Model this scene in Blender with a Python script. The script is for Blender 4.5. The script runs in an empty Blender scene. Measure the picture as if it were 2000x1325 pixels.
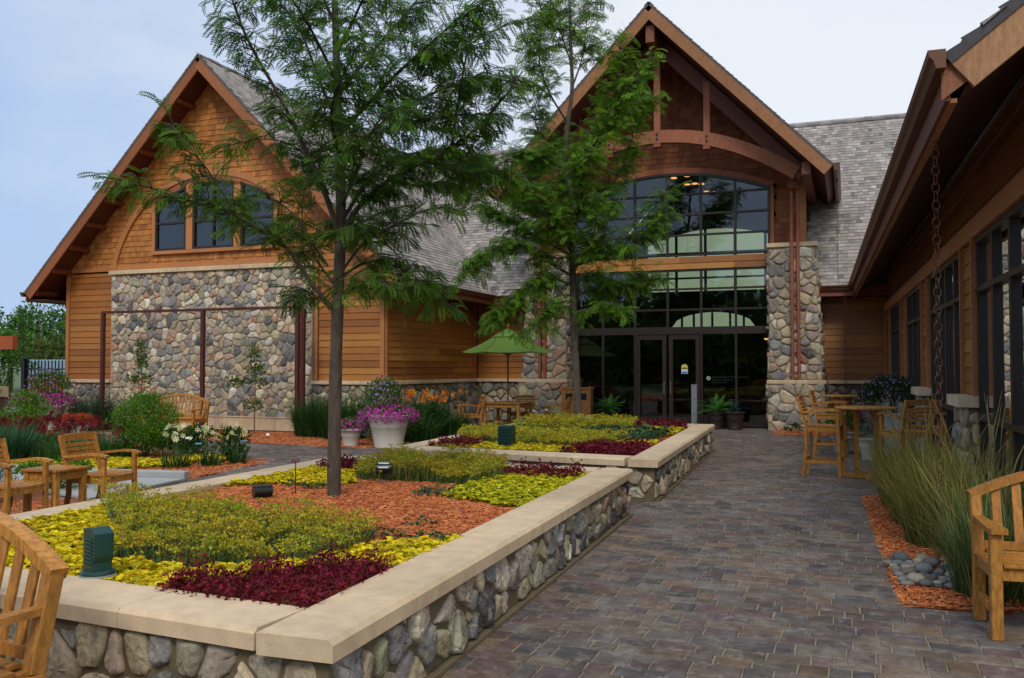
import bpy, math, random
import numpy as np
from mathutils import Vector
PI = math.pi
rng = np.random.default_rng(7)
random.seed(7)
SC = bpy.context.scene
COL = SC.collection

# ------------------------------------------------------------------ camera, sky, sun, exposure
FPX = 1734.0
YAW = math.radians(20.7)
PITCH = math.atan((718 - 662.5) / FPX)
cam_d = bpy.data.cameras.new('camera')
cam_d.sensor_width = 36.0
cam_d.lens = 36.0 * FPX / 2000.0
cam_d.clip_start = 0.1
cam_d.clip_end = 3000
cam = bpy.data.objects.new('camera', cam_d)
COL.objects.link(cam)
cam.location = (0, 0, 1.6)
cam.rotation_euler = (PI / 2 + PITCH, 0, YAW)
SC.camera = cam

SUN_ELEV, SUN_AZ = math.radians(44), math.radians(14)     # azimuth measured from -Y towards -X/+X
world = bpy.data.worlds.new('World')
SC.world = world
world.use_nodes = True
wn, wl = world.node_tree.nodes, world.node_tree.links
wn.clear()
w_out = wn.new('ShaderNodeOutputWorld')
w_bg = wn.new('ShaderNodeBackground')
w_bg.inputs['Strength'].default_value = 0.1
w_sky = wn.new('ShaderNodeTexSky')
w_sky.sky_type = 'NISHITA'
w_sky.sun_disc = False
w_sky.sun_elevation = SUN_ELEV
w_sky.sun_rotation = PI + SUN_AZ
w_tc = wn.new('ShaderNodeTexCoord')
w_map = wn.new('ShaderNodeMapping')
w_map.inputs['Scale'].default_value = (1.0, 1.0, 2.2)
w_no = wn.new('ShaderNodeTexNoise')
w_no.inputs['Scale'].default_value = 1.6
w_no.inputs['Detail'].default_value = 7
w_no.inputs['Roughness'].default_value = 0.55
wl.new(w_tc.outputs['Generated'], w_map.inputs['Vector'])
wl.new(w_map.outputs['Vector'], w_no.inputs['Vector'])
w_dot = wn.new('ShaderNodeVectorMath'); w_dot.operation = 'DOT_PRODUCT'
w_dot.inputs[1].default_value = (0.95, 0.2, 0.1)
wl.new(w_tc.outputs['Generated'], w_dot.inputs[0])
w_add = wn.new('ShaderNodeMath'); w_add.operation = 'MULTIPLY_ADD'
w_add.inputs[1].default_value = 0.45
wl.new(w_dot.outputs['Value'], w_add.inputs[0])
wl.new(w_no.outputs['Fac'], w_add.inputs[2])
w_r = wn.new('ShaderNodeMapRange')
w_r.inputs['From Min'].default_value = 0.22
w_r.inputs['From Max'].default_value = 0.66
wl.new(w_add.outputs[0], w_r.inputs['Value'])
w_cl = wn.new('ShaderNodeMix'); w_cl.data_type = 'RGBA'
w_cl.inputs['A'].default_value = (4.7, 6.3, 9.1, 1)       # thin blue-grey cloud
w_cl.inputs['B'].default_value = (9.2, 9.6, 10.2, 1)       # bright overcast
wl.new(w_r.outputs['Result'], w_cl.inputs['Factor'])
w_mx = wn.new('ShaderNodeMix'); w_mx.data_type = 'RGBA'
w_mx.inputs['Factor'].default_value = 0.88
wl.new(w_sky.outputs['Color'], w_mx.inputs['A'])
wl.new(w_cl.outputs['Result'], w_mx.inputs['B'])
wl.new(w_mx.outputs['Result'], w_bg.inputs['Color'])
wl.new(w_bg.outputs['Background'], w_out.inputs['Surface'])

sun_d = bpy.data.lights.new('sun', 'SUN')
sun_d.energy = 1.5
sun_d.angle = math.radians(17)
sun_d.color = (1.0, 0.93, 0.83)
sun = bpy.data.objects.new('sun', sun_d)
COL.objects.link(sun)
_sd = Vector((math.sin(SUN_AZ) * math.cos(SUN_ELEV), -math.cos(SUN_AZ) * math.cos(SUN_ELEV), math.sin(SUN_ELEV)))
sun.rotation_euler = _sd.to_track_quat('Z', 'Y').to_euler()
SC.view_settings.view_transform = 'Standard'
SC.view_settings.look = 'None'
SC.view_settings.exposure = 0.0
SC.view_settings.gamma = 1.0
SC.cycles.max_bounces = 8
SC.cycles.diffuse_bounces = 3
SC.cycles.transparent_max_bounces = 16

# ------------------------------------------------------------------ helpers
_fw = np.array([-math.sin(YAW) * math.cos(PITCH), math.cos(YAW) * math.cos(PITCH), math.sin(PITCH)])
_rt = np.array([math.cos(YAW), math.sin(YAW), 0.0])
_up = np.cross(_rt, _fw)
_C = np.array([0, 0, 1.6])
def survey(x, y, depth):
    """a surveyed point: sight line measured on the photograph plus its distance"""
    return _C + (_fw + _rt * (x - 1000) / FPX - _up * (y - 662.5) / FPX) * depth

def A(*a):
    return np.array(a, dtype=float)
def nrm(v):
    v = np.asarray(v, float)
    return v / max(np.linalg.norm(v), 1e-9)

class MB:
    def __init__(s):
        s.v = []; s.f = []; s.c = []; s.n = 0; s.m = []; s.done = []
    def add(s, verts, faces, col=(1, 1, 1), mi=0):
        """verts Nx3; faces: list of index lists or int array MxK"""
        verts = np.asarray(verts, float).reshape(-1, 3)
        col = np.asarray(col, float)
        if col.ndim == 1:
            col = np.tile(col[:3], (len(verts), 1))
        s.v.append(verts); s.c.append(col)
        if isinstance(faces, np.ndarray):
            s.f.append((faces + s.n).astype(np.int64)); s.m.append(mi)
        else:
            by = {}
            for f in faces:
                by.setdefault(len(f), []).append(f)
            for k, fs in by.items():
                s.f.append(np.array(fs, dtype=np.int64) + s.n); s.m.append(mi)
        s.n += len(verts)
    def mark(s):
        """what comes next is a piece (an object) of its own"""
        if s.n:
            s.done.append((s.v, s.f, s.c, s.m, s.n)); s.v = []; s.f = []; s.c = []; s.n = 0; s.m = []
    def build(s, name, mat, parent=None, smooth=False, world=True):
        if s.done:
            if s.n: s.mark()
            pieces = s.done; s.done = []; first = None
            for p in pieces:
                s.v, s.f, s.c, s.m, s.n = p
                o = s.build(name, mat, parent, smooth, world); first = first or o
            return first
        V = np.concatenate(s.v); Cc = np.concatenate(s.c)
        if parent is not None and world:
            off = np.array(_wloc(parent)); V = V - off
        me = bpy.data.meshes.new(name)
        me.vertices.add(len(V)); me.vertices.foreach_set('co', V.astype(np.float32).ravel())
        loops = np.concatenate([f.ravel() for f in s.f])
        sizes = np.concatenate([np.full(len(f), f.shape[1]) for f in s.f])
        mi = np.concatenate([np.full(len(f), m) for f, m in zip(s.f, s.m)])
        starts = np.concatenate([[0], np.cumsum(sizes)[:-1]])
        me.loops.add(len(loops)); me.loops.foreach_set('vertex_index', loops.astype(np.int32))
        me.polygons.add(len(sizes)); me.polygons.foreach_set('loop_start', starts.astype(np.int32))
        try: me.polygons.foreach_set('loop_total', sizes.astype(np.int32))
        except Exception: pass
        me.polygons.foreach_set('material_index', mi.astype(np.int32))
        me.polygons.foreach_set('use_smooth', np.full(len(sizes), bool(smooth)))
        at = me.color_attributes.new('Col', 'FLOAT_COLOR', 'POINT')
        at.data.foreach_set('color', np.hstack([Cc, np.ones((len(Cc), 1))]).astype(np.float32).ravel())
        me.update(calc_edges=True)
        for m in (mat if isinstance(mat, (list, tuple)) else [mat]):
            me.materials.append(m)
        o = bpy.data.objects.new(name, me)
        COL.objects.link(o)
        if parent is not None: o.parent = parent
        return o

def _wloc(o):
    v = Vector(o.location)
    p = o.parent
    while p is not None:
        v = v + Vector(p.location); p = p.parent
    return v

def tag(o, label, cat=None, group=None, kind=None):
    if label: o['label'] = label
    if cat: o['category'] = cat
    if group: o['group'] = group
    if kind: o['kind'] = kind
    return o
def thing(name, label, cat, loc=(0, 0, 0), rz=0, group=None, kind=None):
    o = bpy.data.objects.new(name, None)
    COL.objects.link(o)
    o.empty_display_size = 0.2
    o.location = loc; o.rotation_euler = (0, 0, rz)
    return tag(o, label, cat, group, kind)
def dup(root, loc, rz, label, group=None, scale=None):
    def rec(o, par):
        c = o.copy(); COL.objects.link(c); c.parent = par
        for ch in [x for x in bpy.data.objects if x.parent == o]:
            rec(ch, c)
        return c
    r = rec(root, None)
    r.location = loc; r.rotation_euler = (0, 0, rz)
    if scale: r.scale = (scale,) * 3
    r['label'] = label
    if group: r['group'] = group
    return r

def rotz(a):
    c, s = math.cos(a), math.sin(a)
    return np.array([[c, -s, 0], [s, c, 0], [0, 0, 1.0]])
BOXF = np.array([[0, 3, 2, 1], [4, 5, 6, 7], [0, 1, 5, 4], [1, 2, 6, 5], [2, 3, 7, 6], [3, 0, 4, 7]])
def box(mb, lo, hi, col=(1, 1, 1), R=None, o=(0, 0, 0), mi=0):
    x0, y0, z0 = lo; x1, y1, z1 = hi
    v = np.array([[x0, y0, z0], [x1, y0, z0], [x1, y1, z0], [x0, y1, z0], [x0, y0, z1], [x1, y0, z1], [x1, y1, z1], [x0, y1, z1]], float)
    if R is not None: v = v @ R.T
    mb.add(v + np.array(o), BOXF, col, mi)
def beam(mb, p0, p1, w, h, up=(0, 0, 1), col=(1, 1, 1), ch=0.0, mi=0):
    """bar from p0 to p1, w across, h along up; chamfered edges when ch > 0"""
    p0, p1 = np.array(p0, float), np.array(p1, float)
    d = nrm(p1 - p0); s = np.cross(d, up)
    if np.linalg.norm(s) < 1e-4: s = np.cross(d, (0, 1, 0))
    s = nrm(s); u = np.cross(s, d)
    a, b = w / 2, h / 2
    if ch <= 0:
        prof = [(-a, -b), (a, -b), (a, b), (-a, b)]
    else:
        prof = [(-a + ch, -b), (a - ch, -b), (a, -b + ch), (a, b - ch), (a - ch, b), (-a + ch, b), (-a, b - ch), (-a, -b + ch)]
    n = len(prof)
    ring = np.array([s * x + u * y for x, y in prof])
    if ch > 0:
        sc = np.array([s * (x - math.copysign(ch * .7, x)) + u * (y - math.copysign(ch * .7, y)) for x, y in prof])
        v = np.vstack([p0 + sc, p0 + d * ch * .7 + ring, p1 - d * ch * .7 + ring, p1 + sc]); k = 4
    else:
        v = np.vstack([p0 + ring, p1 + ring]); k = 2
    f = []
    for r in range(k - 1):
        for i in range(n):
            j = (i + 1) % n
            f.append([r * n + i, r * n + j, (r + 1) * n + j, (r + 1) * n + i])
    f.append(list(range(n))[::-1]); f.append([(k - 1) * n + i for i in range(n)])
    mb.add(v, f, col, mi)
def sweep(mb, pts, w, h, up=(0, 0, 1), col=(1, 1, 1), closed_side=None):
    """rectangular section along a polyline; side vector = constant normal 'up' x tangent"""
    pts = np.array(pts, float); n = len(pts); up = nrm(up)
    V = []
    for i in range(n):
        t = nrm(pts[min(i + 1, n - 1)] - pts[max(i - 1, 0)])
        s = nrm(np.cross(t, up)); u = np.cross(s, t)
        for x, y in ((-w / 2, -h / 2), (w / 2, -h / 2), (w / 2, h / 2), (-w / 2, h / 2)):
            V.append(pts[i] + s * x + u * y)
    f = []
    for r in range(n - 1):
        for i in range(4):
            j = (i + 1) % 4
            f.append([r * 4 + i, r * 4 + j, (r + 1) * 4 + j, (r + 1) * 4 + i])
    f.append([3, 2, 1, 0]); f.append([(n - 1) * 4 + i for i in range(4)])
    mb.add(V, f, col)
def tube(mb, pts, rad, n=8, col=(1, 1, 1), cap=True):
    pts = np.array(pts, float); m = len(pts)
    rad = np.full(m, rad) if np.isscalar(rad) else np.array(rad)
    T = np.gradient(pts, axis=0); T /= np.maximum(np.linalg.norm(T, axis=1, keepdims=True), 1e-9)
    ref = np.array([0.3, 0.9, 0.1]) if abs(T[0][2]) > .7 else np.array([0, 0, 1.0])
    a = np.arange(n) * 2 * PI / n
    V = np.empty((m, n, 3))
    s = None
    for i in range(m):
        s = nrm(np.cross(T[i], ref)) if s is None else nrm(s - T[i] * np.dot(s, T[i]))
        u = np.cross(T[i], s)
        V[i] = pts[i] + rad[i] * (np.cos(a)[:, None] * s + np.sin(a)[:, None] * u)
    I = np.arange(n); J = (I + 1) % n
    F = np.concatenate([np.stack([r * n + I, r * n + J, (r + 1) * n + J, (r + 1) * n + I], 1) for r in range(m - 1)])
    mb.add(V.reshape(-1, 3), F, col)
    if cap:
        mb.add(V[0], [list(range(n))[::-1]], col); mb.add(V[-1], [list(range(n))], col)
def lathe(mb, prof, c=(0, 0, 0), n=32, col=(1, 1, 1), mi=0):
    prof = np.array(prof, float); m = len(prof)
    a = np.arange(n) * 2 * PI / n
    V = np.stack([np.outer(prof[:, 0], np.cos(a)), np.outer(prof[:, 0], np.sin(a)), np.repeat(prof[:, 1:2], n, 1)], -1) + np.array(c)
    I = np.arange(n); J = (I + 1) % n
    F = np.concatenate([np.stack([r * n + I, r * n + J, (r + 1) * n + J, (r + 1) * n + I], 1) for r in range(m - 1)])
    mb.add(V.reshape(-1, 3), F, col, mi)
def prism(mb, poly, o, u, v, t, col=(1, 1, 1), mi=0):
    """polygon (u,v) in a frame at o, extruded by the vector t"""
    o, u, v, t = (np.array(q, float) for q in (o, u, v, t))
    P = np.array([o + u * a + v * b for a, b in poly]); n = len(P)
    V = np.vstack([P, P + t])
    f = [list(range(n))[::-1], [n + i for i in range(n)]]
    for i in range(n):
        j = (i + 1) % n
        f.append([i, j, n + j, n + i])
    mb.add(V, f, col, mi)
def scatter(mb, tv, tf, pos, R, sc, col, shade=None, jit=0.0):
    """copies of a small template into one mesh: pos Nx3, R Nx3x3, sc N, col Nx3"""
    N, k = len(pos), len(tv)
    sc = np.broadcast_to(np.asarray(sc, float), (N,))
    V = np.einsum('nij,kj->nki', R, tv) * sc[:, None, None] + np.asarray(pos)[:, None, :]
    if jit: V = V + rng.normal(0, jit, V.shape)
    C_ = np.repeat(np.asarray(col)[:, None, :], k, 1)
    if shade is not None: C_ = C_ * np.asarray(shade).reshape(1, k, -1)
    F = (tf[None, :, :] + (np.arange(N) * k)[:, None, None]).reshape(-1, tf.shape[1])
    mb.add(V.reshape(-1, 3), F, C_.reshape(-1, 3))
def frames(d, up=None):
    """rotation matrices whose x axis is d (Nx3), z axis near up"""
    d = d / np.maximum(np.linalg.norm(d, axis=1, keepdims=True), 1e-9)
    if up is None: up = np.tile([0, 0, 1.0], (len(d), 1))
    y = np.cross(up, d); l = np.linalg.norm(y, axis=1, keepdims=True)
    y = np.where(l < 1e-3, np.array([0, 1.0, 0]), y / np.maximum(l, 1e-9))
    z = np.cross(d, y)
    return np.stack([d, y, z], axis=2)
def rdir(n, zlo=-1, zhi=1):
    a = rng.uniform(0, 2 * PI, n); z = rng.uniform(zlo, zhi, n); r = np.sqrt(1 - z * z)
    return np.stack([r * np.cos(a), r * np.sin(a), z], 1)
def inpoly(P, poly):
    x, y = P[:, 0], P[:, 1]; poly = np.array(poly, float); n = len(poly)
    ins = np.zeros(len(P), bool); j = n - 1
    for i in range(n):
        xi, yi, xj, yj = *poly[i], *poly[j]
        c = ((yi > y) != (yj > y)) & (x < (xj - xi) * (y - yi) / (yj - yi + 1e-12) + xi)
        ins ^= c; j = i
    return ins
def rpoly(poly, n):
    poly = np.array(poly, float); lo, hi = poly.min(0), poly.max(0)
    out = np.zeros((0, 2))
    while len(out) < n:
        P = rng.uniform(lo, hi, (n * 2, 2)); out = np.vstack([out, P[inpoly(P, poly)]])
    return out[:n]
def parea(poly):
    p = np.array(poly); x, y = p[:, 0], p[:, 1]
    return abs(np.dot(x, np.roll(y, 1)) - np.dot(y, np.roll(x, 1))) / 2

# ------------------------------------------------------------------ materials
def mat(name, base=None, rough=0.7, nscale=6.0, namt=0.25, stretch=(1, 1, 1), bump=0.0, bscale=None, bdist=0.01,
        metal=0.0, spec=0.5, transl=0.0, big=0.0, coat=0.0, tint=None):
    m = bpy.data.materials.new(name); m.use_nodes = True
    N, L = m.node_tree.nodes, m.node_tree.links
    bs = N['Principled BSDF']; out = N['Material Output']
    bs.inputs['Roughness'].default_value = rough
    bs.inputs['Metallic'].default_value = metal
    bs.inputs['Specular IOR Level'].default_value = spec
    bs.inputs['Coat Weight'].default_value = coat
    tc = N.new('ShaderNodeTexCoord'); mp = N.new('ShaderNodeMapping')
    mp.inputs['Scale'].default_value = stretch
    L.new(tc.outputs['Object'], mp.inputs['Vector'])
    no = N.new('ShaderNodeTexNoise'); no.inputs['Scale'].default_value = nscale
    no.inputs['Detail'].default_value = 6; no.inputs['Roughness'].default_value = 0.62
    L.new(mp.outputs['Vector'], no.inputs['Vector'])
    mr = N.new('ShaderNodeMapRange')
    mr.inputs['From Min'].default_value = 0.3; mr.inputs['From Max'].default_value = 0.7
    mr.inputs['To Min'].default_value = 1 - namt; mr.inputs['To Max'].default_value = 1 + namt
    L.new(no.outputs['Fac'], mr.inputs['Value'])
    fac = mr.outputs['Result']
    if big:
        n2 = N.new('ShaderNodeTexNoise'); n2.inputs['Scale'].default_value = 0.9; n2.inputs['Detail'].default_value = 4
        L.new(tc.outputs['Object'], n2.inputs['Vector'])
        m2 = N.new('ShaderNodeMapRange')
        m2.inputs['From Min'].default_value = 0.35; m2.inputs['From Max'].default_value = 0.65
        m2.inputs['To Min'].default_value = 1 - big; m2.inputs['To Max'].default_value = 1 + big
        L.new(n2.outputs['Fac'], m2.inputs['Value'])
        mm = N.new('ShaderNodeMath'); mm.operation = 'MULTIPLY'
        L.new(fac, mm.inputs[0]); L.new(m2.outputs['Result'], mm.inputs[1]); fac = mm.outputs[0]
    at = N.new('ShaderNodeAttribute'); at.attribute_name = 'Col'
    col = at.outputs['Color']
    if base is not None:
        b = N.new('ShaderNodeVectorMath'); b.operation = 'MULTIPLY'
        b.inputs[1].default_value = base
        L.new(col, b.inputs[0]); col = b.outputs['Vector']
    ml = N.new('ShaderNodeVectorMath'); ml.operation = 'SCALE'
    L.new(col, ml.inputs[0]); L.new(fac, ml.inputs['Scale'])
    L.new(ml.outputs['Vector'], bs.inputs['Base Color'])
    if bump:
        nb = N.new('ShaderNodeTexNoise'); nb.inputs['Scale'].default_value = bscale or nscale * 3
        nb.inputs['Detail'].default_value = 8
        L.new(mp.outputs['Vector'], nb.inputs['Vector'])
        bp = N.new('ShaderNodeBump'); bp.inputs['Strength'].default_value = bump; bp.inputs['Distance'].default_value = bdist
        L.new(nb.outputs['Fac'], bp.inputs['Height']); L.new(bp.outputs['Normal'], bs.inputs['Normal'])
    if transl:
        tr = N.new('ShaderNodeBsdfTranslucent'); L.new(ml.outputs['Vector'], tr.inputs['Color'])
        mx = N.new('ShaderNodeMixShader'); mx.inputs['Fac'].default_value = transl
        L.new(bs.outputs['BSDF'], mx.inputs[1]); L.new(tr.outputs['BSDF'], mx.inputs[2])
        L.new(mx.outputs['Shader'], out.inputs['Surface'])
    return m
def glass(name, tint, ior=1.5, base_refl=0.0):
    m = bpy.data.materials.new(name); m.use_nodes = True
    N, L = m.node_tree.nodes, m.node_tree.links
    N.remove(N['Principled BSDF']); out = N['Material Output']
    tr = N.new('ShaderNodeBsdfTransparent'); tr.inputs['Color'].default_value = (*tint, 1)
    gl = N.new('ShaderNodeBsdfGlossy'); gl.inputs['Roughness'].default_value = 0.012
    gl.inputs['Color'].default_value = (.92, .96, 1, 1)
    fr = N.new('ShaderNodeFresnel'); fr.inputs['IOR'].default_value = ior
    no = N.new('ShaderNodeTexNoise'); no.inputs['Scale'].default_value = 1.3
    tc = N.new('ShaderNodeTexCoord'); L.new(tc.outputs['Object'], no.inputs['Vector'])
    bp = N.new('ShaderNodeBump'); bp.inputs['Strength'].default_value = 0.05; bp.inputs['Distance'].default_value = 0.03
    L.new(no.outputs['Fac'], bp.inputs['Height']); L.new(bp.outputs['Normal'], gl.inputs['Normal'])
    mx = N.new('ShaderNodeMixShader')
    L.new(fr.outputs['Fac'], mx.inputs['Fac'])
    L.new(tr.outputs['BSDF'], mx.inputs[1]); L.new(gl.outputs['BSDF'], mx.inputs[2])
    L.new(mx.outputs['Shader'], out.inputs['Surface'])
    return m
def emit(name, col, s):
    m = bpy.data.materials.new(name); m.use_nodes = True
    bs = m.node_tree.nodes['Principled BSDF']
    bs.inputs['Base Color'].default_value = (*col, 1)
    bs.inputs['Emission Color'].default_value = (*col, 1)
    bs.inputs['Emission Strength'].default_value = s
    return m

def stone_mat():
    m = mat('fieldstone', rough=0.85, nscale=7, namt=0.35, bump=0.9, bscale=22, bdist=0.02)
    N, L = m.node_tree.nodes, m.node_tree.links
    bs = N['Principled BSDF']; src = bs.inputs['Base Color'].links[0].from_socket
    tc = N.new('ShaderNodeTexCoord')
    def layer(src, scale, lo, hi, col, amt, det=6, dist=0.0):
        no = N.new('ShaderNodeTexNoise'); no.inputs['Scale'].default_value = scale; no.inputs['Detail'].default_value = det
        no.inputs['Distortion'].default_value = dist; no.inputs['Roughness'].default_value = .7
        L.new(tc.outputs['Object'], no.inputs['Vector'])
        mr = N.new('ShaderNodeMapRange'); mr.inputs['From Min'].default_value = lo; mr.inputs['From Max'].default_value = hi
        mr.inputs['To Max'].default_value = amt
        L.new(no.outputs['Fac'], mr.inputs['Value'])
        mx = N.new('ShaderNodeMix'); mx.data_type = 'RGBA'; mx.inputs['B'].default_value = (*col, 1)
        L.new(mr.outputs['Result'], mx.inputs['Factor']); L.new(src, mx.inputs['A']); return mx.outputs['Result']
    src = layer(src, 9, .50, .62, (.44, .39, .29), .62, 9, 1.6)      # pale crusts
    src = layer(src, 12, .57, .66, (.18, .075, .03), .6, 8, 1.2)
    src = layer(src, 6, .56, .68, (.05, .05, .055), .55, 8, 1.0)        # rusty patches
    src = layer(src, 55, .56, .70, (.03, .03, .03), .6, 4)            # dark specks
    L.new(src, bs.inputs['Base Color'])
    return m
def speckle(m):
    """pits, crumbs and rain streaks on cut limestone"""
    N, L = m.node_tree.nodes, m.node_tree.links
    bs = N['Principled BSDF']; src = bs.inputs['Base Color'].links[0].from_socket
    tc = N.new('ShaderNodeTexCoord')
    for sc_, lo, hi, col, amt in ((120, .64, .70, (.16, .12, .07), .5), (2.6, .54, .74, (.30, .24, .16), .30), (14, .62, .72, (.27, .22, .15), .35)):
        no = N.new('ShaderNodeTexNoise'); no.inputs['Scale'].default_value = sc_; no.inputs['Detail'].default_value = 7; no.inputs['Roughness'].default_value = .65
        L.new(tc.outputs['Object'], no.inputs['Vector'])
        mr = N.new('ShaderNodeMapRange'); mr.inputs['From Min'].default_value = lo; mr.inputs['From Max'].default_value = hi; mr.inputs['To Max'].default_value = amt
        L.new(no.outputs['Fac'], mr.inputs['Value'])
        mx = N.new('ShaderNodeMix'); mx.data_type = 'RGBA'; mx.inputs['B'].default_value = (*col, 1)
        L.new(mr.outputs['Result'], mx.inputs['Factor']); L.new(src, mx.inputs['A']); src = mx.outputs['Result']
    L.new(src, bs.inputs['Base Color'])
def weathered(*a, **k):
    """a paving material with pale lime bloom and dark damp stains"""
    m = mat(*a, **k)
    N, L = m.node_tree.nodes, m.node_tree.links
    bs = N['Principled BSDF']; src = bs.inputs['Base Color'].links[0].from_socket
    tc = N.new('ShaderNodeTexCoord')
    for sc_, lo, hi, col, amt in ((2.3, .50, .70, (.33, .30, .26), .46), (9, .53, .68, (.36, .32, .27), .50), (3.1, .55, .75, (.045, .042, .042), .45)):
        no = N.new('ShaderNodeTexNoise'); no.inputs['Scale'].default_value = sc_; no.inputs['Detail'].default_value = 9; no.inputs['Roughness'].default_value = .72; no.inputs['Distortion'].default_value = .6
        L.new(tc.outputs['Object'], no.inputs['Vector'])
        mr = N.new('ShaderNodeMapRange'); mr.inputs['From Min'].default_value = lo; mr.inputs['From Max'].default_value = hi; mr.inputs['To Max'].default_value = amt
        L.new(no.outputs['Fac'], mr.inputs['Value'])
        mx = N.new('ShaderNodeMix'); mx.data_type = 'RGBA'; mx.inputs['B'].default_value = (*col, 1)
        L.new(mr.outputs['Result'], mx.inputs['Factor']); L.new(src, mx.inputs['A']); src = mx.outputs['Result']
    L.new(src, bs.inputs['Base Color'])
    return m
M = {}
M['cedar'] = mat('cedar_siding', rough=0.55, nscale=3.0, namt=0.22, stretch=(1.2, 1.2, 30), bump=0.15, big=0.1)
M['shingle'] = mat('cedar_shingle', rough=0.7, nscale=4, namt=0.25, stretch=(28, 28, 2), bump=0.3, big=0.15)
M['roofsh'] = mat('weathered_roof_shingle', rough=0.85, nscale=5, namt=0.22, stretch=(6, 6, 2), bump=0.4, big=0.12)
M['timber'] = mat('stained_timber', (.86, .74, .58), rough=0.6, nscale=3, namt=0.3, stretch=(12, 12, 3), bump=0.25, big=0.12)
M['teak'] = mat('teak', rough=0.5, nscale=3, namt=0.42, stretch=(16, 9, 5), bump=0.2, spec=.35, big=.12)
M['stone'] = stone_mat()
M['mortar'] = mat('mortar', (.15, .115, .062), rough=0.95, nscale=14, namt=0.2, bump=0.5, bscale=60)
M['mortarl'] = mat('pale_mortar', (.33, .265, .18), rough=.95, nscale=14, namt=.2, bump=.4, bscale=60)
M['lime'] = mat('limestone', (.64, .485, .31), rough=0.78, nscale=9, namt=0.13, bump=0.35, bscale=90, bdist=0.005, big=0.12)
speckle(M['lime'])
M['paver'] = weathered('paver', rough=0.7, nscale=11, namt=0.35, bump=0.5, bscale=40, bdist=0.006, big=0.16, spec=.35)
M['joint'] = mat('joint_sand', (.27, .22, .15), rough=0.95, nscale=20, namt=0.2)
M['soil'] = mat('soil', (.075, .04, .022), rough=0.95, nscale=12, namt=0.4, bump=0.5)
M['mulchbase'] = mat('mulch_base', (.28, .075, .02), rough=0.9, nscale=30, namt=0.5, bump=1.0, bscale=50, bdist=0.02)
M['chip'] = mat('bark_chip', rough=0.85, nscale=20, namt=0.2)
M['leaf'] = mat('leaf', rough=0.55, nscale=6, namt=0.2, transl=0.42, spec=.25)
M['leafd'] = mat('leaf_matt', rough=0.6, nscale=6, namt=0.2, transl=0.15, spec=.25)
M['petal'] = mat('petal', rough=0.6, nscale=10, namt=0.1, transl=0.25, spec=.2)
M['bark'] = mat('bark', rough=0.85, nscale=5, namt=0.5, stretch=(6, 6, 1.4), bump=0.5, bscale=10)
M['copper'] = mat('brown_gutter_metal', (.13, .050, .026), rough=0.42, nscale=2, namt=0.15, metal=0.3)
M['rust'] = mat('rusted_steel', (.085, .016, .010), rough=0.7, nscale=14, namt=0.35)
M['frame'] = mat('bronze_window_frame', (.028, .017, .013), rough=0.4, nscale=2, namt=0.08)
M['black'] = mat('black_metal', (.012, .012, .013), rough=0.35, nscale=3, namt=0.1)
M['green'] = mat('green_plastic', (.004, .048, .042), rough=0.35, nscale=8, namt=0.08)
M['pot'] = mat('cream_ceramic', (.50, .455, .38), rough=0.5, nscale=4, namt=0.08, bump=.1, bscale=30, bdist=.003)
M['potd'] = mat('dark_glazed_pot', (.035, .02, .018), rough=0.4, nscale=4, namt=0.1)
M['conc'] = mat('concrete', (.36, .37, .36), rough=0.85, nscale=9, namt=0.12, bump=.15, bscale=40, big=.06)
M['concd'] = mat('rough_concrete', (.27, .26, .22), rough=0.9, nscale=12, namt=0.2, bump=.3)
M['steel'] = mat('brushed_steel', (.35, .37, .40), rough=0.35, metal=.6, nscale=4, namt=.08)
M['canvas'] = mat('green_canvas', (.17, .32, .045), rough=0.8, nscale=3, namt=0.08, transl=0.25)
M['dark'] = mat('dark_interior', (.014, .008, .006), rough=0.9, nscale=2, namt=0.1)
M['white'] = mat('white_vinyl', (.75, .76, .76), rough=0.5, nscale=2, namt=0.02)
M['yellowp'] = mat('yellow_print', (.75, .60, .04), rough=0.5, nscale=2, namt=0.02)
M['bluep'] = mat('blue_print', (.06, .15, .55), rough=0.5, nscale=2, namt=0.02)
M['roofmetal'] = mat('pale_metal_roof', (.22, .33, .40), rough=0.5, nscale=2, namt=0.05)
M['glass'] = glass('window_glass', (.66, .66, .62), 1.85)
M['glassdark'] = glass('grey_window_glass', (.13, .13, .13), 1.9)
M['glassgreen'] = glass('green_window_glass', (.40, .48, .29), 1.2)
M['lampwarm'] = emit('warm_lamp', (1.0, .46, .12), 1.8)
M['lens'] = mat('lamp_glass', (.75, .85, .95), rough=0.12, nscale=2, namt=.02, spec=.8)
M['teal'] = mat('blue_plastic', (.07, .42, .55), rough=0.5, nscale=2, namt=.05)
M['brass'] = mat('gold_finial', (.75, .42, .10), rough=0.35, metal=.5, nscale=2, namt=.05)

CEDAR = [(0.3743, 0.1372, 0.0205), (0.3359, 0.1169, 0.0173), (0.3935, 0.1525, 0.0242), (0.2975, 0.1016, 0.0154), (0.4222, 0.1728, 0.0287)]
STONES = [((.48, .39, .26), 4), ((.40, .32, .21), 4.5), ((.33, .29, .22), 4), ((.23, .225, .215), 3), ((.145, .148, .152), 2.2),
          ((.085, .085, .09), 1.3), ((.40, .25, .17), 2.0), ((.31, .15, .085), .45), ((.52, .47, .37), 2.4), ((.28, .26, .18), 2.4), ((.29, .22, .18), 2)]
_sw = np.array([w for _, w in STONES]); _sw = _sw / _sw.sum(); _sc = np.array([c for c, _ in STONES])

def smooth3(pts, it=2):
    pts = np.array(pts, float)
    for _ in range(it):
        q = [pts[0]]
        for a, b in zip(pts[:-1], pts[1:]): q += [a * .75 + b * .25, a * .25 + b * .75]
        q.append(pts[-1]); pts = np.array(q)
    return pts

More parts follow.
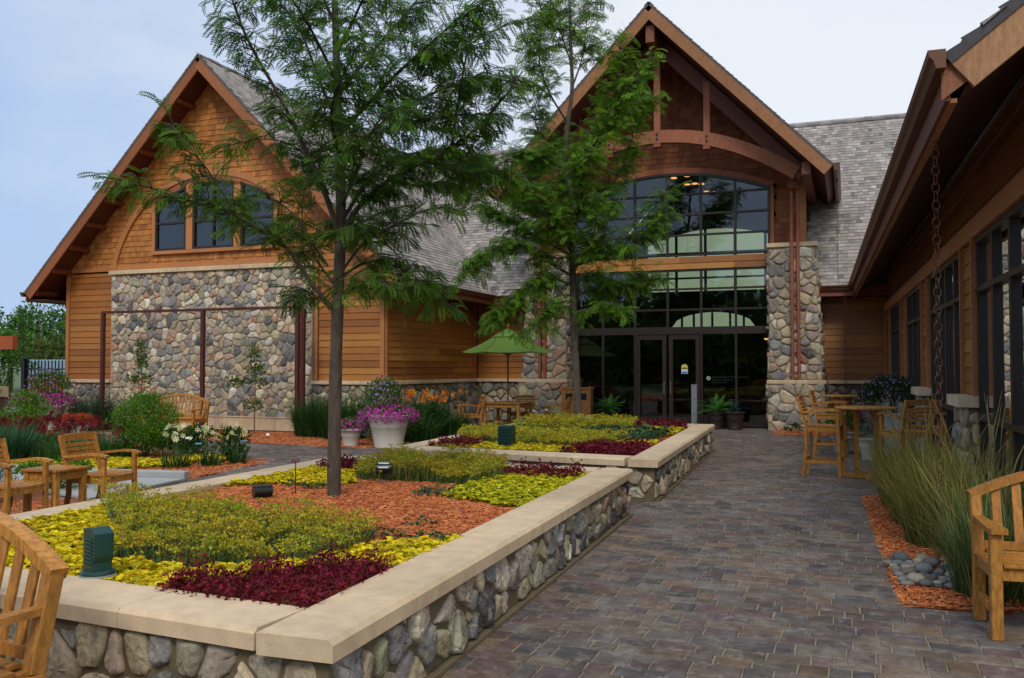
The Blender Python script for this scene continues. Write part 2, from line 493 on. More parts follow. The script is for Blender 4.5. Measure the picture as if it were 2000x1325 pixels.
# ------------------------------------------------------------------ surface builders
def clip_half(P, a, b, c):
    """keep a*x+b*y <= c"""
    out = []
    n = len(P)
    for i in range(n):
        p, q = P[i], P[(i + 1) % n]
        dp, dq = a * p[0] + b * p[1] - c, a * q[0] + b * q[1] - c
        if dp <= 0: out.append(p)
        if (dp < 0 < dq) or (dq < 0 < dp):
            t = dp / (dp - dq); out.append((p[0] + (q[0] - p[0]) * t, p[1] + (q[1] - p[1]) * t))
    return out
def stones(mb, o, u, v, nn, W, H, size=.22, gap=.012, bulge=.035, aspect=1.0, poly=None, tone=1.0, rough=.25, rnd=2):
    """an irregular fieldstone face W x H laid on the plane at o (u across, v up, nn outwards)"""
    o, u, v, nn = np.array(o, float), np.array(u, float), np.array(v, float), np.array(nn, float)
    nx, ny = max(1, int(round(W / size * aspect ** .5))), max(1, int(round(H / size / aspect ** .5)))
    px_, py_ = np.meshgrid(np.arange(-1, nx + 1), np.arange(-1, ny + 1))
    P = np.stack([(px_.ravel() + .5 + .5 * (py_.ravel() % 2)) * W / nx, (py_.ravel() + .5) * H / ny], 1)
    P += rng.uniform(-.42, .42, P.shape) * [W / nx, H / ny]
    keep = rng.random(len(P)) > .17
    P = P[keep]
    wt = rng.uniform(-1, 1, len(P)) * (size * .46) ** 2
    sx = 1.0
    for i, p in enumerate(P):
        if not (-.02 < p[0] < W + .02 and -.02 < p[1] < H + .02): continue
        d = ((P - p) ** 2).sum(1); idx = np.argsort(d)[1:16]
        cell = [(gap / 2, gap / 2), (W - gap / 2, gap / 2), (W - gap / 2, H - gap / 2), (gap / 2, H - gap / 2)]
        if poly is not None: cell = [tuple(q) for q in poly]
        for j in idx:
            q = P[j]; a, b = 2 * (q[0] - p[0]), 2 * (q[1] - p[1])
            c = (q @ q - wt[j]) - (p @ p - wt[i])
            l = math.hypot(a, b)
            cell = clip_half(cell, a / l, b / l, c / l - gap * (.5 + .5 * abs(math.sin(i * 7.1 + j))))
            if len(cell) < 3: break
        if len(cell) < 3: continue
        c_ = np.array(cell); 
        if parea(c_) < (size * .22) ** 2: continue
        for it_ in range(rnd):
            nx_ = np.roll(c_, -1, 0)
            cut = .22 if rnd > 1 else .15
            c_ = np.stack([c_ * (1 - cut) + nx_ * cut, c_ * cut + nx_ * (1 - cut)], 1).reshape(-1, 2)
            # drop near-duplicate points
            dd = np.linalg.norm(c_ - np.roll(c_, 1, 0), axis=1); c_ = c_[dd > .003]
            if len(c_) < 4: break
        if len(c_) < 4: continue
        if rnd < 2:                                      # big angular stones: subdivide the outline and roughen it
            c_ = np.stack([c_, (c_ + np.roll(c_, -1, 0)) / 2], 1).reshape(-1, 2)
            c_ = c_ + rng.normal(0, size * .016, c_.shape)
        n = len(c_); cen = c_.mean(0)
        r = math.sqrt(parea(c_) / PI); b = bulge * rng.uniform(.7, 1.3) * min(1.3, r / (size * .45) + .2)
        rel = c_ - cen
        tilt = rng.normal(0, .12 if rnd > 1 else .28, 2)
        rings, V = (((1.0, -.35), (.985, .35), (.90, .74), (.70, .93), (.38, 1.0)) if rnd > 1 else ((1.0, -.35), (.97, .5), (.86, .86), (.62, .97), (.3, 1.0))), []
        wob = rng.normal(0, 1, (len(rings), n)) * rough * b * .35
        for k, (s, hgt) in enumerate(rings):
            q = cen + rel * s
            z = hgt * b + (rel * s @ tilt if k > 1 else 0) * .5 + (wob[k] if k > 1 else 0)
            V.append(o + np.outer(q[:, 0], u) + np.outer(q[:, 1], v) + np.outer(np.broadcast_to(z, (n,)), nn))
        V.append((o + u * cen[0] + v * cen[1] + nn * b * 1.0)[None])
        V = np.vstack(V); f = []
        for k in range(len(rings) - 1):
            for a_ in range(n):
                b_ = (a_ + 1) % n
                f.append([k * n + a_, k * n + b_, (k + 1) * n + b_, (k + 1) * n + a_])
        e = len(rings) * n
        for a_ in range(n): f.append([(len(rings) - 1) * n + a_, (len(rings) - 1) * n + (a_ + 1) % n, e])
        col = _sc[rng.choice(len(_sc), p=_sw)] * rng.uniform(.8, 1.2) * tone
        mb.add(V, f, np.clip(col * rng.uniform(.94, 1.06, 3), 0, .8))

def shingles(mb, o, u, v, nn, W, H, ins, expo=.14, wlo=.09, whi=.2, thick=.016, palette=((.4, .14, .04),), jitter=.006, var=.18, patchy=0):
    """courses of shingles over W x H at o; ins(P Nx2)->bool keeps those inside"""
    o, u, v, nn = (np.array(q, float) for q in (o, u, v, nn))
    rows = int(math.ceil(H / expo)); pal = np.array(palette, float)
    us, vs, ws = [], [], []
    for r in range(rows):
        n = int(W / ((wlo + whi) / 2)) + 3
        w = rng.uniform(wlo, whi, n); x = np.cumsum(w) - w - rng.uniform(0, whi)
        us.append(x); ws.append(w); vs.append(np.full(n, r * expo))
    U, Wd, Vv = np.concatenate(us), np.concatenate(ws), np.concatenate(vs)
    k = ins(np.stack([U + Wd / 2, Vv + expo / 2], 1)) & (U > -.02) & (U + Wd < W + .02)
    U, Wd, Vv = U[k], Wd[k], Vv[k]; n = len(U)
    j = rng.uniform(-jitter, jitter, n); g = .0035
    t = thick * rng.uniform(.75, 1.25, n)
    a0, a1 = U + g / 2, U + Wd - g / 2
    b0, b1 = Vv + j, Vv + expo * 1.25
    lo = -.004
    P = lambda a, b, h: o + np.outer(a, u) + np.outer(b, v) + np.outer(h, nn)
    z1 = np.full(n, .001); zb = np.full(n, lo)
    V = np.stack([P(a0, b0, t), P(a1, b0, t), P(a1, b1, z1), P(a0, b1, z1), P(a0, b0, zb), P(a1, b0, zb)], 1)
    F = np.array([[0, 1, 2, 3], [4, 5, 1, 0]])
    F2 = np.array([[4, 0, 3], [5, 2, 1]])
    c = pal[rng.integers(0, len(pal), n)] * rng.uniform(1 - var, 1 + var, n)[:, None]
    if patchy:
        ph = np.sin(U * 1.9 + Vv * .7) * np.sin(Vv * 2.3 - U * .6 + 1.3)
        dk = rng.random(n) < (.05 + .12 * (ph > .35))
        c = np.where(dk[:, None], c * rng.uniform(.45, .7, n)[:, None], c)
    Cc = np.repeat(c[:, None, :], 6, 1)
    base = (np.arange(n) * 6)[:, None, None]
    mb.add(V.reshape(-1, 3), (F[None] + base).reshape(-1, 4), Cc.reshape(-1, 3))
    mb.f.append((F2[None] + base).reshape(-1, 3) + (mb.n - n * 6)); mb.m.append(0)

def siding(mb, o, u, nn, u0, u1, z0, z1, expo=.165, zref=1.27, proud=.024, pal=CEDAR, tone=1.0):
    """lapped clapboards from z0 to z1 between u0 and u1"""
    o, u, nn = np.array(o, float), np.array(u, float), np.array(nn, float)
    k0 = int(math.floor((z0 - zref) / expo + 1e-6))
    z = zref + k0 * expo
    while z < z1 - 1e-4:
        a, b = max(z, z0), min(z + expo, z1)
        x = u0
        while x < u1 - 1e-4:
            L_ = rng.uniform(2.2, 4.6); xe = min(u1, x + L_)
            if u1 - xe < .6: xe = u1
            c = np.array(pal[rng.integers(len(pal))]) * rng.uniform(.85, 1.12) * tone
            pb = proud; pt = .004
            Pn = lambda s, zz, h: o + u * s + A(0, 0, 1) * zz + nn * h
            V = [Pn(x, a, pb), Pn(xe - .002, a, pb), Pn(xe - .002, b, pt), Pn(x, b, pt), Pn(x, a, 0), Pn(xe, a, 0)]
            mb.add(V, [[0, 1, 2, 3], [4, 5, 1, 0]], c)
            x = xe
        z += expo

def quad(mb, a, b, c, d, col=(1, 1, 1)):
    mb.add([a, b, c, d], [[0, 1, 2, 3]], col)
def coping_run(mb, p0, p1, w, z0, z1, seg=1.0, ch=.018, col=(1, 1, 1)):
    """a run of chamfered cap stones with fine joints"""
    p0, p1 = A(*p0), A(*p1); L_ = np.linalg.norm(p1 - p0); n = max(1, int(round(L_ / seg))); d = (p1 - p0) / L_
    for i in range(n):
        a, b = p0 + d * (L_ * i / n + .002), p0 + d * (L_ * (i + 1) / n - .002)
        c = np.array(col) * rng.uniform(.93, 1.05)
        zc = (z0 + z1) / 2
        beam(mb, [*a, zc], [*b, zc], w, z1 - z0, col=c, ch=ch)

# ------------------------------------------------------------------ ground and paving
P1 = [(-1.95, 3.12), (-2.19, 9.52), (-5.99, 9.66), (-5.85, 3.38)]
P2 = [(-2.12, 10.51), (-2.42, 17.51), (-6.27, 17.68), (-5.91, 10.93)]
BED_R = [(.10, 12.15), (.13, 11.79), (.30, 6.50), (2.2, 6.62), (2.2, 12.15)]
BED_L = [(-8.15, -4), (-8.15, 7.9), (-8.5, 8.2), (-8.75, 10.24), (-9.2, 12.89), (-10.3, 12.86), (-14, 15.0), (-40, 15.0), (-40, -4)]
BED_W = [(-40, 16.6), (-14.9, 16.3), (-12.4, 15.75), (-10, 15.4), (-8.9, 15.3), (-8.6, 16.5), (-8.8, 20.5), (-10.3, 20.8), (-10.3, 24.4), (-10.4, 18.6), (-40, 18.6)]
BED_P = [(-1.75, 22.1), (-.35, 21.9), (-.3, 23.4), (-1.75, 23.4)]
SLAB = [(-8.5, 8.2), (-8.75, 10.12), (-10.35, 9.82), (-12.5, 9.75), (-12.5, 8.9), (-9.9, 8.6)]

g = MB()
n_ = 60
quad(g, (-900, -900, -.06), (900, -900, -.06), (900, 900, -.06), (-900, 900, -.06), (.09, .13, .05))
tag(g.build('ground', mat('lawn_ground', rough=.95, nscale=.6, namt=.4, bump=.3)), None, None, None, 'structure')
g = MB()
quad(g, (-22, -6, -.008), (6, -6, -.008), (6, 24.6, -.008), (-22, 24.6, -.008))
tag(g.build('paving_bed', M['joint']), None, None, None, 'structure')

def paving():
    mb = MB()
    tones = np.array([(0.1150, 0.0883, 0.0755), (0.1306, 0.0957, 0.0772), (0.0955, 0.0828, 0.0772), (0.1383, 0.1030, 0.0755), (0.1188, 0.0773, 0.0684), (0.1510, 0.1214, 0.0912), (0.0760, 0.0672, 0.0649), (0.1286, 0.1086, 0.0982), (0.1462, 0.0966, 0.0614), (0.1023, 0.0736, 0.0755)])
    y = -2.2; Vs = []; Cs = []
    while y < 24.2:
        h = [.115, .155, .155, .205][rng.integers(4)]
        x = -24.0 + rng.uniform(0, .3)
        while x < 3.0:
            w = [.115, .155, .205, .235, .27][rng.integers(5)]
            cx, cy = x + w / 2, y + h / 2
            Vs.append((cx, cy, w, h)); x += w
        y += h
    Q = np.array(Vs); c = Q[:, :2]
    # drop what the camera side never shows and what lies under beds and planters
    ok = np.ones(len(Q), bool)
    cor = [c + Q[:, 2:] * np.array(sg_) / 2 for sg_ in ((-1, -1), (1, -1), (1, 1), (-1, 1))]
    for poly in (P1, P2, BED_R, BED_L, BED_W, BED_P):
        ok &= ~np.all([inpoly(q, poly) for q in cor], axis=0)
    ok &= ~((c[:, 0] < -14) & (c[:, 1] < 14.8)) & (c[:, 0] < 1.35 - .028 * (c[:, 1] - 10.7) + (c[:, 1] < 6.3) * 2)
    ok &= ~((c[:, 1] > 18.6) & (c[:, 0] < -10.4))
    Q = Q[ok]; n = len(Q)
    gp = .004; ch = .007
    z = rng.normal(0, .0016, n); tx = rng.normal(0, .004, n); ty = rng.normal(0, .004, n)
    V = np.zeros((n, 12, 3))
    k = 0
    wob = rng.normal(0, .0022, (n, 4, 2))
    for lvl, (ins, zz) in enumerate(((0, -.03), (0, -ch), (ch, 0))):
        for q, (sx, sy) in enumerate(((-1, -1), (1, -1), (1, 1), (-1, 1))):
            dx = sx * (Q[:, 2] / 2 - gp - ins) + wob[:, q, 0]; dy = sy * (Q[:, 3] / 2 - gp - ins) + wob[:, q, 1]
            V[:, k, 0] = Q[:, 0] + dx; V[:, k, 1] = Q[:, 1] + dy
            V[:, k, 2] = z + zz + dx * tx + dy * ty; k += 1
    for poly in (BED_R, BED_L, BED_W, BED_P):          # pavers are cut along the edge of the beds
        pv = V.reshape(-1, 3); inn = np.where(inpoly(pv[:, :2], poly))[0]
        pp = np.array(poly, float); best = np.full(len(inn), 1e9); tgt = np.zeros((len(inn), 2))
        for i in range(len(pp)):
            a, b = pp[i], pp[(i + 1) % len(pp)]; e = b - a
            tt = np.clip(((pv[inn, :2] - a) @ e) / (e @ e), 0, 1); q = a + tt[:, None] * e
            dd = np.linalg.norm(pv[inn, :2] - q, axis=1); m_ = dd < best; best[m_] = dd[m_]; tgt[m_] = q[m_]
        pv[inn, :2] = tgt; V = pv.reshape(V.shape)
    F = []
    for l in (0, 4):
        for i in range(4):
            j = (i + 1) % 4; F.append([l + i, l + j, l + 4 + j, l + 4 + i])
    F.append([8, 9, 10, 11])
    F = np.array(F)
    big = .5 + .5 * np.sin(Q[:, 0] * 1.3 + Q[:, 1] * .5) * np.sin(Q[:, 1] * .9 - Q[:, 0] * .3)
    col = tones[rng.integers(0, len(tones), n)] * rng.uniform(.8, 1.25, n)[:, None] * (0.85 + .3 * big)[:, None]
    mb.add(V.reshape(-1, 3), (F[None] + (np.arange(n) * 12)[:, None, None]).reshape(-1, 4), np.repeat(col[:, None], 12, 1).reshape(-1, 3))
    tag(mb.build('paving', M['paver']), None, None, None, 'structure')
paving()

def sheet(name, poly, z, m, amp=.02, step=.12, label=None, kind='structure', zf=None, edge=.15):
    """a bumpy sheet over a polygon"""
    poly = np.array(poly, float); lo, hi = poly.min(0), poly.max(0)
    nx, ny = int((hi[0] - lo[0]) / step) + 2, int((hi[1] - lo[1]) / step) + 2
    X, Y = np.meshgrid(np.linspace(lo[0], hi[0], nx), np.linspace(lo[1], hi[1], ny))
    P = np.stack([X.ravel(), Y.ravel()], 1)
    ins = inpoly(P, poly)
    Z = z + amp * (np.sin(P[:, 0] * 5.1 + P[:, 1] * 1.7) * np.sin(P[:, 1] * 4.3 - P[:, 0]) * .5 + rng.normal(0, .25, len(P)))
    idx = np.arange(nx * ny).reshape(ny, nx)
    F = np.stack([idx[:-1, :-1], idx[:-1, 1:], idx[1:, 1:], idx[1:, :-1]], -1).reshape(-1, 4)
    F = F[ins[F].sum(1) >= 3]
    mb = MB(); mb.add(np.column_stack([P, Z]), F)
    o = mb.build(name, m, smooth=True)
    return tag(o, label, None, None, kind)

CHIPC = np.array([(.56, .15, .035), (.66, .21, .055), (.44, .10, .025), (.70, .28, .10), (.32, .07, .02), (.60, .17, .04)])
def chips(polys, z, dens, name, label, L0=.05, zamp=.012, excl=()):
    mb = MB()
    for poly in polys:
        n = int(parea(poly) * dens)
        P = rpoly(poly, n)
        for e in excl: P = P[~inpoly(P, e)]
        n = len(P)
        ln = rng.uniform(.4, 1.3, n) * L0; wd = rng.uniform(.12, .26, n) * L0; th = wd * .45
        d = rdir(n, -.28, .28); R = frames(d)
        tv = np.array([[-.5, -.5, 0], [.5, -.35, 0], [.5, .4, 0], [-.5, .5, 0], [-.42, -.3, 1], [.42, -.2, 1], [.42, .2, 1], [-.42, .3, 1]], float)
        V = tv[None] * np.stack([ln, wd, th], 1)[:, None, :]
        V = np.einsum('nij,nkj->nki', R, V) + np.column_stack([P, z + rng.uniform(-.2, 1.0, n) * zamp])[:, None]
        F = np.array([[4, 5, 6, 7], [0, 1, 5, 4], [1, 2, 6, 5], [2, 3, 7, 6], [3, 0, 4, 7]])
        c = CHIPC[rng.integers(0, len(CHIPC), n)] * rng.uniform(.7, 1.2, n)[:, None]
        mb.add(V.reshape(-1, 3), (F[None] + (np.arange(n) * 8)[:, None, None]).reshape(-1, 4), np.repeat(c[:, None], 8, 1).reshape(-1, 3))
    o = mb.build(name, M['chip'])
    tag(o, label, 'mulch', None, 'stuff')
sheet('planting_soil', BED_L, -.004, M['mulchbase'], .02)
sheet('wall_border_soil', BED_W, -.004, M['mulchbase'], .02)
sheet('right_bed_soil', BED_R, -.004, M['mulchbase'], .015, .06)
sheet('pillar_foot_soil', BED_P, -.002, M['mulchbase'], .012, .08)
chips([[(-8.15, 3), (-8.15, 7.9), (-9.8, 7.9), (-9.8, 3)]], .008, 900, 'bark_mulch', 'orange bark mulch under the dining chairs at the left edge')
chips([[(-8.75, 10.24), (-9.2, 12.89), (-10.3, 12.86), (-12, 13.6), (-12.5, 10.2), (-10.35, 10)]], .01, 800, 'bark_mulch', 'orange bark mulch around the cream lilies')
chips([[(-15.5, 16.4), (-12.4, 15.75), (-10, 15.4), (-8.9, 15.3), (-8.6, 16.5), (-10, 18.5), (-15.5, 18.5)]], .01, 450, 'bark_mulch', 'orange bark mulch along the foot of the big fieldstone wall', .06)
chips([[(.14, 11.79), (.31, 6.52), (1.35, 6.62), (1.35, 8.6), (.9, 11.79)]], .008, 2100, 'bark_mulch', 'orange bark mulch around the tall ornamental grasses', .05, .02)
chips([BED_P], .006, 600, 'bark_mulch', 'small patch of orange mulch at the foot of the entrance pillar', .05)

lit = MB(); n = 170
P = np.vstack([rng.uniform((-2.0, 2.5), (.3, 9), (90, 2)), rng.normal((-1.75, 5.6), (.12, .25), (50, 2)), rng.uniform((-2.0, 9), (.8, 20), (30, 2))])
lc = np.array([(.50, .18, .03), (.55, .36, .05), (.30, .09, .02), (.10, .16, .03)])[rng.integers(0, 4, n)]
scatter(lit, np.array([[0, 0, 0], [.45, .3, .1], [1, 0, .05], [.45, -.3, .1]]), np.array([[0, 3, 2, 1]]), np.column_stack([P, np.full(n, .006)]), frames(rdir(n, -.05, .1)), rng.uniform(.008, .02, n), lc)
tag(lit.build('leaf_litter', M['chip']), 'scattered tiny fallen leaves and bark crumbs on the pavers', 'leaf litter', None, 'stuff')
mb = MB(); prism(mb, SLAB, (0, 0, 0.008), (1, 0, 0), (0, 1, 0), (0, 0, .03))
tag(mb.build('concrete_slab', M['conc']), None, None, None, 'structure')
mb = MB()
beam(mb, (-8.78, 10.2, .065), (-10.4, 9.92, .065), .15, .13, ch=.012); beam(mb, (-10.405, 9.92, .065), (-12.8, 9.9, .065), .15, .13, ch=.012)
tag(mb.build('curb', M['conc']), None, None, None, 'structure')

# ------------------------------------------------------------------ raised planters
def lerp(a, b, t): return np.array(a, float) * (1 - t) + np.array(b, float) * t
def inset(q, d):
    q = [np.array(p, float) for p in q]; n = len(q); out = []
    cen = sum(q) / n
    lines = []
    for i in range(n):
        a, b = q[i], q[(i + 1) % n]; e = nrm(b - a); nn = np.array([-e[1], e[0]])
        if np.dot(nn, cen - a) < 0: nn = -nn
        lines.append((a + nn * d, e))
    for i in range(n):
        (p, e), (p2, e2) = lines[i - 1], lines[i]
        t = np.linalg.solve(np.array([e, -e2]).T, p2 - p)[0]
        out.append(p + e * t)
    return out
def planter(q, ht, label, name='raised_planter', sizes=(.2, .2), asp=1.5):
    cen = np.mean(np.array(q), 0)
    root = thing(name, label, 'planter', (cen[0], cen[1], 0), 0, 'raised stone planters')
    wall = inset(q, .05); inn = inset(q, .36)
    body = MB(); st = MB(); cp = MB(); ft = MB()
    n = 4
    for i in range(4):
        a, b = wall[i], wall[(i + 1) % 4]
        ia, ib = inn[i], inn[(i + 1) % 4]
        e = nrm(b - a); nn = np.array([-e[1], e[0]])
        if np.dot(nn, cen - a) > 0: nn = -nn
        L_ = np.linalg.norm(b - a)
        body.add([[*a, 0], [*b, 0], [*b, ht - .095], [*a, ht - .095], [*ia, 0], [*ib, 0], [*ib, ht - .095], [*ia, ht - .095]],
                 [[0, 1, 2, 3], [5, 4, 7, 6]])
        fa, fb = a + nn * .03, b + nn * .03
        beam(ft, [*fa, .012], [*fb, .012], .05, .024)
        near = sizes[0] if i in (0, 3) else sizes[1]
        if np.cross([*e, 0], [*nn, 0])[2] > 0: a, e = b, -e      # keep u x v outwards
        stones(st, [*a, .02], [*e, 0], (0, 0, 1), [*nn, 0], L_, ht - .115, near, .018, .024, asp, tone=1.1, rough=.45, rnd=1)
        # cap stones with a chamfered outer edge
        o0, o1 = q[i], q[(i + 1) % 4]
        o0, o1 = np.array(o0, float), np.array(o1, float)
        if i in (0, 2):
            A0, B0, A1, B1 = o0, o1, inn[i], inn[(i + 1) % 4]
            # long sides own the corners: extend the inner line to the end faces
            e2 = nrm(o1 - o0); A1 = A1 - e2 * np.dot(A1 - o0, e2); B1 = B1 + e2 * np.dot(o1 - B1, e2)
        else:
            e2 = nrm(o1 - o0); A1, B1 = inn[i], inn[(i + 1) % 4]
            A0 = o0 + e2 * np.dot(A1 - o0, e2); B0 = o1 - e2 * np.dot(o1 - B1, e2)
        Ln = np.linalg.norm(B0 - A0); k = max(1, int(round(Ln / .84)))
        cuts = np.linspace(0, 1, k + 1)
        for j in range(k):
            t0, t1 = cuts[j] + .0016 / Ln, cuts[j + 1] - .0016 / Ln
            Oa, Ob, Ia, Ib = lerp(A0, B0, t0), lerp(A0, B0, t1), lerp(A1, B1, t0), lerp(A1, B1, t1)
            z0, z1, c = ht - .092, ht, .022
            ca = lerp(Oa, Ia, c / .36); cb = lerp(Ob, Ib, c / .36)
            V = [[*Oa, z0], [*Oa, z1 - c], [*ca, z1], [*Ia, z1], [*Ia, z0], [*Ob, z0], [*Ob, z1 - c], [*cb, z1], [*Ib, z1], [*Ib, z0]]
            cp.add(V, [[0, 1, 6, 5], [1, 2, 7, 6], [2, 3, 8, 7], [3, 4, 9, 8], [4, 0, 5, 9], [4, 3, 2, 1, 0], [5, 6, 7, 8, 9]], np.array((1, 1, 1)) * rng.uniform(.94, 1.04))
            # grout in the joint
        for t in cuts[1:-1]:
            Oa, Ia = lerp(A0, B0, t), lerp(A1, B1, t); s = e2 * .0022
            Oi = lerp(Oa, Ia, .03)
            cp.add([[*(Oi - s), ht - .006], [*(Oi + s), ht - .006], [*(Ia + s), ht - .006], [*(Ia - s), ht - .006],
                    ], [[0, 1, 2, 3]], (.22, .24, .22))
    body.build('mortar_wall', M['mortar'], root)
    st.build('fieldstone', M['stone'], root, smooth=True)
    ft.build('footing', M['mortar'], root)
    cp.build('coping', M['lime'], root)
    so = MB(); I = inn
    nn_ = 30
    G = np.array([[*(lerp(lerp(I[0], I[1], s), lerp(I[3], I[2], s), t)), 0] for s in np.linspace(0, 1, nn_) for t in np.linspace(0, 1, nn_)])
    G[:, 2] = ht - .085 + .02 * rng.normal(0, .4, len(G)) + .03
    id_ = np.arange(nn_ * nn_).reshape(nn_, nn_)
    so.add(G, np.stack([id_[:-1, :-1], id_[1:, :-1], id_[1:, 1:], id_[:-1, 1:]], -1).reshape(-1, 4))
    so.build('soil', M['mulchbase'], root, smooth=True)
    return root
planter(P1, .50, 'nearest raised fieldstone planter bed with a limestone cap, the larger tree growing in it', sizes=(.185, .3))
planter(P2, .50, 'farther raised fieldstone planter bed with a limestone cap, nearer the glass entrance', sizes=(.18, .3), asp=1.3)

# ------------------------------------------------------------------ gabled wing (the big shingled gable)
GX, GY, GZ, GS = -15.47, 18.9, 9.62, 1.017       # ridge x, wall y, ridge height, slope
def zl(x): return GZ - abs(x - GX) * GS
ns = nrm((GS, 0, 1)); 
wing = thing('gabled_wing', 'cedar shingled gable wing with an arched window over a tall fieldstone wall', 'building', (GX, GY, 0), 0, None)
XL, XR = -20.54, -10.42
WL, WR, WB, WT = -17.42, -13.52, 4.72, 6.55      # window
mb = MB()
# structural backing (behind everything), a solid gable sheet with the window hole left open
def wallpoly(mb, pts, y, y2, col=(1, 1, 1)):
    prism(mb, [(p[0], p[1]) for p in pts], (0, y, 0), (1, 0, 0), (0, 0, 1), (0, y2 - y, 0), col)
for a, b in ((XL, WL), (WR, XR)):
    pts = [(a, 0), (b, 0), (b, zl(b) - .2), (a, zl(a) - .2)]
    wallpoly(mb, pts, 18.93, 19.2)
wallpoly(mb, [(WL, 0), (WR, 0), (WR, WB), (WL, WB)], 18.93, 19.2)
wallpoly(mb, [(WL, WT), (WR, WT), (WR, zl(WR) - .2), (GX, GZ - .2), (WL, zl(WL) - .2)], 18.93, 19.2)
box(mb, (XL, 19.2, 0), (XL + .25, 33, 3.9)); box(mb, (XR - .25, 19.2, 0), (XR - .02, 33, 3.9)); box(mb, (XL, 33, 0), (XR, 33.2, 3.9))
prism(mb, [(XL, 3.9), (XR, 3.9), (GX, GZ - .3)], (0, 33, 0), (1, 0, 0), (0, 0, 1), (0, .2, 0))
box(mb, (XL + .25, 19.2, 3.7), (XR - .25, 33, 3.8))
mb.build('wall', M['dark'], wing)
SX0, SX1 = -18.81, -12.39                          # stone panel
ARC_C, ARC_R0 = (-15.67, 4.3), 0
def arc_z(x):                                     # the big curved trim
    t = (x + 15.67) / 3.13
    return 4.3 + 2.62 * math.sqrt(max(0, 1 - abs(t) ** 2.35))
mb = MB()
mb.mark(); siding(mb, (0, 18.93, 0), (1, 0, 0), (0, -1, 0), XL + .12, SX0 - .10, 1.27, 4.20, .167)
mb.mark(); siding(mb, (0, 18.93, 0), (1, 0, 0), (0, -1, 0), SX1 + .12, XR - .12, 1.27, 4.85, .167)
mb.mark(); siding(mb, (XR, 0, 0), (0, 1, 0), (1, 0, 0), 18.95, 24.45, 1.27, 3.9, .167)
mb.build('siding', M['cedar'], wing)
mb = MB()
SH = [(0.4520, 0.1707, 0.0334), (0.4018, 0.1456, 0.0275), (0.4922, 0.2009, 0.0424), (0.3515, 0.1205, 0.0223), (0.4620, 0.1808, 0.0387), (0.4218, 0.1557, 0.0298)]
def ins_g(P):
    x, z = P[:, 0] + XL, P[:, 1] + 4.30
    ok = z < GZ - np.abs(x - GX) * GS - .24
    zt = 5.30 + 1.22 * np.sqrt(np.clip(1 - ((x + 15.5) / 2.16) ** 2, 0, 1))
    ok &= ~((x > WL - .09) & (x < WR + .09) & (z < zt + .10) & (z > WB - .12))
    ok &= ~((x < SX0 - .05) & (z < 4.36))
    ok &= ~((x > SX1 + .1) & (z < 4.86))
    return ok
for a, b, c, d in ((XL + .1, WL, 4.25, 0), (WR, XR - .1, 4.25, 0), (WL, WR, 4.25, WB)):
    zz = lambda x: d if d else zl(x) - .22
    mb.add([(a, 18.9275, c), (b, 18.9275, c), (b, 18.9275, zz(b)), (a, 18.9275, zz(a))], [[0, 1, 2, 3]], (.30, .10, .03))
mb.add([(WL, 18.9275, 6.5), (WR, 18.9275, 6.5), (WR, 18.9275, zl(WR) - .22), (GX, 18.9275, GZ - .22), (WL, 18.9275, zl(WL) - .22)], [[0, 1, 2, 3, 4]], (.30, .10, .03))
shingles(mb, (XL, 18.925, 4.30), (1, 0, 0), (0, 0, 1), (0, -1, 0), XR - XL, 5.3, ins_g, .148, .07, .17, .024, SH, jitter=.008, patchy=0)
mb.build('shingle_cladding', M['shingle'], wing)
mb = MB()
for s, x, zt in ((0, XL, 4.2), (1, SX0, 4.2), (2, SX1, 4.85), (3, XR, 4.9)):
    xo = x + (.06 if s in (0,) else -.05 if s == 1 else .055 if s == 2 else -.06)
    mb.mark(); beam(mb, (xo, 18.915, 1.275), (xo, 18.915, zt), .11 if s in (0, 3) else .085, .075, up=(0, 1, 0), col=(.45, .175, .052))
mb.mark(); beam(mb, (XR - .015, 18.98, 1.275), (XR - .015, 18.98, 3.9), .10, .09, up=(0, 1, 0), col=(.44, .17, .05))
mb.mark(); beam(mb, (XR + .03, 24.4, 1.275), (XR + .03, 24.4, 3.8), .07, .07, col=(.36, .10, .04))
for a, b, z in ((SX0, SX1, 4.27),):
    mb.mark(); beam(mb, (a, 18.90, z + .05), (b, 18.90, z + .05), .05, .16, col=(.47, .185, .055))
mb.mark(); beam(mb, (XL + .12, 18.90, 4.29), (SX0 + .1, 18.90, 4.29), .06, .10, col=(.43, .165, .05))
mb.build('corner_board', M['cedar'], wing)
# big curved trim, both sides of the window and over it
mb = MB()
a_ = np.linspace(PI, 0, 64)
pts = smooth3([(x, 18.885, z) for x, z in ((-18.82, 4.25), (-18.75, 4.62), (-18.52, 5.15), (-18.21, 5.62), (-17.85, 5.99), (-17.42, 6.28), (-16.85, 6.53), (-16.25, 6.69), (-15.65, 6.74), (-15.05, 6.69), (-14.45, 6.53), (-13.95, 6.28), (-13.50, 5.96), (-13.15, 5.60), (-12.85, 5.13), (-12.63, 4.62), (-12.56, 4.25))], 2)
sweep(mb, pts, .15, .07, up=(0, 1, 0), col=(.46, .185, .055))
mb.build('arch_trim', M['cedar'], wing)
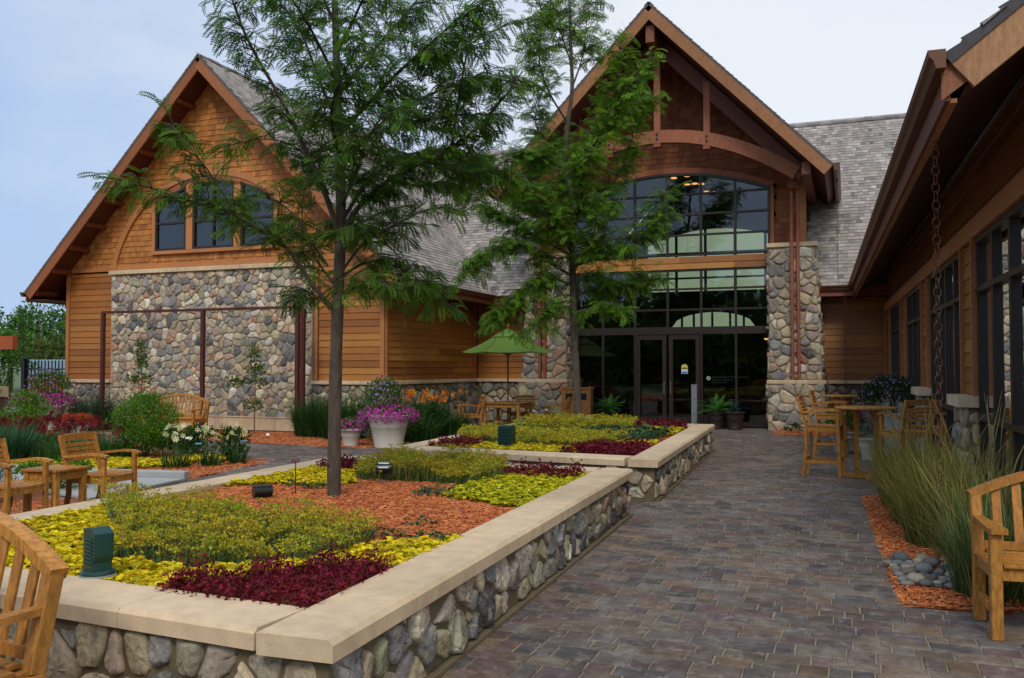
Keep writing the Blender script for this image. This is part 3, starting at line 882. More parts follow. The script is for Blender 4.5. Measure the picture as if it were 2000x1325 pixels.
# stone panel and plinth
mb = MB(); box(mb, (SX0, 18.80, .28), (SX1, 18.93, 4.15)); box(mb, (XL, 18.84, 0), (SX0, 18.93, 1.2)); box(mb, (SX1, 18.84, 0), (XR + .03, 18.93, 1.2))
box(mb, (XR, 18.93, 0), (XR + .06, 24.45, 1.2)); mb.build('mortar_bed', M['mortarl'], wing)
mb = MB()
mb.mark(); stones(mb, (SX0, 18.80, .30), (1, 0, 0), (0, 0, 1), (0, -1, 0), SX1 - SX0, 3.84, .178, .009, .026, 1.1, tone=1.38)
mb.mark(); stones(mb, (XL, 18.84, 0), (1, 0, 0), (0, 0, 1), (0, -1, 0), SX0 - XL, 1.2, .19, .011, .036)
mb.mark(); stones(mb, (SX1, 18.84, 0), (1, 0, 0), (0, 0, 1), (0, -1, 0), XR - SX1, 1.2, .19, .011, .036)
mb.mark(); stones(mb, (XR + .06, 18.9, 0), (0, 1, 0), (0, 0, 1), (1, 0, 0), 5.5, 1.2, .24, .014, .04, tone=.85)
mb.build('fieldstone', M['stone'], wing, smooth=True)
mb = MB()
mb.mark(); coping_run(mb, (SX0 - .03, 18.83), (SX1 + .03, 18.83), .26, 4.12, 4.23, .42, .01, (1.0, 1.02, 1.0))
mb.mark(); coping_run(mb, (XL - .05, 18.85), (SX0 - .0, 18.85), .22, 1.18, 1.27, .55, .01)
mb.mark(); coping_run(mb, (SX1, 18.85), (XR + .14, 18.85), .22, 1.18, 1.27, .7, .01)
mb.mark(); coping_run(mb, (XR + .05, 18.965), (XR + .05, 24.45), .22, 1.18, 1.27, .8, .01)
mb.build('coping', M['lime'], wing)
mb = MB()
for i in range(11):
    x0 = SX0 - .15 + i * .62
    if x0 + .61 > SX1 + .1: break
    box(mb, (x0 + .003, 18.70, .02), (x0 + .617, 18.84, .34), np.array((1, .97, .95)) * rng.uniform(.95, 1.03))
box(mb, (SX0 - .15, 18.68, .335), (SX1 + .1, 18.86, .36))
mb.build('plinth', M['lime'], wing)
# arched triple window
def ztop(x): return 0 * x + 5.30 + 1.22 * math.sqrt(max(0, 1 - ((x + 15.5) / 2.16) ** 2))
win = MB()
xs = [WL + .05, -16.36, -16.12, -14.83, -14.59, WR - .05]
for a, b in ((xs[0], xs[1]), (xs[2], xs[3]), (xs[4], xs[5])):
    for z in (WB + .03, 5.45, ): beam(win, (a, 18.86, z), (b, 18.86, z), .06, .055)
    beam(win, (a + .025, 18.861, WB), (a + .025, 18.861, ztop(a) - .04), .05, .06, up=(0, 1, 0)); beam(win, (b - .025, 18.861, WB), (b - .025, 18.861, ztop(b) - .04), .05, .06, up=(0, 1, 0))
    if b - a < 1.1: beam(win, (a, 18.862, 6.02), (b, 18.862, 6.02), .06, .035)
    m_ = (a + b) / 2
    if b - a > 1.1: beam(win, (m_, 18.862, WB), (m_, 18.862, ztop(m_) - .05), .045, .06, up=(0, 1, 0))
    sweep(win, [(x, 18.858, ztop(x) - .06) for x in np.linspace(a, b, 10)], .06, .055, up=(0, 1, 0))
wf = win.build('window', M['frame'], wing)
tm = MB()
for x in (WL, WR): beam(tm, (x, 18.87, WB - .05), (x, 18.87, ztop(x) + .06), .10, .10, up=(0, 1, 0), col=(.47, .19, .055))
for x in (-16.24, -14.71): beam(tm, (x, 18.872, WB), (x, 18.872, ztop(x)), .21, .09, up=(0, 1, 0), col=(.50, .20, .058))
beam(tm, (WL - .08, 18.865, WB - .05), (WR + .08, 18.865, WB - .05), .10, .09, col=(.47, .19, .055))
tm.build('window_trim', M['cedar'], wf)
# head infill between the window heads and the curved trim
hd = MB()
X_ = np.linspace(WL, WR, 30)
for i in range(29):
    a, b = X_[i], X_[i + 1]
    hd.add([[a, 18.875, ztop(a) - .03], [b, 18.875, ztop(b) - .03], [b, 18.875, ztop(b) + .15], [a, 18.875, ztop(a) + .15]], [[0, 1, 2, 3]], (.34, .105, .04))
hd.build('head_board', M['cedar'], wf)
gl = MB()
for i in range(29):
    a, b = X_[i], X_[i + 1]
    gl.add([[a, 18.885, WB], [b, 18.885, WB], [b, 18.885, ztop(b)], [a, 18.885, ztop(a)]], [[0, 1, 2, 3]])
gl.build('pane', M['glassdark'], wf)
# roof
ROOFC = [(0.3168, 0.2848, 0.2622), (0.3696, 0.3337, 0.3082), (0.2640, 0.2359, 0.2162), (0.4048, 0.3694, 0.3450), (0.3344, 0.2893, 0.2576), (0.2992, 0.2715, 0.2576)]
mb = MB()
EX = 5.86
YR0 = 18.2
for sg in (1, -1):
    o = A(GX + sg * EX, YR0 - .03, GZ - EX * GS)
    vdir = nrm((-sg, 0, GS)); n_out = nrm((sg * GS, 0, 1))
    LEN = math.hypot(EX, EX * GS)
    if sg == 1:
        def ins_r(P):
            x = GX + EX - P[:, 0] * 0 - P[:, 1] / LEN * EX; y = YR0 - .03 + P[:, 0]
            return (GZ - np.abs(x - GX) * GS > 3.65 + (y - 23.8) - .1) | (y > 29.4)
        shingles(mb, o, (0, 1, 0), vdir, n_out, 15.0, LEN, ins_r, .145, .09, .19, .017, ROOFC, var=.14, patchy=0)
    # solid slab under the shingles
    tk = .16
    a0, a1 = o - n_out * .002, o + vdir * LEN
    if sg == -1:
        mb.add([a0, a0 + A(0, 15, 0), a1 + A(0, 15, 0), a1], [[0, 1, 2, 3]], (.22, .2, .19))
    mb.add([a0 - n_out * .004, a0 + A(0, 15, 0) - n_out * .004, a1 + A(0, 15, 0) - n_out * .004, a1 - n_out * .004], [[0, 1, 2, 3]], (.10, .09, .085))
    # ragged dark shingle edge along the rake
    k = 60
    for i in range(k):
        p, q = o + vdir * LEN * i / k, o + vdir * LEN * (i + 1) / k
        h = n_out * (.012 + .012 * rng.random())
        mb.add([p - n_out * .05, q - n_out * .05, q + h * .3, p + h], [[0, 1, 2, 3]] if sg > 0 else [[3, 2, 1, 0]], (.12, .10, .09))
rf = mb.build('roof', M['roofsh'], wing)
mb = MB()
for i in range(40):
    y = YR0 + i * .36
    for sg in (1, -1):
        n_out = nrm((sg * GS, 0, 1)); vd = nrm((sg, 0, -GS))
        p = A(GX, y, GZ) + n_out * (.03 + .012 * (i % 2))
        mb.add([p, p + A(0, .4, 0), p + A(0, .4, 0) + vd * .14, p + vd * .14], [[0, 1, 2, 3]] if sg < 0 else [[3, 2, 1, 0]], (.16, .14, .13))
mb.build('ridge_cap', M['roofsh'], rf)
mb = MB()      # valley flashing where the wing meets the long roof
for i in range(26):
    t0, t1 = i / 26, (i + 1) / 26
    def vp(t):
        x = -9.65 - t * 5.2; return A(x, 23.8 + zl(x) - 3.65, zl(x) + .035)
    p, q = vp(t0), vp(t1); s = nrm((1, 1, 0)) * .0 + A(.10, .0, -.10) ; s2 = A(-.0, -.10, -.0)
    mb.add([p + A(.13, -.0, -.10), q + A(.13, 0, -.10), q, p], [[0, 1, 2, 3]], A(.36, .25, .21) * (1 if i % 3 else .8))
    mb.add([p, q, q + A(.0, -.14, -.10) + A(0, 0, .02), p + A(.0, -.14, -.10) + A(0, 0, .02)], [[0, 1, 2, 3]], A(.42, .31, .27))
mb.build('valley_flashing', mat('aged_copper', rough=.5, nscale=4, namt=.2, metal=.2), rf)
mb = MB()      # soffit boards of the rake overhang and boxed eave, overhang shade put into their colour
for sg in (1, -1):
    n_out = nrm((sg * GS, 0, 1)); dn = n_out * .20
    a, b = A(GX + sg * EX, 0, GZ - EX * GS) - dn, A(GX, 0, GZ) - A(0, 0, .28)
    for y0, y1 in ((YR0, 19.0), (19.0, 33.5)):
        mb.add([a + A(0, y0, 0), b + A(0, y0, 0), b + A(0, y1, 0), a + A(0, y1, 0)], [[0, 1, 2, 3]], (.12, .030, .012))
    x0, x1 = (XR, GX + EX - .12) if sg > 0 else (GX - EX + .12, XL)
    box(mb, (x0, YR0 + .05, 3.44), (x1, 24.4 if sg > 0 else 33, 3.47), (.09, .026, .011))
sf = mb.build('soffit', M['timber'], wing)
mb = MB()
for sg in (1, -1):
    for k in range(9):
        x = GX + sg * (.7 + k * .6); z = zl(x) - .38
        mb.mark(); beam(mb, (x, YR0 + .05, z), (x, 18.92, z), .09, .12, up=nrm((sg * GS, 0, 1)), col=(.22, .065, .025))
mb.build('lookout', M['timber'], sf)
mb = MB()
for sg in (1, -1):
    n_out = nrm((sg * GS, 0, 1)); a, b = A(GX + sg * (EX - .02), YR0, GZ - (EX - .02) * GS) - n_out * .16, A(GX + sg * .0, YR0, GZ) - A(0, 0, .23)
    a[1] -= .003 * sg; b[1] -= .003 * sg
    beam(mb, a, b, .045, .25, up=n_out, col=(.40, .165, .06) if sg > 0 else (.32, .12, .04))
    xx = GX + sg * (EX - .03)
    beam(mb, (xx, YR0 + .03, 3.52), (xx, 24.0 if sg > 0 else 33, 3.52), .03, .2, col=(.30, .10, .04))
mb.build('fascia', M['timber'], wing)
def gutter(mb, p0, p1, side, w=.13, h=.12):
    """K-profile gutter; side = outward unit vector"""
    p0, p1, s = A(*p0), A(*p1), A(*side); z = A(0, 0, 1)
    prof = [(0, 0), (0, -h), (w * .55, -h), (w * .7, -h * .55), (w * .92, -h * .35), (w, 0), (w - .012, 0), (w * .85, -h * .3), (w * .6, -h * .5), (w * .5, -h * .93), (.012, -h * .93), (.012, 0)]
    P = [[p + s * a + z * b for a, b in prof] for p in (p0, p1)]
    n = len(prof); f = [[i, (i + 1) % n, n + (i + 1) % n, n + i] for i in range(n)]
    mb.add(np.vstack(P), f)
    e = [(0, 0), (0, -h), (w * .55, -h), (w * .7, -h * .55), (w * .92, -h * .35), (w, 0)]
    for p in (p0, p1): mb.add([p + s * a + z * b for a, b in e], [list(range(6))])
mb = MB()
mb.mark(); gutter(mb, (GX + EX, YR0 - .05, 3.68), (GX + EX, 23.75, 3.68), (1, 0, 0))
mb.mark(); gutter(mb, (GX - EX, YR0 - .05, 3.68), (GX - EX, 33, 3.68), (-1, 0, 0))
mb.build('gutter', M['copper'], wing)

# ------------------------------------------------------------------ entrance hall with the long roof
EC, EY = -4.59, 24.2                              # centre line, glass wall
EAX, EAZ, ES, EHW, ERY = -4.59, 10.80, 1.03, 4.34, 21.9
hall = thing('entrance_hall', 'central entrance hall with a timber trussed gable, arched glass wall and fieldstone pillars', 'building', (EC, EY, 0))
def ze(x): return EAZ - abs(x - EAX) * ES
HX0, HX1 = -8.2, -1.0
GX0, GX1 = -7.28, -1.90
XM = [-7.28, -6.41, -5.50, -4.59, -3.68, -2.77, -1.90]
def zarch(x): return 6.36 + .54 * (1 - ((x - EC) / 2.72) ** 2)
mb = MB()
box(mb, (-10.5, 24.53, 0), (-8.25, 24.8, 4.2)); box(mb, (-.95, 24.53, 0), (1.6, 24.8, 4.2))
box(mb, (HX0, 24.45, 0), (-7.3, 24.7, 6.4)); box(mb, (-1.88, 24.45, 0), (HX1, 24.7, 6.4))
for x in (HX0, HX1 - .2): box(mb, (x, 24.7, 0), (x + .2, 34, 6.88))
prism(mb, [(HX0, 6.4), (GX0, 6.4)] + [(x, zarch(x) + .1) for x in np.linspace(GX0, GX1, 15)] + [(GX1, 6.4), (HX1, 6.4), (HX1, ze(HX1) - .3), (EC, EAZ - .35), (HX0, ze(HX0) - .3)],
      (0, 24.35, 0), (1, 0, 0), (0, 0, 1), (0, .2, 0))
# back wall of the hall with its own openings
B0, B1, BZ0 = -7.25, -2.0, 4.5
def zb(x): return 6.3 + .58 * (1 - ((x + 4.62) / 2.63) ** 2)
def zb2(x): return 3.08 + .62 * math.sqrt(max(0, 1 - ((x + 4.76) / 1.6) ** 2))
prism(mb, [(HX0, 0), (HX0, 6.5), (B0, 6.5), (B0, 0)], (0, 34, 0), (1, 0, 0), (0, 0, 1), (0, .2, 0))
prism(mb, [(B1, 0), (B1, 6.5), (HX1, 6.5), (HX1, 0)], (0, 34, 0), (1, 0, 0), (0, 0, 1), (0, .2, 0))
prism(mb, [(B0, 6.5), (B0, zb(B0))] + [(x, zb(x)) for x in np.linspace(B0, B1, 15)] + [(B1, 6.5), (HX1, 6.5), (EC, EAZ - .3), (HX0, 6.5)], (0, 34, 0), (1, 0, 0), (0, 0, 1), (0, .2, 0))
prism(mb, [(B0, BZ0), (B1, BZ0), (B1, 3.0), (-3.16, 3.0)] + [(x, zb2(x)) for x in np.linspace(-3.16, -6.36, 15)] + [(-6.36, 3.0), (B0, 3.0)], (0, 34, 0), (1, 0, 0), (0, 0, 1), (0, .2, 0))
prism(mb, [(B0, 0), (B0, 3.0), (-6.36, 3.0), (-6.36, 2.9), (-3.16, 2.9), (-3.16, 3.0), (B1, 3.0), (B1, 0)], (0, 34, 0), (1, 0, 0), (0, 0, 1), (0, .2, 0))
box(mb, (HX0, 24.3, -.02), (HX1, 34, .0), (1, 1, 1))
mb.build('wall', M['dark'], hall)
bw = MB()
for x in (-6.1, -5.0, -3.9, -2.8): box(bw, (x - .05, 33.96, BZ0), (x + .05, 34.02, zb(x)))
for x in (-5.9, -5.45, -4.76, -4.1, -3.6): box(bw, (x - .04, 33.96, 2.9), (x + .04, 34.02, zb2(x)))
for z in (5.0, 5.95): box(bw, (B0, 33.955, z - .035), (B1, 34.02, z + .035))
b_ = bw.build('window', M['black'], hall)
bw = MB()
X_ = np.linspace(B0, B1, 16)
for i in range(15): bw.add([[X_[i], 34.05, 2.8], [X_[i + 1], 34.05, 2.8], [X_[i + 1], 34.05, zb(X_[i + 1])], [X_[i], 34.05, zb(X_[i])]], [[0, 1, 2, 3]])
bw.build('pane', M['glassgreen'], b_)
# clapboards beside the entrance
mb = MB()
mb.mark(); siding(mb, (0, 24.53, 0), (1, 0, 0), (0, -1, 0), -10.36, -8.5, 1.27, 3.75, .167, tone=.8)
mb.mark(); siding(mb, (0, 24.53, 0), (1, 0, 0), (0, -1, 0), -.62, .95, 1.27, 3.75, .167, tone=.8)
mb.mark(); siding(mb, (0, 24.16, 0), (1, 0, 0), (0, -1, 0), -7.3, -1.87, 4.27, 4.60, .165, 4.27, tone=1.0)
mb.build('siding', M['cedar'], hall)
mb = MB()
DSH = [(0.2464, 0.0748, 0.0229), (0.22, 0.0616, 0.0194), (0.2728, 0.088, 0.0264), (0.1848, 0.0528, 0.0176), (0.2552, 0.0792, 0.0238), (0.2992, 0.0968, 0.029)]  # shingle palette darkened for the shade beneath the overhang
def ins_e(P):
    x, z = P[:, 0] + HX0, P[:, 1] + 4.80
    ok = z < EAZ - np.abs(x - EAX) * ES - .3
    za = 6.36 + .54 * (1 - ((x - EC) / 2.72) ** 2)
    ok &= ~((x > GX0 - .1) & (x < GX1 + .1) & (z < za + .12))
    return ok
shingles(mb, (HX0, 24.34, 4.80), (1, 0, 0), (0, 0, 1), (0, -1, 0), HX1 - HX0, 6.0, ins_e, .152, .09, .19, .022, DSH, jitter=.006)
mb.build('shingle_cladding', M['shingle'], hall)
# cedar trims
mb = MB()
for x in (HX0 + .05, HX1 - .05): beam(mb, (x, 24.30, 4.78), (x, 24.30, 6.6), .16, .10, up=(0, 1, 0), col=(.46, .19, .06))
for x in (GX0 - .06, GX1 + .06): beam(mb, (x, 24.27, 4.62), (x, 24.27, zarch(x) + .05), .12, .08, up=(0, 1, 0), col=(.42, .16, .05))
sweep(mb, [(x, 24.27, zarch(x) + .10) for x in np.linspace(GX0 - .1, GX1 + .1, 24)], .16, .08, up=(0, 1, 0), col=(.36, .11, .045))
for x in (GX0 - .08, GX1 + .05): beam(mb, (x, 24.22, 0), (x, 24.22, 4.27), .12, .12, up=(0, 1, 0), col=(.30, .085, .04))
mb.build('trim', M['cedar'], hall)
# glass wall frames
def wframe(mb, x0, x1, z0, z1, w=.055, y=24.22, d=.10):
    beam(mb, (x0, y, z0), (x1, y, z1), d if z0 == z1 else w, w if z0 == z1 else d, up=(0, 0, 1) if z0 == z1 else (0, 1, 0))
up = MB()
for x in XM: wframe(up, x, x, 4.62, zarch(x), .06)
for z in (4.655, 5.20, 5.76): wframe(up, GX0, GX1, z, z, .05, 24.219, .094)
wframe(up, GX0, GX1, 6.32, 6.32, .045, 24.219, .094)
sweep(up, [(x, 24.215, zarch(x) - .02) for x in np.linspace(GX0, GX1, 24)], .07, .10, up=(0, 1, 0))
uw = up.build('window', M['frame'], hall); tag(uw, 'arched upper window of the entrance gable')
gl = MB(); X_ = np.linspace(GX0, GX1, 25)
for i in range(24): gl.add([[X_[i], 24.235, 4.64], [X_[i + 1], 24.235, 4.64], [X_[i + 1], 24.235, zarch(X_[i + 1])], [X_[i], 24.235, zarch(X_[i])]], [[0, 1, 2, 3]])
gl.build('pane', M['glass'], uw)
lo = MB()
for i, x in enumerate(XM):
    wframe(lo, x, x, 2.5 if i == 3 else 0, 4.27, .055)
for z, w in ((4.24, .06), (3.73, .05), (3.17, .05), (2.60, .20), (.09, .10)):
    if z < .2:
        wframe(lo, GX0, XM[2], z, z, w, 24.219, .094); wframe(lo, XM[4], GX1, z, z, w, 24.219, .094)
    else: wframe(lo, GX0, GX1, z, z, w, 24.219, .094)
lw = lo.build('window', M['frame'], hall); tag(lw, 'tall lower storefront window around the entrance doors')
gl = MB(); quad(gl, (GX0, 24.236, .02), (GX1, 24.236, .02), (GX1, 24.236, 4.27), (GX0, 24.236, 4.27)); gl.build('pane', M['glass'], lw)
for a, b, hs in ((XM[2] + .04, EC - .035, 1), (EC + .035, XM[4] - .04, -1)):
    dr = MB()
    for x in (a + .055, b - .055): beam(dr, (x, 24.17, .02), (x, 24.17, 2.48), .11, .05, up=(0, 1, 0))
    for z, w in ((.14, .24), (2.42, .12)): beam(dr, (a + .1, 24.169, z), (b - .1, 24.169, z), .045, w)
    d = dr.build('door', M['frame'], hall)
    h = MB(); hx = (b - .055) if hs > 0 else (a + .055)
    tube(h, [(hx, 24.14, .86), (hx, 24.08, .88), (hx, 24.08, 1.18), (hx, 24.14, 1.20)], .012, 8)
    h.build('handle', M['steel'], d)
# pillars
for side, px0, px1, lx0, lx1 in ((1, -1.87, -.76, -1.90, -.54), (-1, -8.42, -7.31, -8.64, -7.28)):
    pl = MB(); box(pl, (lx0, 23.42, 0), (lx1, 24.45, 1.2)); prism(pl, [(px0 - (.18 if side < 0 else 0), 1.2), (px1 + (.18 if side > 0 else 0), 1.2), (px1, 4.68), (px0, 4.68)], (0, 23.60, 0), (1, 0, 0), (0, 0, 1), (0, .85, 0))
    pm = pl.build('pillar', M['mortarl'], hall)
    ps = MB()
    ps.mark(); stones(ps, (lx0, 23.42, 0), (1, 0, 0), (0, 0, 1), (0, -1, 0), lx1 - lx0, 1.2, .235, .010, .036, .95, tone=1.15)
    ps.mark(); stones(ps, (px0, 23.60, 1.27), (1, 0, 0), (0, 0, 1), (0, -1, 0), px1 - px0, 3.4, .215, .010, .036, .95, tone=1.15)
    for xx, s_ in ((lx0, -1), (lx1, 1)):
        u = (0, -1, 0) if s_ < 0 else (0, 1, 0)
        o_ = (xx, 24.45 if s_ < 0 else 23.42, 0)
        ps.mark(); stones(ps, o_, u, (0, 0, 1), (s_, 0, 0), 1.03, 1.2, .26, .014, .045)
        xq = px0 if s_ < 0 else px1
        ps.mark(); stones(ps, (xq, 24.45 if s_ < 0 else 23.6, 1.27), u, (0, 0, 1), (s_, 0, 0), .85, 3.4, .25, .014, .045)
    for piece in ps.done + [(ps.v, 0, 0, 0, 0)]:             # the outer side of the pillar flares towards its foot
        for V in piece[0]:
            if V[0][2] > 1.2:
                k_ = np.clip((4.7 - V[:, 2]) / 3.4, 0, 1) * .18
                V[:, 0] += (V[:, 0] - px0) / (px1 - px0) * k_ if side > 0 else -(px1 - V[:, 0]) / (px1 - px0) * k_
    ps.build('fieldstone', M['stone'], pm, smooth=True)
    pc = MB()
    pc.mark(); coping_run(pc, (lx0 - .03, 23.62), (lx1 + .05, 23.62), .46, 1.18, 1.28, .7, .012)
    box(pc, (lx1 - .1, 23.85, 1.18), (lx1 + .05, 24.46, 1.279)); box(pc, (lx0 - .03, 23.85, 1.18), (lx0 + .1, 24.46, 1.279))
    pc.mark(); coping_run(pc, (px0 - .05, 23.72), (px1 + .1, 23.72), .36, 4.67, 4.78, .7, .012)
    box(pc, (px0 - .05, 23.9, 4.67), (px1 + .1, 24.4, 4.779))
    pc.build('coping', M['lime'], pm)
    tp = MB(); xc = -1.215 if side > 0 else -7.965
    for dx in (-.075, .075):
        beam(tp, (xc + dx, 23.49, 1.28), (xc + dx, 23.49, 6.2), .075, .13, up=(0, 1, 0), col=(.34, .105, .055), ch=.006)
    beam(tp, (xc, 23.40, 6.10), (xc, 23.40, 7.0), .30, .32, up=(0, 1, 0), col=(.20, .055, .024), ch=.012)
    tp.build('timber_post', M['timber'], hall)
# low walls beside the entrance
mb = MB(); box(mb, (-10.36, 24.36, 0), (-8.6, 24.53, 1.2)); mb.mark(); box(mb, (-.56, 24.36, 0), (.98, 24.53, 1.2)); mb.build('low_wall', M['mortar'], hall)
mb = MB()
mb.mark(); stones(mb, (-10.34, 24.36, 0), (1, 0, 0), (0, 0, 1), (0, -1, 0), 1.75, 1.2, .24, .014, .045, tone=.9)
mb.mark(); stones(mb, (-.54, 24.36, 0), (1, 0, 0), (0, 0, 1), (0, -1, 0), 1.5, 1.2, .26, .014, .045, tone=.8)
mb.build('fieldstone', M['stone'], hall, smooth=True)
mb = MB(); mb.mark(); coping_run(mb, (-10.34, 24.37), (-8.6, 24.37), .24, 1.18, 1.27, .8, .01); mb.mark(); coping_run(mb, (-.48, 24.37), (.96, 24.37), .24, 1.18, 1.27, .8, .01)
mb.build('coping', M['lime'], hall)
# truss
mb = MB()
TY = 22.95
pts = [(x, TY, 7.62 - .135 * (x - EC) ** 2 * .75) for x in np.linspace(-8.05, -1.13, 30)]
sweep(mb, pts, .20, .33, up=(0, 1, 0), col=(.36, .13, .065))
tie = None
V = mb
tt = MB()
sweep(tt, [(p[0], p[1], p[2]) for p in pts], .33, .20, up=(0, 1, 0), col=(.36, .13, .065))
tt.build('arched_tie_beam', M['timber'], hall)
for x in (EC, EC + 1.28, EC - 1.28):
    kp = MB(); zt = ze(x) - .55
    zb_ = 7.62 - .101 * (x - EC) ** 2
    beam(kp, (x, TY, zb_ + .16), (x, TY, zt), .17, .17, up=(0, 1, 0), col=(.37, .135, .07), ch=.008)
    beam(kp, (x, TY - .0, zb_ - .26), (x, TY, zb_ - .165), .18, .18, up=(0, 1, 0), col=(.33, .11, .055))
    k_ = kp.build('king_post', M['timber'], hall)
    bl = MB()
    for dz in (.06, -.06): beam(bl, (x, TY - .13, zb_ + dz), (x, TY - .10, zb_ + dz), .05, .05, col=(1, 1, 1))
    bl.build('bolt', M['black'], k_)
mb = MB()
for sg in (1, -1):
    n_out = nrm((sg * ES, 0, 1))
    a = A(EAX + sg * (EHW - .35), TY, ze(EAX + EHW - .35)) - n_out * .50; b = A(EAX, TY, EAZ) - A(0, 0, .50 * math.hypot(1, ES))
    beam(mb, a, b, .155, .34, up=n_out, col=(.14, .036, .015)); mb.mark()  # rafter colour lowered to strengthen the shade inside the gable
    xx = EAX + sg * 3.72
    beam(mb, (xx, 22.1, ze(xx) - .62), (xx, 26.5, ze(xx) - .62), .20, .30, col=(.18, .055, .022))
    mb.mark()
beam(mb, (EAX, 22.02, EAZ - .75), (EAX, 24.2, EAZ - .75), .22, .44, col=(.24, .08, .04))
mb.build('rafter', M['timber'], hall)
# entrance gable roof
mb = MB()
LEN = math.hypot(EHW, EHW * ES)
for sg in (1, -1):
    o = A(EAX + sg * EHW, ERY - .03, EAZ - EHW * ES); vd = nrm((-sg, 0, ES)); n_out = nrm((sg * ES, 0, 1))
    shingles(mb, o if sg > 0 else o + A(0, 9, 0), (0, 1, 0) if sg > 0 else (0, -1, 0), vd, n_out, 9.0, LEN, lambda P: np.ones(len(P), bool), .145, .1, .2, .017, ROOFC, var=.14)
    a0, a1 = o - n_out * .006, o + vd * LEN - n_out * .006
    mb.add([a0, a0 + A(0, 12.5, 0), a1 + A(0, 12.5, 0), a1], [[0, 1, 2, 3]], (.10, .09, .085))
    for i in range(44):
        p, q = o + vd * LEN * i / 44, o + vd * LEN * (i + 1) / 44
        h = n_out * (.016 + .014 * rng.random())
        mb.add([p - n_out * .05, q - n_out * .05, q + h * .3, p + h], [[0, 1, 2, 3]] if sg > 0 else [[3, 2, 1, 0]], (.10, .085, .08))
er = mb.build('roof', M['roofsh'], hall); tag(er, 'steep gable roof over the entrance')
mb = MB()
for i in range(26):
    for sg in (1, -1):
        n_out = nrm((sg * ES, 0, 1)); v2 = nrm((sg, 0, -ES)); p = A(EAX, ERY - .03 + i * .36, EAZ) + n_out * (.03 + .012 * (i % 2))
        mb.add([p, p + A(0, .4, 0), p + A(0, .4, 0) + v2 * .14, p + v2 * .14], [[0, 1, 2, 3]] if sg < 0 else [[3, 2, 1, 0]], (.14, .12, .11))
mb.build('ridge_cap', M['roofsh'], er)
mb = MB()
for sg in (1, -1):
    n_out = nrm((sg * ES, 0, 1))
    a, b = A(EAX + sg * EHW, 0, ze(EAX + EHW)) - n_out * .28, A(EAX, 0, EAZ - .28 * math.hypot(1, ES))
    mb.add([a + A(0, ERY, 0), b + A(0, ERY, 0), b + A(0, 34.2, 0), a + A(0, 34.2, 0)], [[0, 1, 2, 3]], (.10, .028, .012))  # gable shade deepened through a darker soffit colour
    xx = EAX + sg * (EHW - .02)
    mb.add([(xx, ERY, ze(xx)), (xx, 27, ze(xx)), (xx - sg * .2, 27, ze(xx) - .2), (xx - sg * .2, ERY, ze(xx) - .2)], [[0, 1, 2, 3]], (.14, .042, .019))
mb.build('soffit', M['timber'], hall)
mb = MB()
for sg in (1, -1):
    n_out = nrm((sg * ES, 0, 1)); a = A(EAX + sg * (EHW - .0), ERY, ze(EAX + EHW)) - n_out * .17; b = A(EAX, ERY, EAZ - .17 * math.hypot(1, ES))
    a[1] -= .003 * sg; b[1] -= .003 * sg
    beam(mb, a, b, .05, .27, up=n_out, col=(.33, .155, .062)); mb.mark()
mb.build('fascia', M['timber'], hall)
mb = MB(); mb.mark(); gutter(mb, (EAX + EHW + .0, ERY - .06, 6.36), (EAX + EHW, 26.4, 6.36), (1, 0, 0), .14, .16); mb.mark(); gutter(mb, (EAX - EHW, ERY - .06, 6.36), (EAX - EHW, 26.4, 6.36), (-1, 0, 0), .14, .16)
mb.mark(); gutter(mb, (-9.45, 23.78, 3.66), (-8.6, 23.78, 3.66), (0, -1, 0)); mb.mark(); gutter(mb, (-.62, 23.78, 3.66), (.30, 23.78, 3.66), (0, -1, 0))
mb.build('gutter', M['copper'], hall)
# the long roof behind
mb = MB()
LEN = math.hypot(5.65, 5.65)
def ins_m(P):
    x = -15.3 + P[:, 0]; y = 23.8 + P[:, 1] / LEN * 5.65; z = 3.65 + (y - 23.8)
    ok = z > GZ - np.abs(x - GX) * GS - .05
    ok &= ~((x > HX0 - .02) & (x < HX1 + .02) & (z < EAZ - np.abs(x - EAX) * ES))
    ok &= ~((x > HX0 - .35) & (x < -.68) & (y < 24.4))
    return ok
shingles(mb, (-15.3, 23.8, 3.65), (1, 0, 0), nrm((0, 1, 1)), nrm((0, -1, 1)), 19.8, LEN, ins_m, .145, .09, .2, .017, ROOFC, var=.16, patchy=1)
q = nrm((0, -1, 1)) * .008
for x0, x1 in ((-9.6, HX0), (HX1, 4.5)):
    mb.add([A(x0, 23.8, 3.65) - q, A(x1, 23.8, 3.65) - q, A(x1, 29.45, 9.3) - q, A(x0, 29.45, 9.3) - q], [[0, 1, 2, 3]], (.10, .09, .085))
mb.add([A(-15.4, 29.45, 9.3) - q, A(-9.6, 23.8, 3.65) - q, A(-9.6, 29.45, 9.3) - q], [[0, 1, 2]], (.10, .09, .085))
for a, b in ((-15.4, HX0), (HX1, 4.5)):
    mb.add([(a, 29.46, 9.29), (b, 29.46, 9.29), (b, 35, 3.7), (a, 35, 3.7)], [[0, 1, 2, 3]], (.2, .18, .17))
for sg in (1, -1):
    x1 = EC + sg * 3.6; zq = ze(x1); x2 = EC + sg * 1.45
    mb.add([A(x1, 23.8 + zq - 3.65, zq) - q, A(x1, 29.45, 9.3) - q, A(x2, 29.45, 9.3) - q], [[0, 1, 2]], (.1, .09, .085))
mr = mb.build('roof', M['roofsh'], hall); tag(mr, 'long weathered shingle roof behind the entrance gable')
mb = MB()
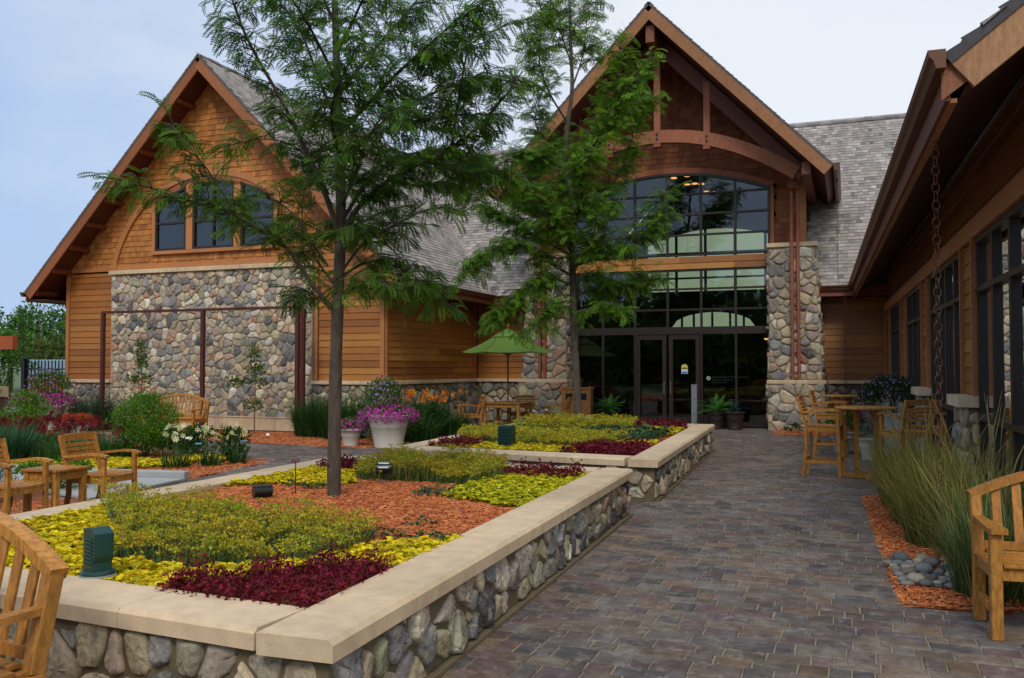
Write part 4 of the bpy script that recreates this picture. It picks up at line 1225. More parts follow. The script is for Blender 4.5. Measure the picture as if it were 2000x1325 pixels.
for i in range(52):
    x = -15.2 + i * .38
    p = A(x, 29.44, 9.33 + .012 * (i % 2))
    mb.add([p, p + A(.42, 0, 0), p + A(.42, -.12, -.11), p + A(0, -.12, -.11)], [[3, 2, 1, 0]], A(.17, .15, .14) * rng.uniform(.8, 1.2))
    mb.add([p, p + A(.42, 0, 0), p + A(.42, .12, -.11), p + A(0, .12, -.11)], [[0, 1, 2, 3]], (.17, .15, .14))
mb.build('ridge_cap', M['roofsh'], mr)
mb = MB()
for a, b in ((-9.6, -8.55), (-.66, 1.2)):
    mb.mark(); box(mb, (a, 23.80, 3.40), (b, 24.5, 3.42), (.07, .02, .01)); box(mb, (a, 23.78, 3.40), (b, 23.80, 3.66), (.26, .08, .035))  # underside colour darkened to add shade below the long eave
mb.build('eave_soffit', M['timber'], hall)
# pendant lamps inside the hall
for (x, z) in ((-5.21, 7.90), (-4.82, 7.92), (-4.97, 7.55), (-4.74, 7.56), (-4.54, 7.52), (-4.76, 7.14), (-4.58, 7.17), (-4.31, 7.15)):
    pass
lp = [(-5.20, 28.6, 7.75), (-4.82, 28.9, 7.85), (-5.0, 30, 7.8), (-4.78, 30.2, 7.85), (-4.55, 30.1, 7.8), (-4.78, 31.5, 7.75), (-4.58, 31.5, 7.8), (-4.30, 31.4, 7.75)]
for i, (x, y, z) in enumerate(lp):
    t = MB(); lathe(t, [(.02, .12), (.10, .10), (.13, 0), (.0, 0)], (x, y, z), 12)
    o = t.build('pendant_lamp', M['black'])
    tag(o, 'small warm lamp glowing inside the hall behind the arched entrance window', 'lamp', 'lamps glowing inside the hall')
    o['part_note'] = ''
    del o['part_note']
    t = MB(); lathe(t, [(.0, -.012), (.09, -.012), (.11, .0), (.06, .03), (0, .035)], (x, y, z - .02), 12); t.build('bulb', M['lampwarm'], o)
t = MB(); lathe(t, [(.02, .10), (.05, .09), (.07, 0), (0, 0)], (-2.38, 28.9, 2.52), 12)
o = t.build('wall_lamp', M['black']); tag(o, 'single low warm lamp behind the glass beside the right stone pillar', 'lamp')
t = MB(); lathe(t, [(0, -.06), (.05, -.05), (.07, -.01), (0, 0)], (-2.38, 28.9, 2.52), 12); t.build('bulb', M['lampwarm'], o)

# ------------------------------------------------------------------ side wing on the right
side = thing('side_wing', 'long low wing with a deep brown eave, clapboard piers and dark tall windows', 'building', (1.28, 10.7, 0), .028)
mb = MB()
Y0, Y1 = -3.95, 13.75
piers = [(-3.95, -3.5), (0, .87), (4.24, 5.17), (7.97, 9.1), (12.1, 13.75)]
box(mb, (.05, Y0, 3.0), (.25, Y1, 4.0)); box(mb, (.05, Y0, 0), (.25, Y1, .22))
for a, b in piers: box(mb, (.04, a, 0), (.25, b, 3.0))
box(mb, (.25, Y0, 0), (7.5, Y0 + .2, 4.2)); box(mb, (7.3, Y0, 0), (7.5, 20, 4.2)); box(mb, (.25, Y0, -.01), (7.3, 20, .01))
prism(mb, [(.05, 4.0), (7.5, 4.0), (4.3, 7.3)], (0, Y0, 0), (1, 0, 0), (0, 0, 1), (0, .2, 0))
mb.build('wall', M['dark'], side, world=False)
mb = MB()
for a, b in piers:
    mb.mark(); siding(mb, (.04, 0, 0), (0, 1, 0), (-1, 0, 0), a + .05, b - .05, 1.30, 2.98, .167, 1.27, tone=.9)
mb.mark(); siding(mb, (.04, 0, 0), (0, 1, 0), (-1, 0, 0), Y0, Y1, 3.2, 3.95, .167, 1.27, tone=.5)  # boards under the eave coloured darker to stand in for its shade
mb.mark(); siding(mb, (0, Y0, 0), (1, 0, 0), (0, -1, 0), .06, 7.45, 1.30, 4.0, .167, 1.27, tone=.9)
for k_ in range(14):
    z_ = 3.95 + k_ * .167; siding(mb, (0, Y0, 0), (1, 0, 0), (0, -1, 0), max(.06, (z_ - 4.0) / .9 + .3), 7.45 - max(0, (z_ - 4.0)) * .95, z_, z_ + .167, .167, 1.27 + .001, tone=.9)
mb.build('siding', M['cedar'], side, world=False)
mb = MB()
beam(mb, (.0, Y0, 3.09), (.0, Y1, 3.09), .05, .20, col=(.40, .155, .05)); 
for a, b in piers:
    for y in (a + .03, b - .03): beam(mb, (0.005, y, 1.28), (0.005, y, 2.99), .06, .06, up=(0, 1, 0), col=(.40, .15, .05))
mb.build('trim', M['cedar'], side, world=False)
mb = MB(); ms = MB(); mm = MB()
for a, b in piers:
    if b > 12.5: b = 13.6
    mm.mark(); box(mm, (-.06, a + .02, 0), (.05, b - .02, 1.18))
    ms.mark(); stones(ms, (-.06, b - .02, 0), (0, -1, 0), (0, 0, 1), (-1, 0, 0), b - a - .04, 1.17, .2, .014, .045, 1.2, tone=1.0)
    ms.mark(); stones(ms, (-.06, a + .02, 0), (1, 0, 0), (0, 0, 1), (0, -1, 0), .12, 1.17, .18, .012, .03, 1.2)
    mb.mark(); box(mb, (-.17, a - .03, 1.17), (.06, b + .03, 1.29))
ms.mark(); stones(ms, (.06, Y0, 0), (1, 0, 0), (0, 0, 1), (0, -1, 0), 7.4, 1.17, .24, .012, .03, 1.0, tone=1.1)
mb.mark(); box(mb, (.07, Y0 - .09, 1.171), (7.5, Y0 + .0, 1.288))
mm.build('pier_base', M['mortar'], side, world=False); ms.build('fieldstone', M['stone'], side, smooth=True, world=False); mb.build('coping', M['lime'], side, world=False)
gaps = [(-3.5, 0), (.87, 4.24), (5.17, 7.97), (9.1, 12.1)]
for a, b in gaps:
    w = MB(); n = 4 if b - a > 3 else 3
    for y in np.linspace(a + .03, b - .03, n + 1): beam(w, (.06, y, .2), (.06, y, 2.99), .06, .09, up=(0, 1, 0))
    for z in (.25, 1.07, 2.43, 2.955): beam(w, (.061, a, z), (.061, b, z), .085, .055)
    wo = w.build('window', M['frame'], side, world=False)
    p = MB(); quad(p, (.075, a, .2), (.075, b, .2), (.075, b, 3.0), (.075, a, 3.0)); p.build('pane', M['glassdark'], wo, world=False)
mb = MB()
EXS, SS = -.77, .80
RY0 = -4.18
o = A(EXS, RY0 - .04, 3.66); vd = nrm((1, 0, SS)); n_out = nrm((-SS, 0, 1)); LEN = math.hypot(5.1, 5.1 * SS)
shingles(mb, o + A(0, 17.5, 0), (0, -1, 0), vd, n_out, 17.5, LEN, lambda P: np.ones(len(P), bool), .145, .1, .2, .02, ROOFC, var=.14)
mb.add([o - n_out * .006, o + A(0, 24, 0) - n_out * .006, o + A(0, 24, 0) + vd * LEN - n_out * .006, o + vd * LEN - n_out * .006], [[0, 1, 2, 3]], (.1, .09, .085))
tp_ = o + vd * LEN
mb.add([tp_, tp_ + A(0, 24, 0), tp_ + A(5.1, 24, -5.1 * SS), tp_ + A(5.1, 0, -5.1 * SS)], [[0, 1, 2, 3]], (.2, .18, .17))
for i in range(46):
    p, q = o + vd * LEN * i / 46, o + vd * LEN * (i + 1) / 46
    mb.add([p - n_out * .06, q - n_out * .06, q + n_out * .005, p + n_out * (.02 + .012 * rng.random())], [[0, 1, 2, 3]], (.07, .065, .07))
rs = mb.build('roof', M['roofsh'], side, world=False)
mb = MB()
a = A(EXS, 0, 3.62) - n_out * .20; b = a + vd * LEN
mb.add([a + A(0, RY0, 0), b + A(0, RY0, 0), b + A(0, 20, 0), a + A(0, 20, 0)], [[0, 1, 2, 3]], (.075, .021, .010))  # underside coloured nearly black, eave shade included in the colour
beam(mb, (EXS + .02, RY0 + .03, 3.50), (EXS + .02, 16.9, 3.50), .035, .24, col=(.15, .045, .02))
beam(mb, (EXS + .055, RY0 + .05, 3.385), (EXS + .055, 16.9, 3.385), .05, .03, col=(.36, .16, .06))
mb.add([(EXS - .02, RY0 + .01, 3.38), (EXS + .30, RY0 + .01, 3.62), (EXS + .05, RY0 + .01, 3.66), (EXS - .02, RY0 + .01, 3.60)], [[0, 1, 2, 3]], (.30, .12, .05))
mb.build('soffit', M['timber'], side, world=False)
mb = MB(); beam(mb, A(EXS + .02, RY0, 3.64) - n_out * .13, A(EXS, RY0, 3.66) + vd * LEN - n_out * .13, .05, .23, up=n_out, col=(.42, .24, .13)); mb.build('fascia', M['timber'], side, world=False)
mb = MB(); mb.mark(); gutter(mb, (EXS, RY0 - .08, 3.70), (EXS, 13.05, 3.70), (-1, 0, 0), .11, .125); mb.build('gutter', M['copper'], side, world=False)

# ------------------------------------------------------------------ furniture (built facing -Y, origin on the floor)
TK = [(0.4370, 0.1876, 0.0332), (0.4750, 0.2095, 0.0385), (0.4085, 0.1703, 0.0298), (0.4560, 0.2008, 0.0398)]
def tk(): return np.array(TK[rng.integers(4)]) * rng.uniform(.84, 1.10)
def bench(name, label, loc, rz, W=1.5, n=13):
    t = thing(name, label, 'bench', loc, rz, 'arched back teak benches')
    D = .52; hw = W / 2
    def leg(x, y, z0, z1, w=.065, d=.065, tilt=0):
        m = MB(); beam(m, (x, y, z0), (x, y + tilt, z1), w, d, up=(0, 1, 0), col=tk(), ch=.005); m.build('leg', M['teak'], t, world=False)
    for s in (-1, 1):
        leg(s * (hw - .033), -D / 2 + .04, 0, .625)
        leg(s * (hw - .033), D / 2 - .035, 0, .40, .065, .075)
        m = MB(); beam(m, (s * (hw - .033), D / 2 - .035, .40), (s * (hw - .033), D / 2 + .045, .785), .065, .065, up=(0, 1, 0), col=tk(), ch=.005)
        m.build('back_post', M['teak'], t, world=False)
        m = MB(); P = [(-.36, .045), (-.30, .052), (-.1, .045), (.15, .036), (.30, .034)]
        yy = [-D / 2 - .03, -D / 2 + .02, -.05, .12, D / 2 + .0]
        prism(m, [(-.055, yy[0]), (.035, yy[0]), (.045, yy[1]), (.04, yy[2]), (.025, yy[4]), (-.03, yy[4]), (-.045, yy[2]), (-.06, yy[1])][::1], (s * (hw - .033), 0, .625), (s, 0, 0), (0, 1, 0), (0, 0, .03), tk())
        m.build('armrest', M['teak'], t, world=False)
        m = MB(); beam(m, (s * (hw - .033), -D / 2 + .05, .16), (s * (hw - .033), D / 2 - .05, .16), .035, .05, col=tk(), ch=.003)
        beam(m, (s * (hw - .033), -D / 2 + .05, .385), (s * (hw - .033), D / 2 - .05, .385), .035, .075, col=tk(), ch=.003); m.build('side_rail', M['teak'], t, world=False)
    m = MB()
    for i in range(7):
        y = -D / 2 + .03 + i * .067
        z = .435 - .012 * math.sin(i / 6 * PI)
        beam(m, (-hw + (.07 if i in (0, 6) else .0), y, z), (hw - (.07 if i in (0, 6) else .0), y, z), .056, .02, col=tk(), ch=.003)
    m.build('seat', M['teak'], t, world=False)
    m = MB(); beam(m, (-hw + .06, -D / 2 + .045, .385), (hw - .06, -D / 2 + .045, .385), .03, .075, col=tk()); m.mark(); beam(m, (-hw + .06, D / 2 - .04, .385), (hw - .06, D / 2 - .04, .385), .03, .075, col=tk())
    m.build('apron', M['teak'], t, world=False)
    def top(x): return .775 + .19 * (1 - (x / hw) ** 2)
    def yb(z): return D / 2 - .035 + (z - .40) * .2125
    m = MB()
    X = np.linspace(-hw + .0, hw - .0, 26)
    sweep(m, [(x, yb(top(x)), top(x)) for x in X], .05, .075, up=(0, 1, 0.0), col=tk())
    m.build('top_rail', M['teak'], t, world=False)
    m = MB(); beam(m, (-hw + .06, yb(.47), .47), (hw - .06, yb(.47), .47), .035, .05, col=tk()); m.build('bottom_rail', M['teak'], t, world=False)
    m = MB()
    for i in range(n):
        x = -hw + .065 + (i + .75) * (W - .13) / (n + .5)
        beam(m, (x, yb(.49), .49), (x, yb(top(x) - .03), top(x) - .03), .055, .018, up=(0, 1, 0), col=tk(), ch=.003)
    m.build('back_slats', M['teak'], t, world=False)
    return t
_b = nrm((-.989, .148))
bench('teak_bench', 'teak slatted bench cut off by the frame, backing onto the nearest planter wall', (-3.0 - .75 * .989, 2.70 + .75 * .148 - .3, 0), -.149, 1.5, 11)
bench('teak_bench', 'teak bench beside the tall grasses, standing on the pavers next to the cobbles', (1.50, 6.22, 0), .08, 1.5, 11)
bench('teak_bench', 'small distant teak bench in front of the big fieldstone wall', (-14.62, 16.45, 0), 0.03, 1.62, 14)

def armchair(name, label, loc, rz, group, tall=False):
    t = thing(name, label, 'bar stool' if tall else 'chair', loc, rz, group)
    h = .30 if tall else 0; sh = .44 + h; hw = .25 if not tall else .23; D = .46 if not tall else .44
    for s in (-1, 1):
        m = MB(); tz = .655 + h if True else sh
        beam(m, (s * (hw - .02), -D / 2 - (.03 if tall else 0), 0), (s * (hw - .025), -D / 2, tz if not tall else tz), .045, .045, up=(0, 1, 0), col=tk(), ch=.005); m.build('leg', M['teak'], t, world=False)
        m = MB()
        sweep(m, [(s * (hw - .02), D / 2 + (.05 if tall else .06), 0), (s * (hw - .02), D / 2, sh * .55), (s * (hw - .02), D / 2, sh), (s * (hw - .015), D / 2 + .06, sh + .22), (s * (hw - .015), D / 2 + .12, sh + .43)], .04, .042, up=(1, 0, 0), col=tk())
        m.build('leg', M['teak'], t, world=False)
        m = MB()
        sweep(m, [(s * (hw - .01), -D / 2 - .06, sh + .215), (s * (hw), -D / 2 + .04, sh + .235), (s * (hw + .01), -.04, sh + .235), (s * (hw), D / 2 + .04, sh + .20)], .055, .026, up=(0, 0, 1), col=tk())
        m.build('armrest', M['teak'], t, world=False)
        m = MB(); beam(m, (s * (hw - .02), -D / 2, sh - .045), (s * (hw - .02), D / 2, sh - .045), .025, .065, col=tk())
        if tall: m.mark(); beam(m, (s * (hw - .02), -D / 2 - .02, .22), (s * (hw - .02), D / 2 + .02, .22), .022, .04, col=tk())
        m.build('side_rail', M['teak'], t, world=False)
    m = MB()
    for i in range(7):
        y = -D / 2 - .02 + (i + .5) * (D + .02) / 7; w_ = hw + .005 * i * 0
        pts = [(-w_, y, sh + .006), (-w_ * .5, y, sh - .006), (0, y, sh - .01), (w_ * .5, y, sh - .006), (w_, y, sh + .006)]
        sweep(m, pts, (D + .02) / 7 - .006, .018, up=(0, 0, 1), col=tk())
    m.build('seat', M['teak'], t, world=False)
    m = MB(); beam(m, (-hw + .03, -D / 2, sh - .045), (hw - .03, -D / 2, sh - .045), .025, .06, col=tk()); m.mark(); beam(m, (-hw + .03, D / 2, sh - .045), (hw - .03, D / 2, sh - .045), .025, .06, col=tk())
    if tall:
        m.mark(); beam(m, (-hw + .03, -D / 2 - .02, .26), (hw - .03, -D / 2 - .02, .26), .025, .045, col=tk()); beam(m, (-hw + .03, D / 2 + .02, .26), (hw - .03, D / 2 + .02, .26), .022, .04, col=tk())
    m.build('apron', M['teak'], t, world=False)
    m = MB()
    zs = [(.165, .036), (.215, .036), (.265, .036), (.315, .036), (.385, .075)]
    for dz, hh in zs:
        y = D / 2 + .03 + (dz - .1) * .25
        pts = [(x, y + .018 * math.cos(x / hw * PI / 2), sh + dz + (.018 * math.cos(x / hw * PI / 2) if dz > .36 else 0)) for x in np.linspace(-hw + .02, hw - .02, 7)]
        sweep(m, pts, .02, hh, up=(0, .97, -.2) if False else (0, 0, 1), col=tk())
    m.build('backrest', M['teak'], t, world=False)
    return t
gA = 'teak armchairs beside the curb'
armchair('teak_armchair', 'teak slat armchair right of the small square table near the concrete curb', (-7.62, 7.52, 0), PI / 2 + .05, gA)
armchair('teak_armchair', 'teak slat armchair cut by the frame, nearest to the left edge', (-7.76, 6.48, 0), PI / 2 + .05, gA)
gU = 'teak armchairs around the umbrella table'
UX, UY = -7.95, 20.75
armchair('teak_armchair', 'teak armchair under the green umbrella, beside the orange lilies', (UX - .80, UY - .55, 0), PI + 2.2, gU)
armchair('teak_armchair', 'teak armchair behind the umbrella table, against the low stone wall', (UX + .05, UY + .85, 0), 0, gU)
armchair('teak_armchair', 'teak armchair between the umbrella table and the wooden litter cabinet', (UX + 1.25, UY + .05, 0), -PI / 2 + .12, gU)
gS = 'teak bar stools at the high round tables'
armchair('bar_stool', 'nearest teak bar stool, standing clear on the pavers with its side to us', (-.34, 13.95, 0), PI / 2 - .12, gS, True)
armchair('bar_stool', 'teak bar stool farther back in front of the stone pillar', (-.30, 17.2, 0), PI / 2 - .1, gS, True)
armchair('bar_stool', 'dark backed teak bar stool behind the tall grasses', (.72, 13.1, 0), .55 + PI, gS, True)
armchair('bar_stool', 'teak bar stool by the window pier seen past the rain chain', (1.02, 14.2, 0), -PI / 2, gS, True)

def slat_table(name, label, loc, rz, w, d, z, n, lw=.06, hole=False):
    t = thing(name, label, 'table', loc, rz)
    for sx in (-1, 1):
        for sy in (-1, 1):
            m = MB(); beam(m, (sx * (w / 2 - .05), sy * (d / 2 - .05), 0), (sx * (w / 2 - .05), sy * (d / 2 - .05), z - .025), lw, lw, up=(0, 1, 0), col=tk(), ch=.005); m.build('leg', M['teak'], t, world=False)
    m = MB()
    for i in range(n):
        y = -d / 2 + (i + .5) * d / n
        beam(m, (-w / 2, y, z - .012), (w / 2, y, z - .012), d / n - .004, .024, col=tk(), ch=.002)
    m.build('tabletop', M['teak'], t, world=False)
    m = MB()
    for s in (-1, 1):
        beam(m, (-w / 2 + .07, s * (d / 2 - .05), z - .075), (w / 2 - .07, s * (d / 2 - .05), z - .075), .022, .08, col=tk())
        beam(m, (s * (w / 2 - .05), -d / 2 + .07, z - .075), (s * (w / 2 - .05), d / 2 - .07, z - .075), .022, .08, col=tk())
    m.build('apron', M['teak'], t, world=False)
    return t
slat_table('side_table', 'small square teak side table between the two armchairs at the left', (-7.72, 7.0, 0), .05, .46, .46, .56, 7)
slat_table('patio_table', 'square teak patio table with the green umbrella standing through it', (UX, UY, 0), .0, .98, .98, .73, 11, .07)
def bar_table(label, loc, rz, r=.43, z=1.03):
    t = thing('bar_table', label, 'table', loc, rz, 'high round teak tables')
    m = MB(); lathe(m, [(0, z - .03), (r - .01, z - .03), (r, z - .022), (r, z - .008), (r - .008, z), (0, z)], n=40, col=tk()); m.build('tabletop', M['teak'], t, world=False)
    for s in (-1, 1):
        m = MB()
        prism(m, [(-.055, .06), (.055, .06), (.05, .5), (.085, z - .04), (-.085, z - .04), (-.05, .5)], (s * .11, .0, 0), (0, 1, 0), (0, 0, 1), (.05 * s, 0, 0), tk()); m.build('leg', M['teak'], t, world=False)
    m = MB(); beam(m, (-.30, 0, .035), (.30, 0, .035), .09, .07, col=tk(), ch=.01); beam(m, (0, -.30, .036), (0, .30, .036), .09, .068, col=tk(), ch=.01); m.build('base', M['teak'], t, world=False)
bar_table('high round teak table nearest, beside the clear standing bar stool', (.24, 13.85, 0), .2)
bar_table('high round teak table farther back, by the dark low stone wall', (-.10, 19.5, 0), .5)

# umbrella
t = thing('patio_umbrella', 'green canvas umbrella with a gold finial over the teak patio table', 'umbrella', (UX, UY, .0))
m = MB(); tube(m, [(0, 0, .03), (0, 0, 2.55)], .022, 12, (.30, .12, .05)); m.build('pole', M['timber'], t, world=False)
m = MB(); k = 6
ang = [math.radians(a) for a in (20, 80, 140, 200, 260, 320)]
def ring(r, z, sag=0): return [A(r * math.cos(a), r * math.sin(a), z) for a in ang]
for (r0, z0, r1, z1, c) in ((1.17, 1.985, .36, 2.37, 1.0),):
    NS = 8
    for i in range(k):
        a, b = ang[i], ang[(i + 1) % k]; 
        if b < a: b += 2 * PI
        V = []
        for s_ in range(NS + 1):
            s = s_ / NS; r = r0 + (r1 - r0) * s; z = z0 + (z1 - z0) * s - .035 * math.sin(PI * s)
            for q_ in range(NS + 1):
                q = q_ / NS; P = lerp((r * math.cos(a), r * math.sin(a)), (r * math.cos(b), r * math.sin(b)), q)
                V.append([P[0], P[1], z - .03 * math.sin(PI * q) * (1 - s)])
        f = [[y * (NS + 1) + x, y * (NS + 1) + x + 1, (y + 1) * (NS + 1) + x + 1, (y + 1) * (NS + 1) + x] for y in range(NS) for x in range(NS)]
        m.add(V, f, A(1, 1, 1) * (1 - .03 * (i % 2)))
m.build('canopy', M['canvas'], t, world=False)
m = MB(); r0_, r1_ = ring(.42, 2.36), ring(.03, 2.56)
for i in range(k): m.add([r0_[i], r0_[(i + 1) % k], r1_[(i + 1) % k], r1_[i]], [[0, 1, 2, 3]])
m.build('vent', M['canvas'], t, world=False)
m = MB()
for a in ang:
    beam(m, (.03 * math.cos(a), .03 * math.sin(a), 2.46), (1.15 * math.cos(a), 1.15 * math.sin(a), 1.975), .018, .018, col=(.2, .08, .035))
    beam(m, (.03 * math.cos(a), .03 * math.sin(a), 1.90), (.55 * math.cos(a), .55 * math.sin(a), 2.22), .016, .016, col=(.2, .08, .035))
m.build('ribs', M['timber'], t, world=False)
m = MB(); lathe(m, [(.0, 2.56), (.03, 2.56), (.018, 2.59), (.035, 2.61), (.04, 2.64), (.012, 2.69), (0, 2.72)], n=14); m.build('finial', M['brass'], t, world=False)

# litter cabinet
t = thing('litter_cabinet', 'wooden double litter cabinet with square openings beside the entrance glass', 'litter bin', (-6.90, 23.35, 0), .12)
m = MB(); box(m, (-.38, -.28, .05), (.38, .28, 1.02), (.40, .165, .05)); m.build('body', M['teak'], t, world=False)
for cx in (-.19, .19):
    m = MB()
    for i in range(5): box(m, (cx - .155 + i * .063, -.305, .10), (cx - .155 + i * .063 + .059, -.28, .60), A(.42, .18, .055) * rng.uniform(.9, 1.08))
    box(m, (cx - .16, -.31, .60), (cx + .16, -.28, .65), (.44, .19, .06)); 
    box(m, (cx - .16, -.305, .65), (cx + .16, -.28, .72), (.44, .19, .06)); box(m, (cx - .16, -.305, .90), (cx + .16, -.28, 1.0), (.44, .19, .06))
    for q in (-1, 1): box(m, (cx + q * .13 - .03, -.304, .72), (cx + q * .13 + .03, -.28, .90), (.44, .19, .06))
    d = m.build('door', M['teak'], t, world=False)
    m = MB(); box(m, (cx - .10, -.285, .72), (cx + .10, -.281, .90)); m.build('opening', M['black'], d, world=False)
for x in (-.37, 0, .37):
    m = MB(); beam(m, (x, -.29, 0), (x, -.29, 1.06), .045, .045, up=(0, 1, 0), col=(.42, .175, .055), ch=.004); lathe(m, [(.02, 1.06), (.028, 1.08), (0, 1.105)], (x, -.29, 0), 10, (.42, .175, .055)); m.build('post', M['teak'], t, world=False)
m = MB(); box(m, (-.42, -.32, 1.02), (.42, .32, 1.05), (.44, .19, .06)); m.build('lid', M['teak'], t, world=False)

# bollard by the doors
t = thing('door_opener_post', 'grey steel door opener post standing in front of the entrance doors', 'post', (-3.80, 23.7, 0))
m = MB(); beam(m, (0, 0, 0), (0, 0, 1.13), .15, .11, up=(0, 1, 0), ch=.006); m.build('post', M['steel'], t, world=False)
m = MB(); beam(m, (0, 0, 1.13), (0, 0, 1.15), .16, .12, up=(0, 1, 0)); m.build('cap', M['steel'], t, world=False)
m = MB(); box(m, (-.055, -.075, .78), (.055, -.056, .89)); m.build('push_plate', M['steel'], t, world=False)

# stickers and notice on the glass
t = thing('door_sticker', 'small yellow, white and blue arched sticker on the right entrance door', 'sticker', (-4.13, 24.14, 1.56))
def flat(name, poly, m_, z=0, y=0):
    mb = MB(); prism(mb, poly, (0, y, 0), (1, 0, 0), (0, 0, 1), (0, .002, 0)); return mb.build(name, M[m_], t, world=False)
flat('backing', [(-.085, -.13), (.085, -.13), (.085, .04)] + [(.085 * math.cos(a), .04 + .085 * math.sin(a)) for a in np.linspace(0, PI, 12)[1:-1]] + [(-.085, .04)], 'white')
flat('emblem', [(-.075, -.02), (.075, -.02), (.075, .04)] + [(.075 * math.cos(a), .04 + .075 * math.sin(a)) for a in np.linspace(0, PI, 12)[1:-1]] + [(-.075, .04)], 'yellowp', y=-.003)
flat('band', [(-.078, .005), (.078, .005), (.078, .035), (-.078, .035)], 'black', y=-.005)
flat('footer', [(-.075, -.12), (.075, -.12), (.075, -.07), (-.075, -.07)], 'bluep', y=-.003)
t = thing('door_notice', 'white lettered no smoking notice on the glass right of the doors', 'notice', (-3.50, 24.195, 1.30))
def text(name, s, size, x, z, m_='white'):
    cu = bpy.data.curves.new(name, 'FONT'); cu.body = s; cu.size = size; cu.extrude = .001; cu.align_x = 'LEFT'
    o = bpy.data.objects.new(name, cu); COL.objects.link(o); o.parent = t; o.location = (x, 0, z); o.rotation_euler = (PI / 2, 0, 0)
    cu.materials.append(M[m_]); cu.offset = .003
    bpy.context.view_layer.update()
    dg = bpy.context.evaluated_depsgraph_get(); me = bpy.data.meshes.new_from_object(o.evaluated_get(dg))
    p = bpy.data.objects.new(name, me); COL.objects.link(p); p.parent = t; p.location = o.location; p.rotation_euler = o.rotation_euler
    bpy.data.objects.remove(o); return p
text('lettering', 'No Smoking or Tobacco Use', .078, .09, .02)
text('lettering', 'No Pets Allowed', .078, .09, -.06)
text('lettering', 'Except service animals', .045, .09, -.115)
m = MB(); P = [(.045 * math.cos(a), 0, .01 + .045 * math.sin(a)) for a in np.linspace(0, 2 * PI, 20)]
tube(m, P, .007, 6); beam(m, (-.03, 0, .04), (.03, 0, -.02), .012, .012); beam(m, (-.022, 0, .01), (.022, 0, .01), .012, .012); m.build('symbol', M['white'], t, world=False)

# trellis
t = thing('steel_trellis', 'rusty brown steel espalier trellis standing before the fieldstone wall', 'trellis', (-15.1, 17.85, 0))
def sp(x, y, w=.09):
    m = MB(); beam(m, (x, y, 0), (x, y, 3.0), w, .09, up=(0, 1, 0)); m.build('post', M['rust'], t)
TXL, TXR = -18.13, -12.17
m = MB(); beam(m, (TXL - .02, 17.85, 3.03), (TXR + .02, 17.85, 3.03), .09, .06); m.build('top_beam', M['rust'], t)
for x in (TXL, -14.93, TXR): sp(x, 17.85)
sp(TXR + .10, 17.93)
m = MB(); beam(m, (TXR, 17.85, 3.03), (TXR + .10, 17.95, 3.03), .06, .06); m.build('brace', M['rust'], t)
for z in (.75, 1.25, 1.75, 2.25):
    m = MB(); tube(m, [(TXL, 17.85, z), (TXR, 17.85, z)], .0035, 5); m.build('wire', M['steel'], t)

# rain chains
def chain(name, label, x, y, z0, z1, r=.028, lk=.085, grp='rain chains', tw=.0045):
    m = MB(); z = z1; i = 0
    m.add([(x - .02, y - .02, z1), (x + .02, y - .02, z1), (x + .02, y + .02, z1 + .05), (x - .02, y + .02, z1 + .05)], [[0, 1, 2, 3]])
    while z > z0:
        a = (i % 2) * PI / 2 + .35
        P = []
        for q in np.linspace(0, 2 * PI, 13):
            P.append((x + r * math.cos(q) * math.cos(a), y + r * math.cos(q) * math.sin(a), z - lk / 2 + (lk / 2 + .006) * math.sin(q)))
        tube(m, P, tw, 5, cap=False)
        z -= lk; i += 1
    o = m.build(name, M['copper'], smooth=True); tag(o, label, 'rain chain', grp)
chain('rain_chain', 'long copper rain chain hanging from the right eave down into the grasses', .66, 7.62, .05, 3.58, .029, .068, tw=.0036)
chain('rain_chain', 'thin rain chain in front of the orange clapboard side wall', -9.72, 18.6, .9, 3.55)
chain('rain_chain', 'rain chain at the far left eave corner against the sky', -21.2, 18.6, .6, 3.5)
chain('rain_chain', 'rain chain lying against the grey roof right of the entrance gable', -.20, 23.1, 3.75, 6.15)
chain('rain_chain', 'rain chain below the eave in the dark corner by the wing', -.05, 23.75, .6, 3.5)

# lights and boxes in the planters
t = thing('sound_box', 'dark green finned speaker box on a concrete foot, near corner of the first planter', 'speaker', (-3.735, 3.665, .44))
t.scale = (.9, .9, .9)
m = MB(); lathe(m, [(0, 0), (.112, 0), (.112, .05), (.10, .075), (0, .075)], n=28); m.build('foot', M['concd'], t, world=False)
m = MB(); lathe(m, [(.0, .078), (.098, .078), (.095, .09), (.085, .10), (0, .10)], n=28); 
m.build('base', M['green'], t, world=False)
m = MB(); R_ = rotz(-.45)
prism(m, [(-.085, .098), (.075, .098), (.075, .15), (.095, .19), (.10, .32), (.03, .35), (-.085, .335)], (0, 0, 0), R_ @ A(1, 0, 0), (0, 0, 1), R_ @ A(0, .11, 0)); 
for V in m.v: V -= R_ @ A(0, .055, 0)
m.build('body', M['green'], t, world=False)
m = MB()
for i in range(8):
    z = .13 + i * .022
    box(m, (-.055 + .0, -.066, z), (.075, -.054, z + .008), R=R_)
m.build('fins', M['green'], t, world=False)
t = thing('sound_box', 'dark green louvred speaker box behind the cap of the farther planter', 'speaker', (-4.52, 11.75, .42))
m = MB(); beam(m, (0, 0, 0), (0, 0, .36), .20, .20, up=(0, 1, 0), ch=.01); m.build('body', M['green'], t, world=False)
m = MB()
for i in range(9): box(m, (-.09, -.112, .05 + i * .032), (.09, -.099, .062 + i * .032))
m.build('fins', M['green'], t, world=False)
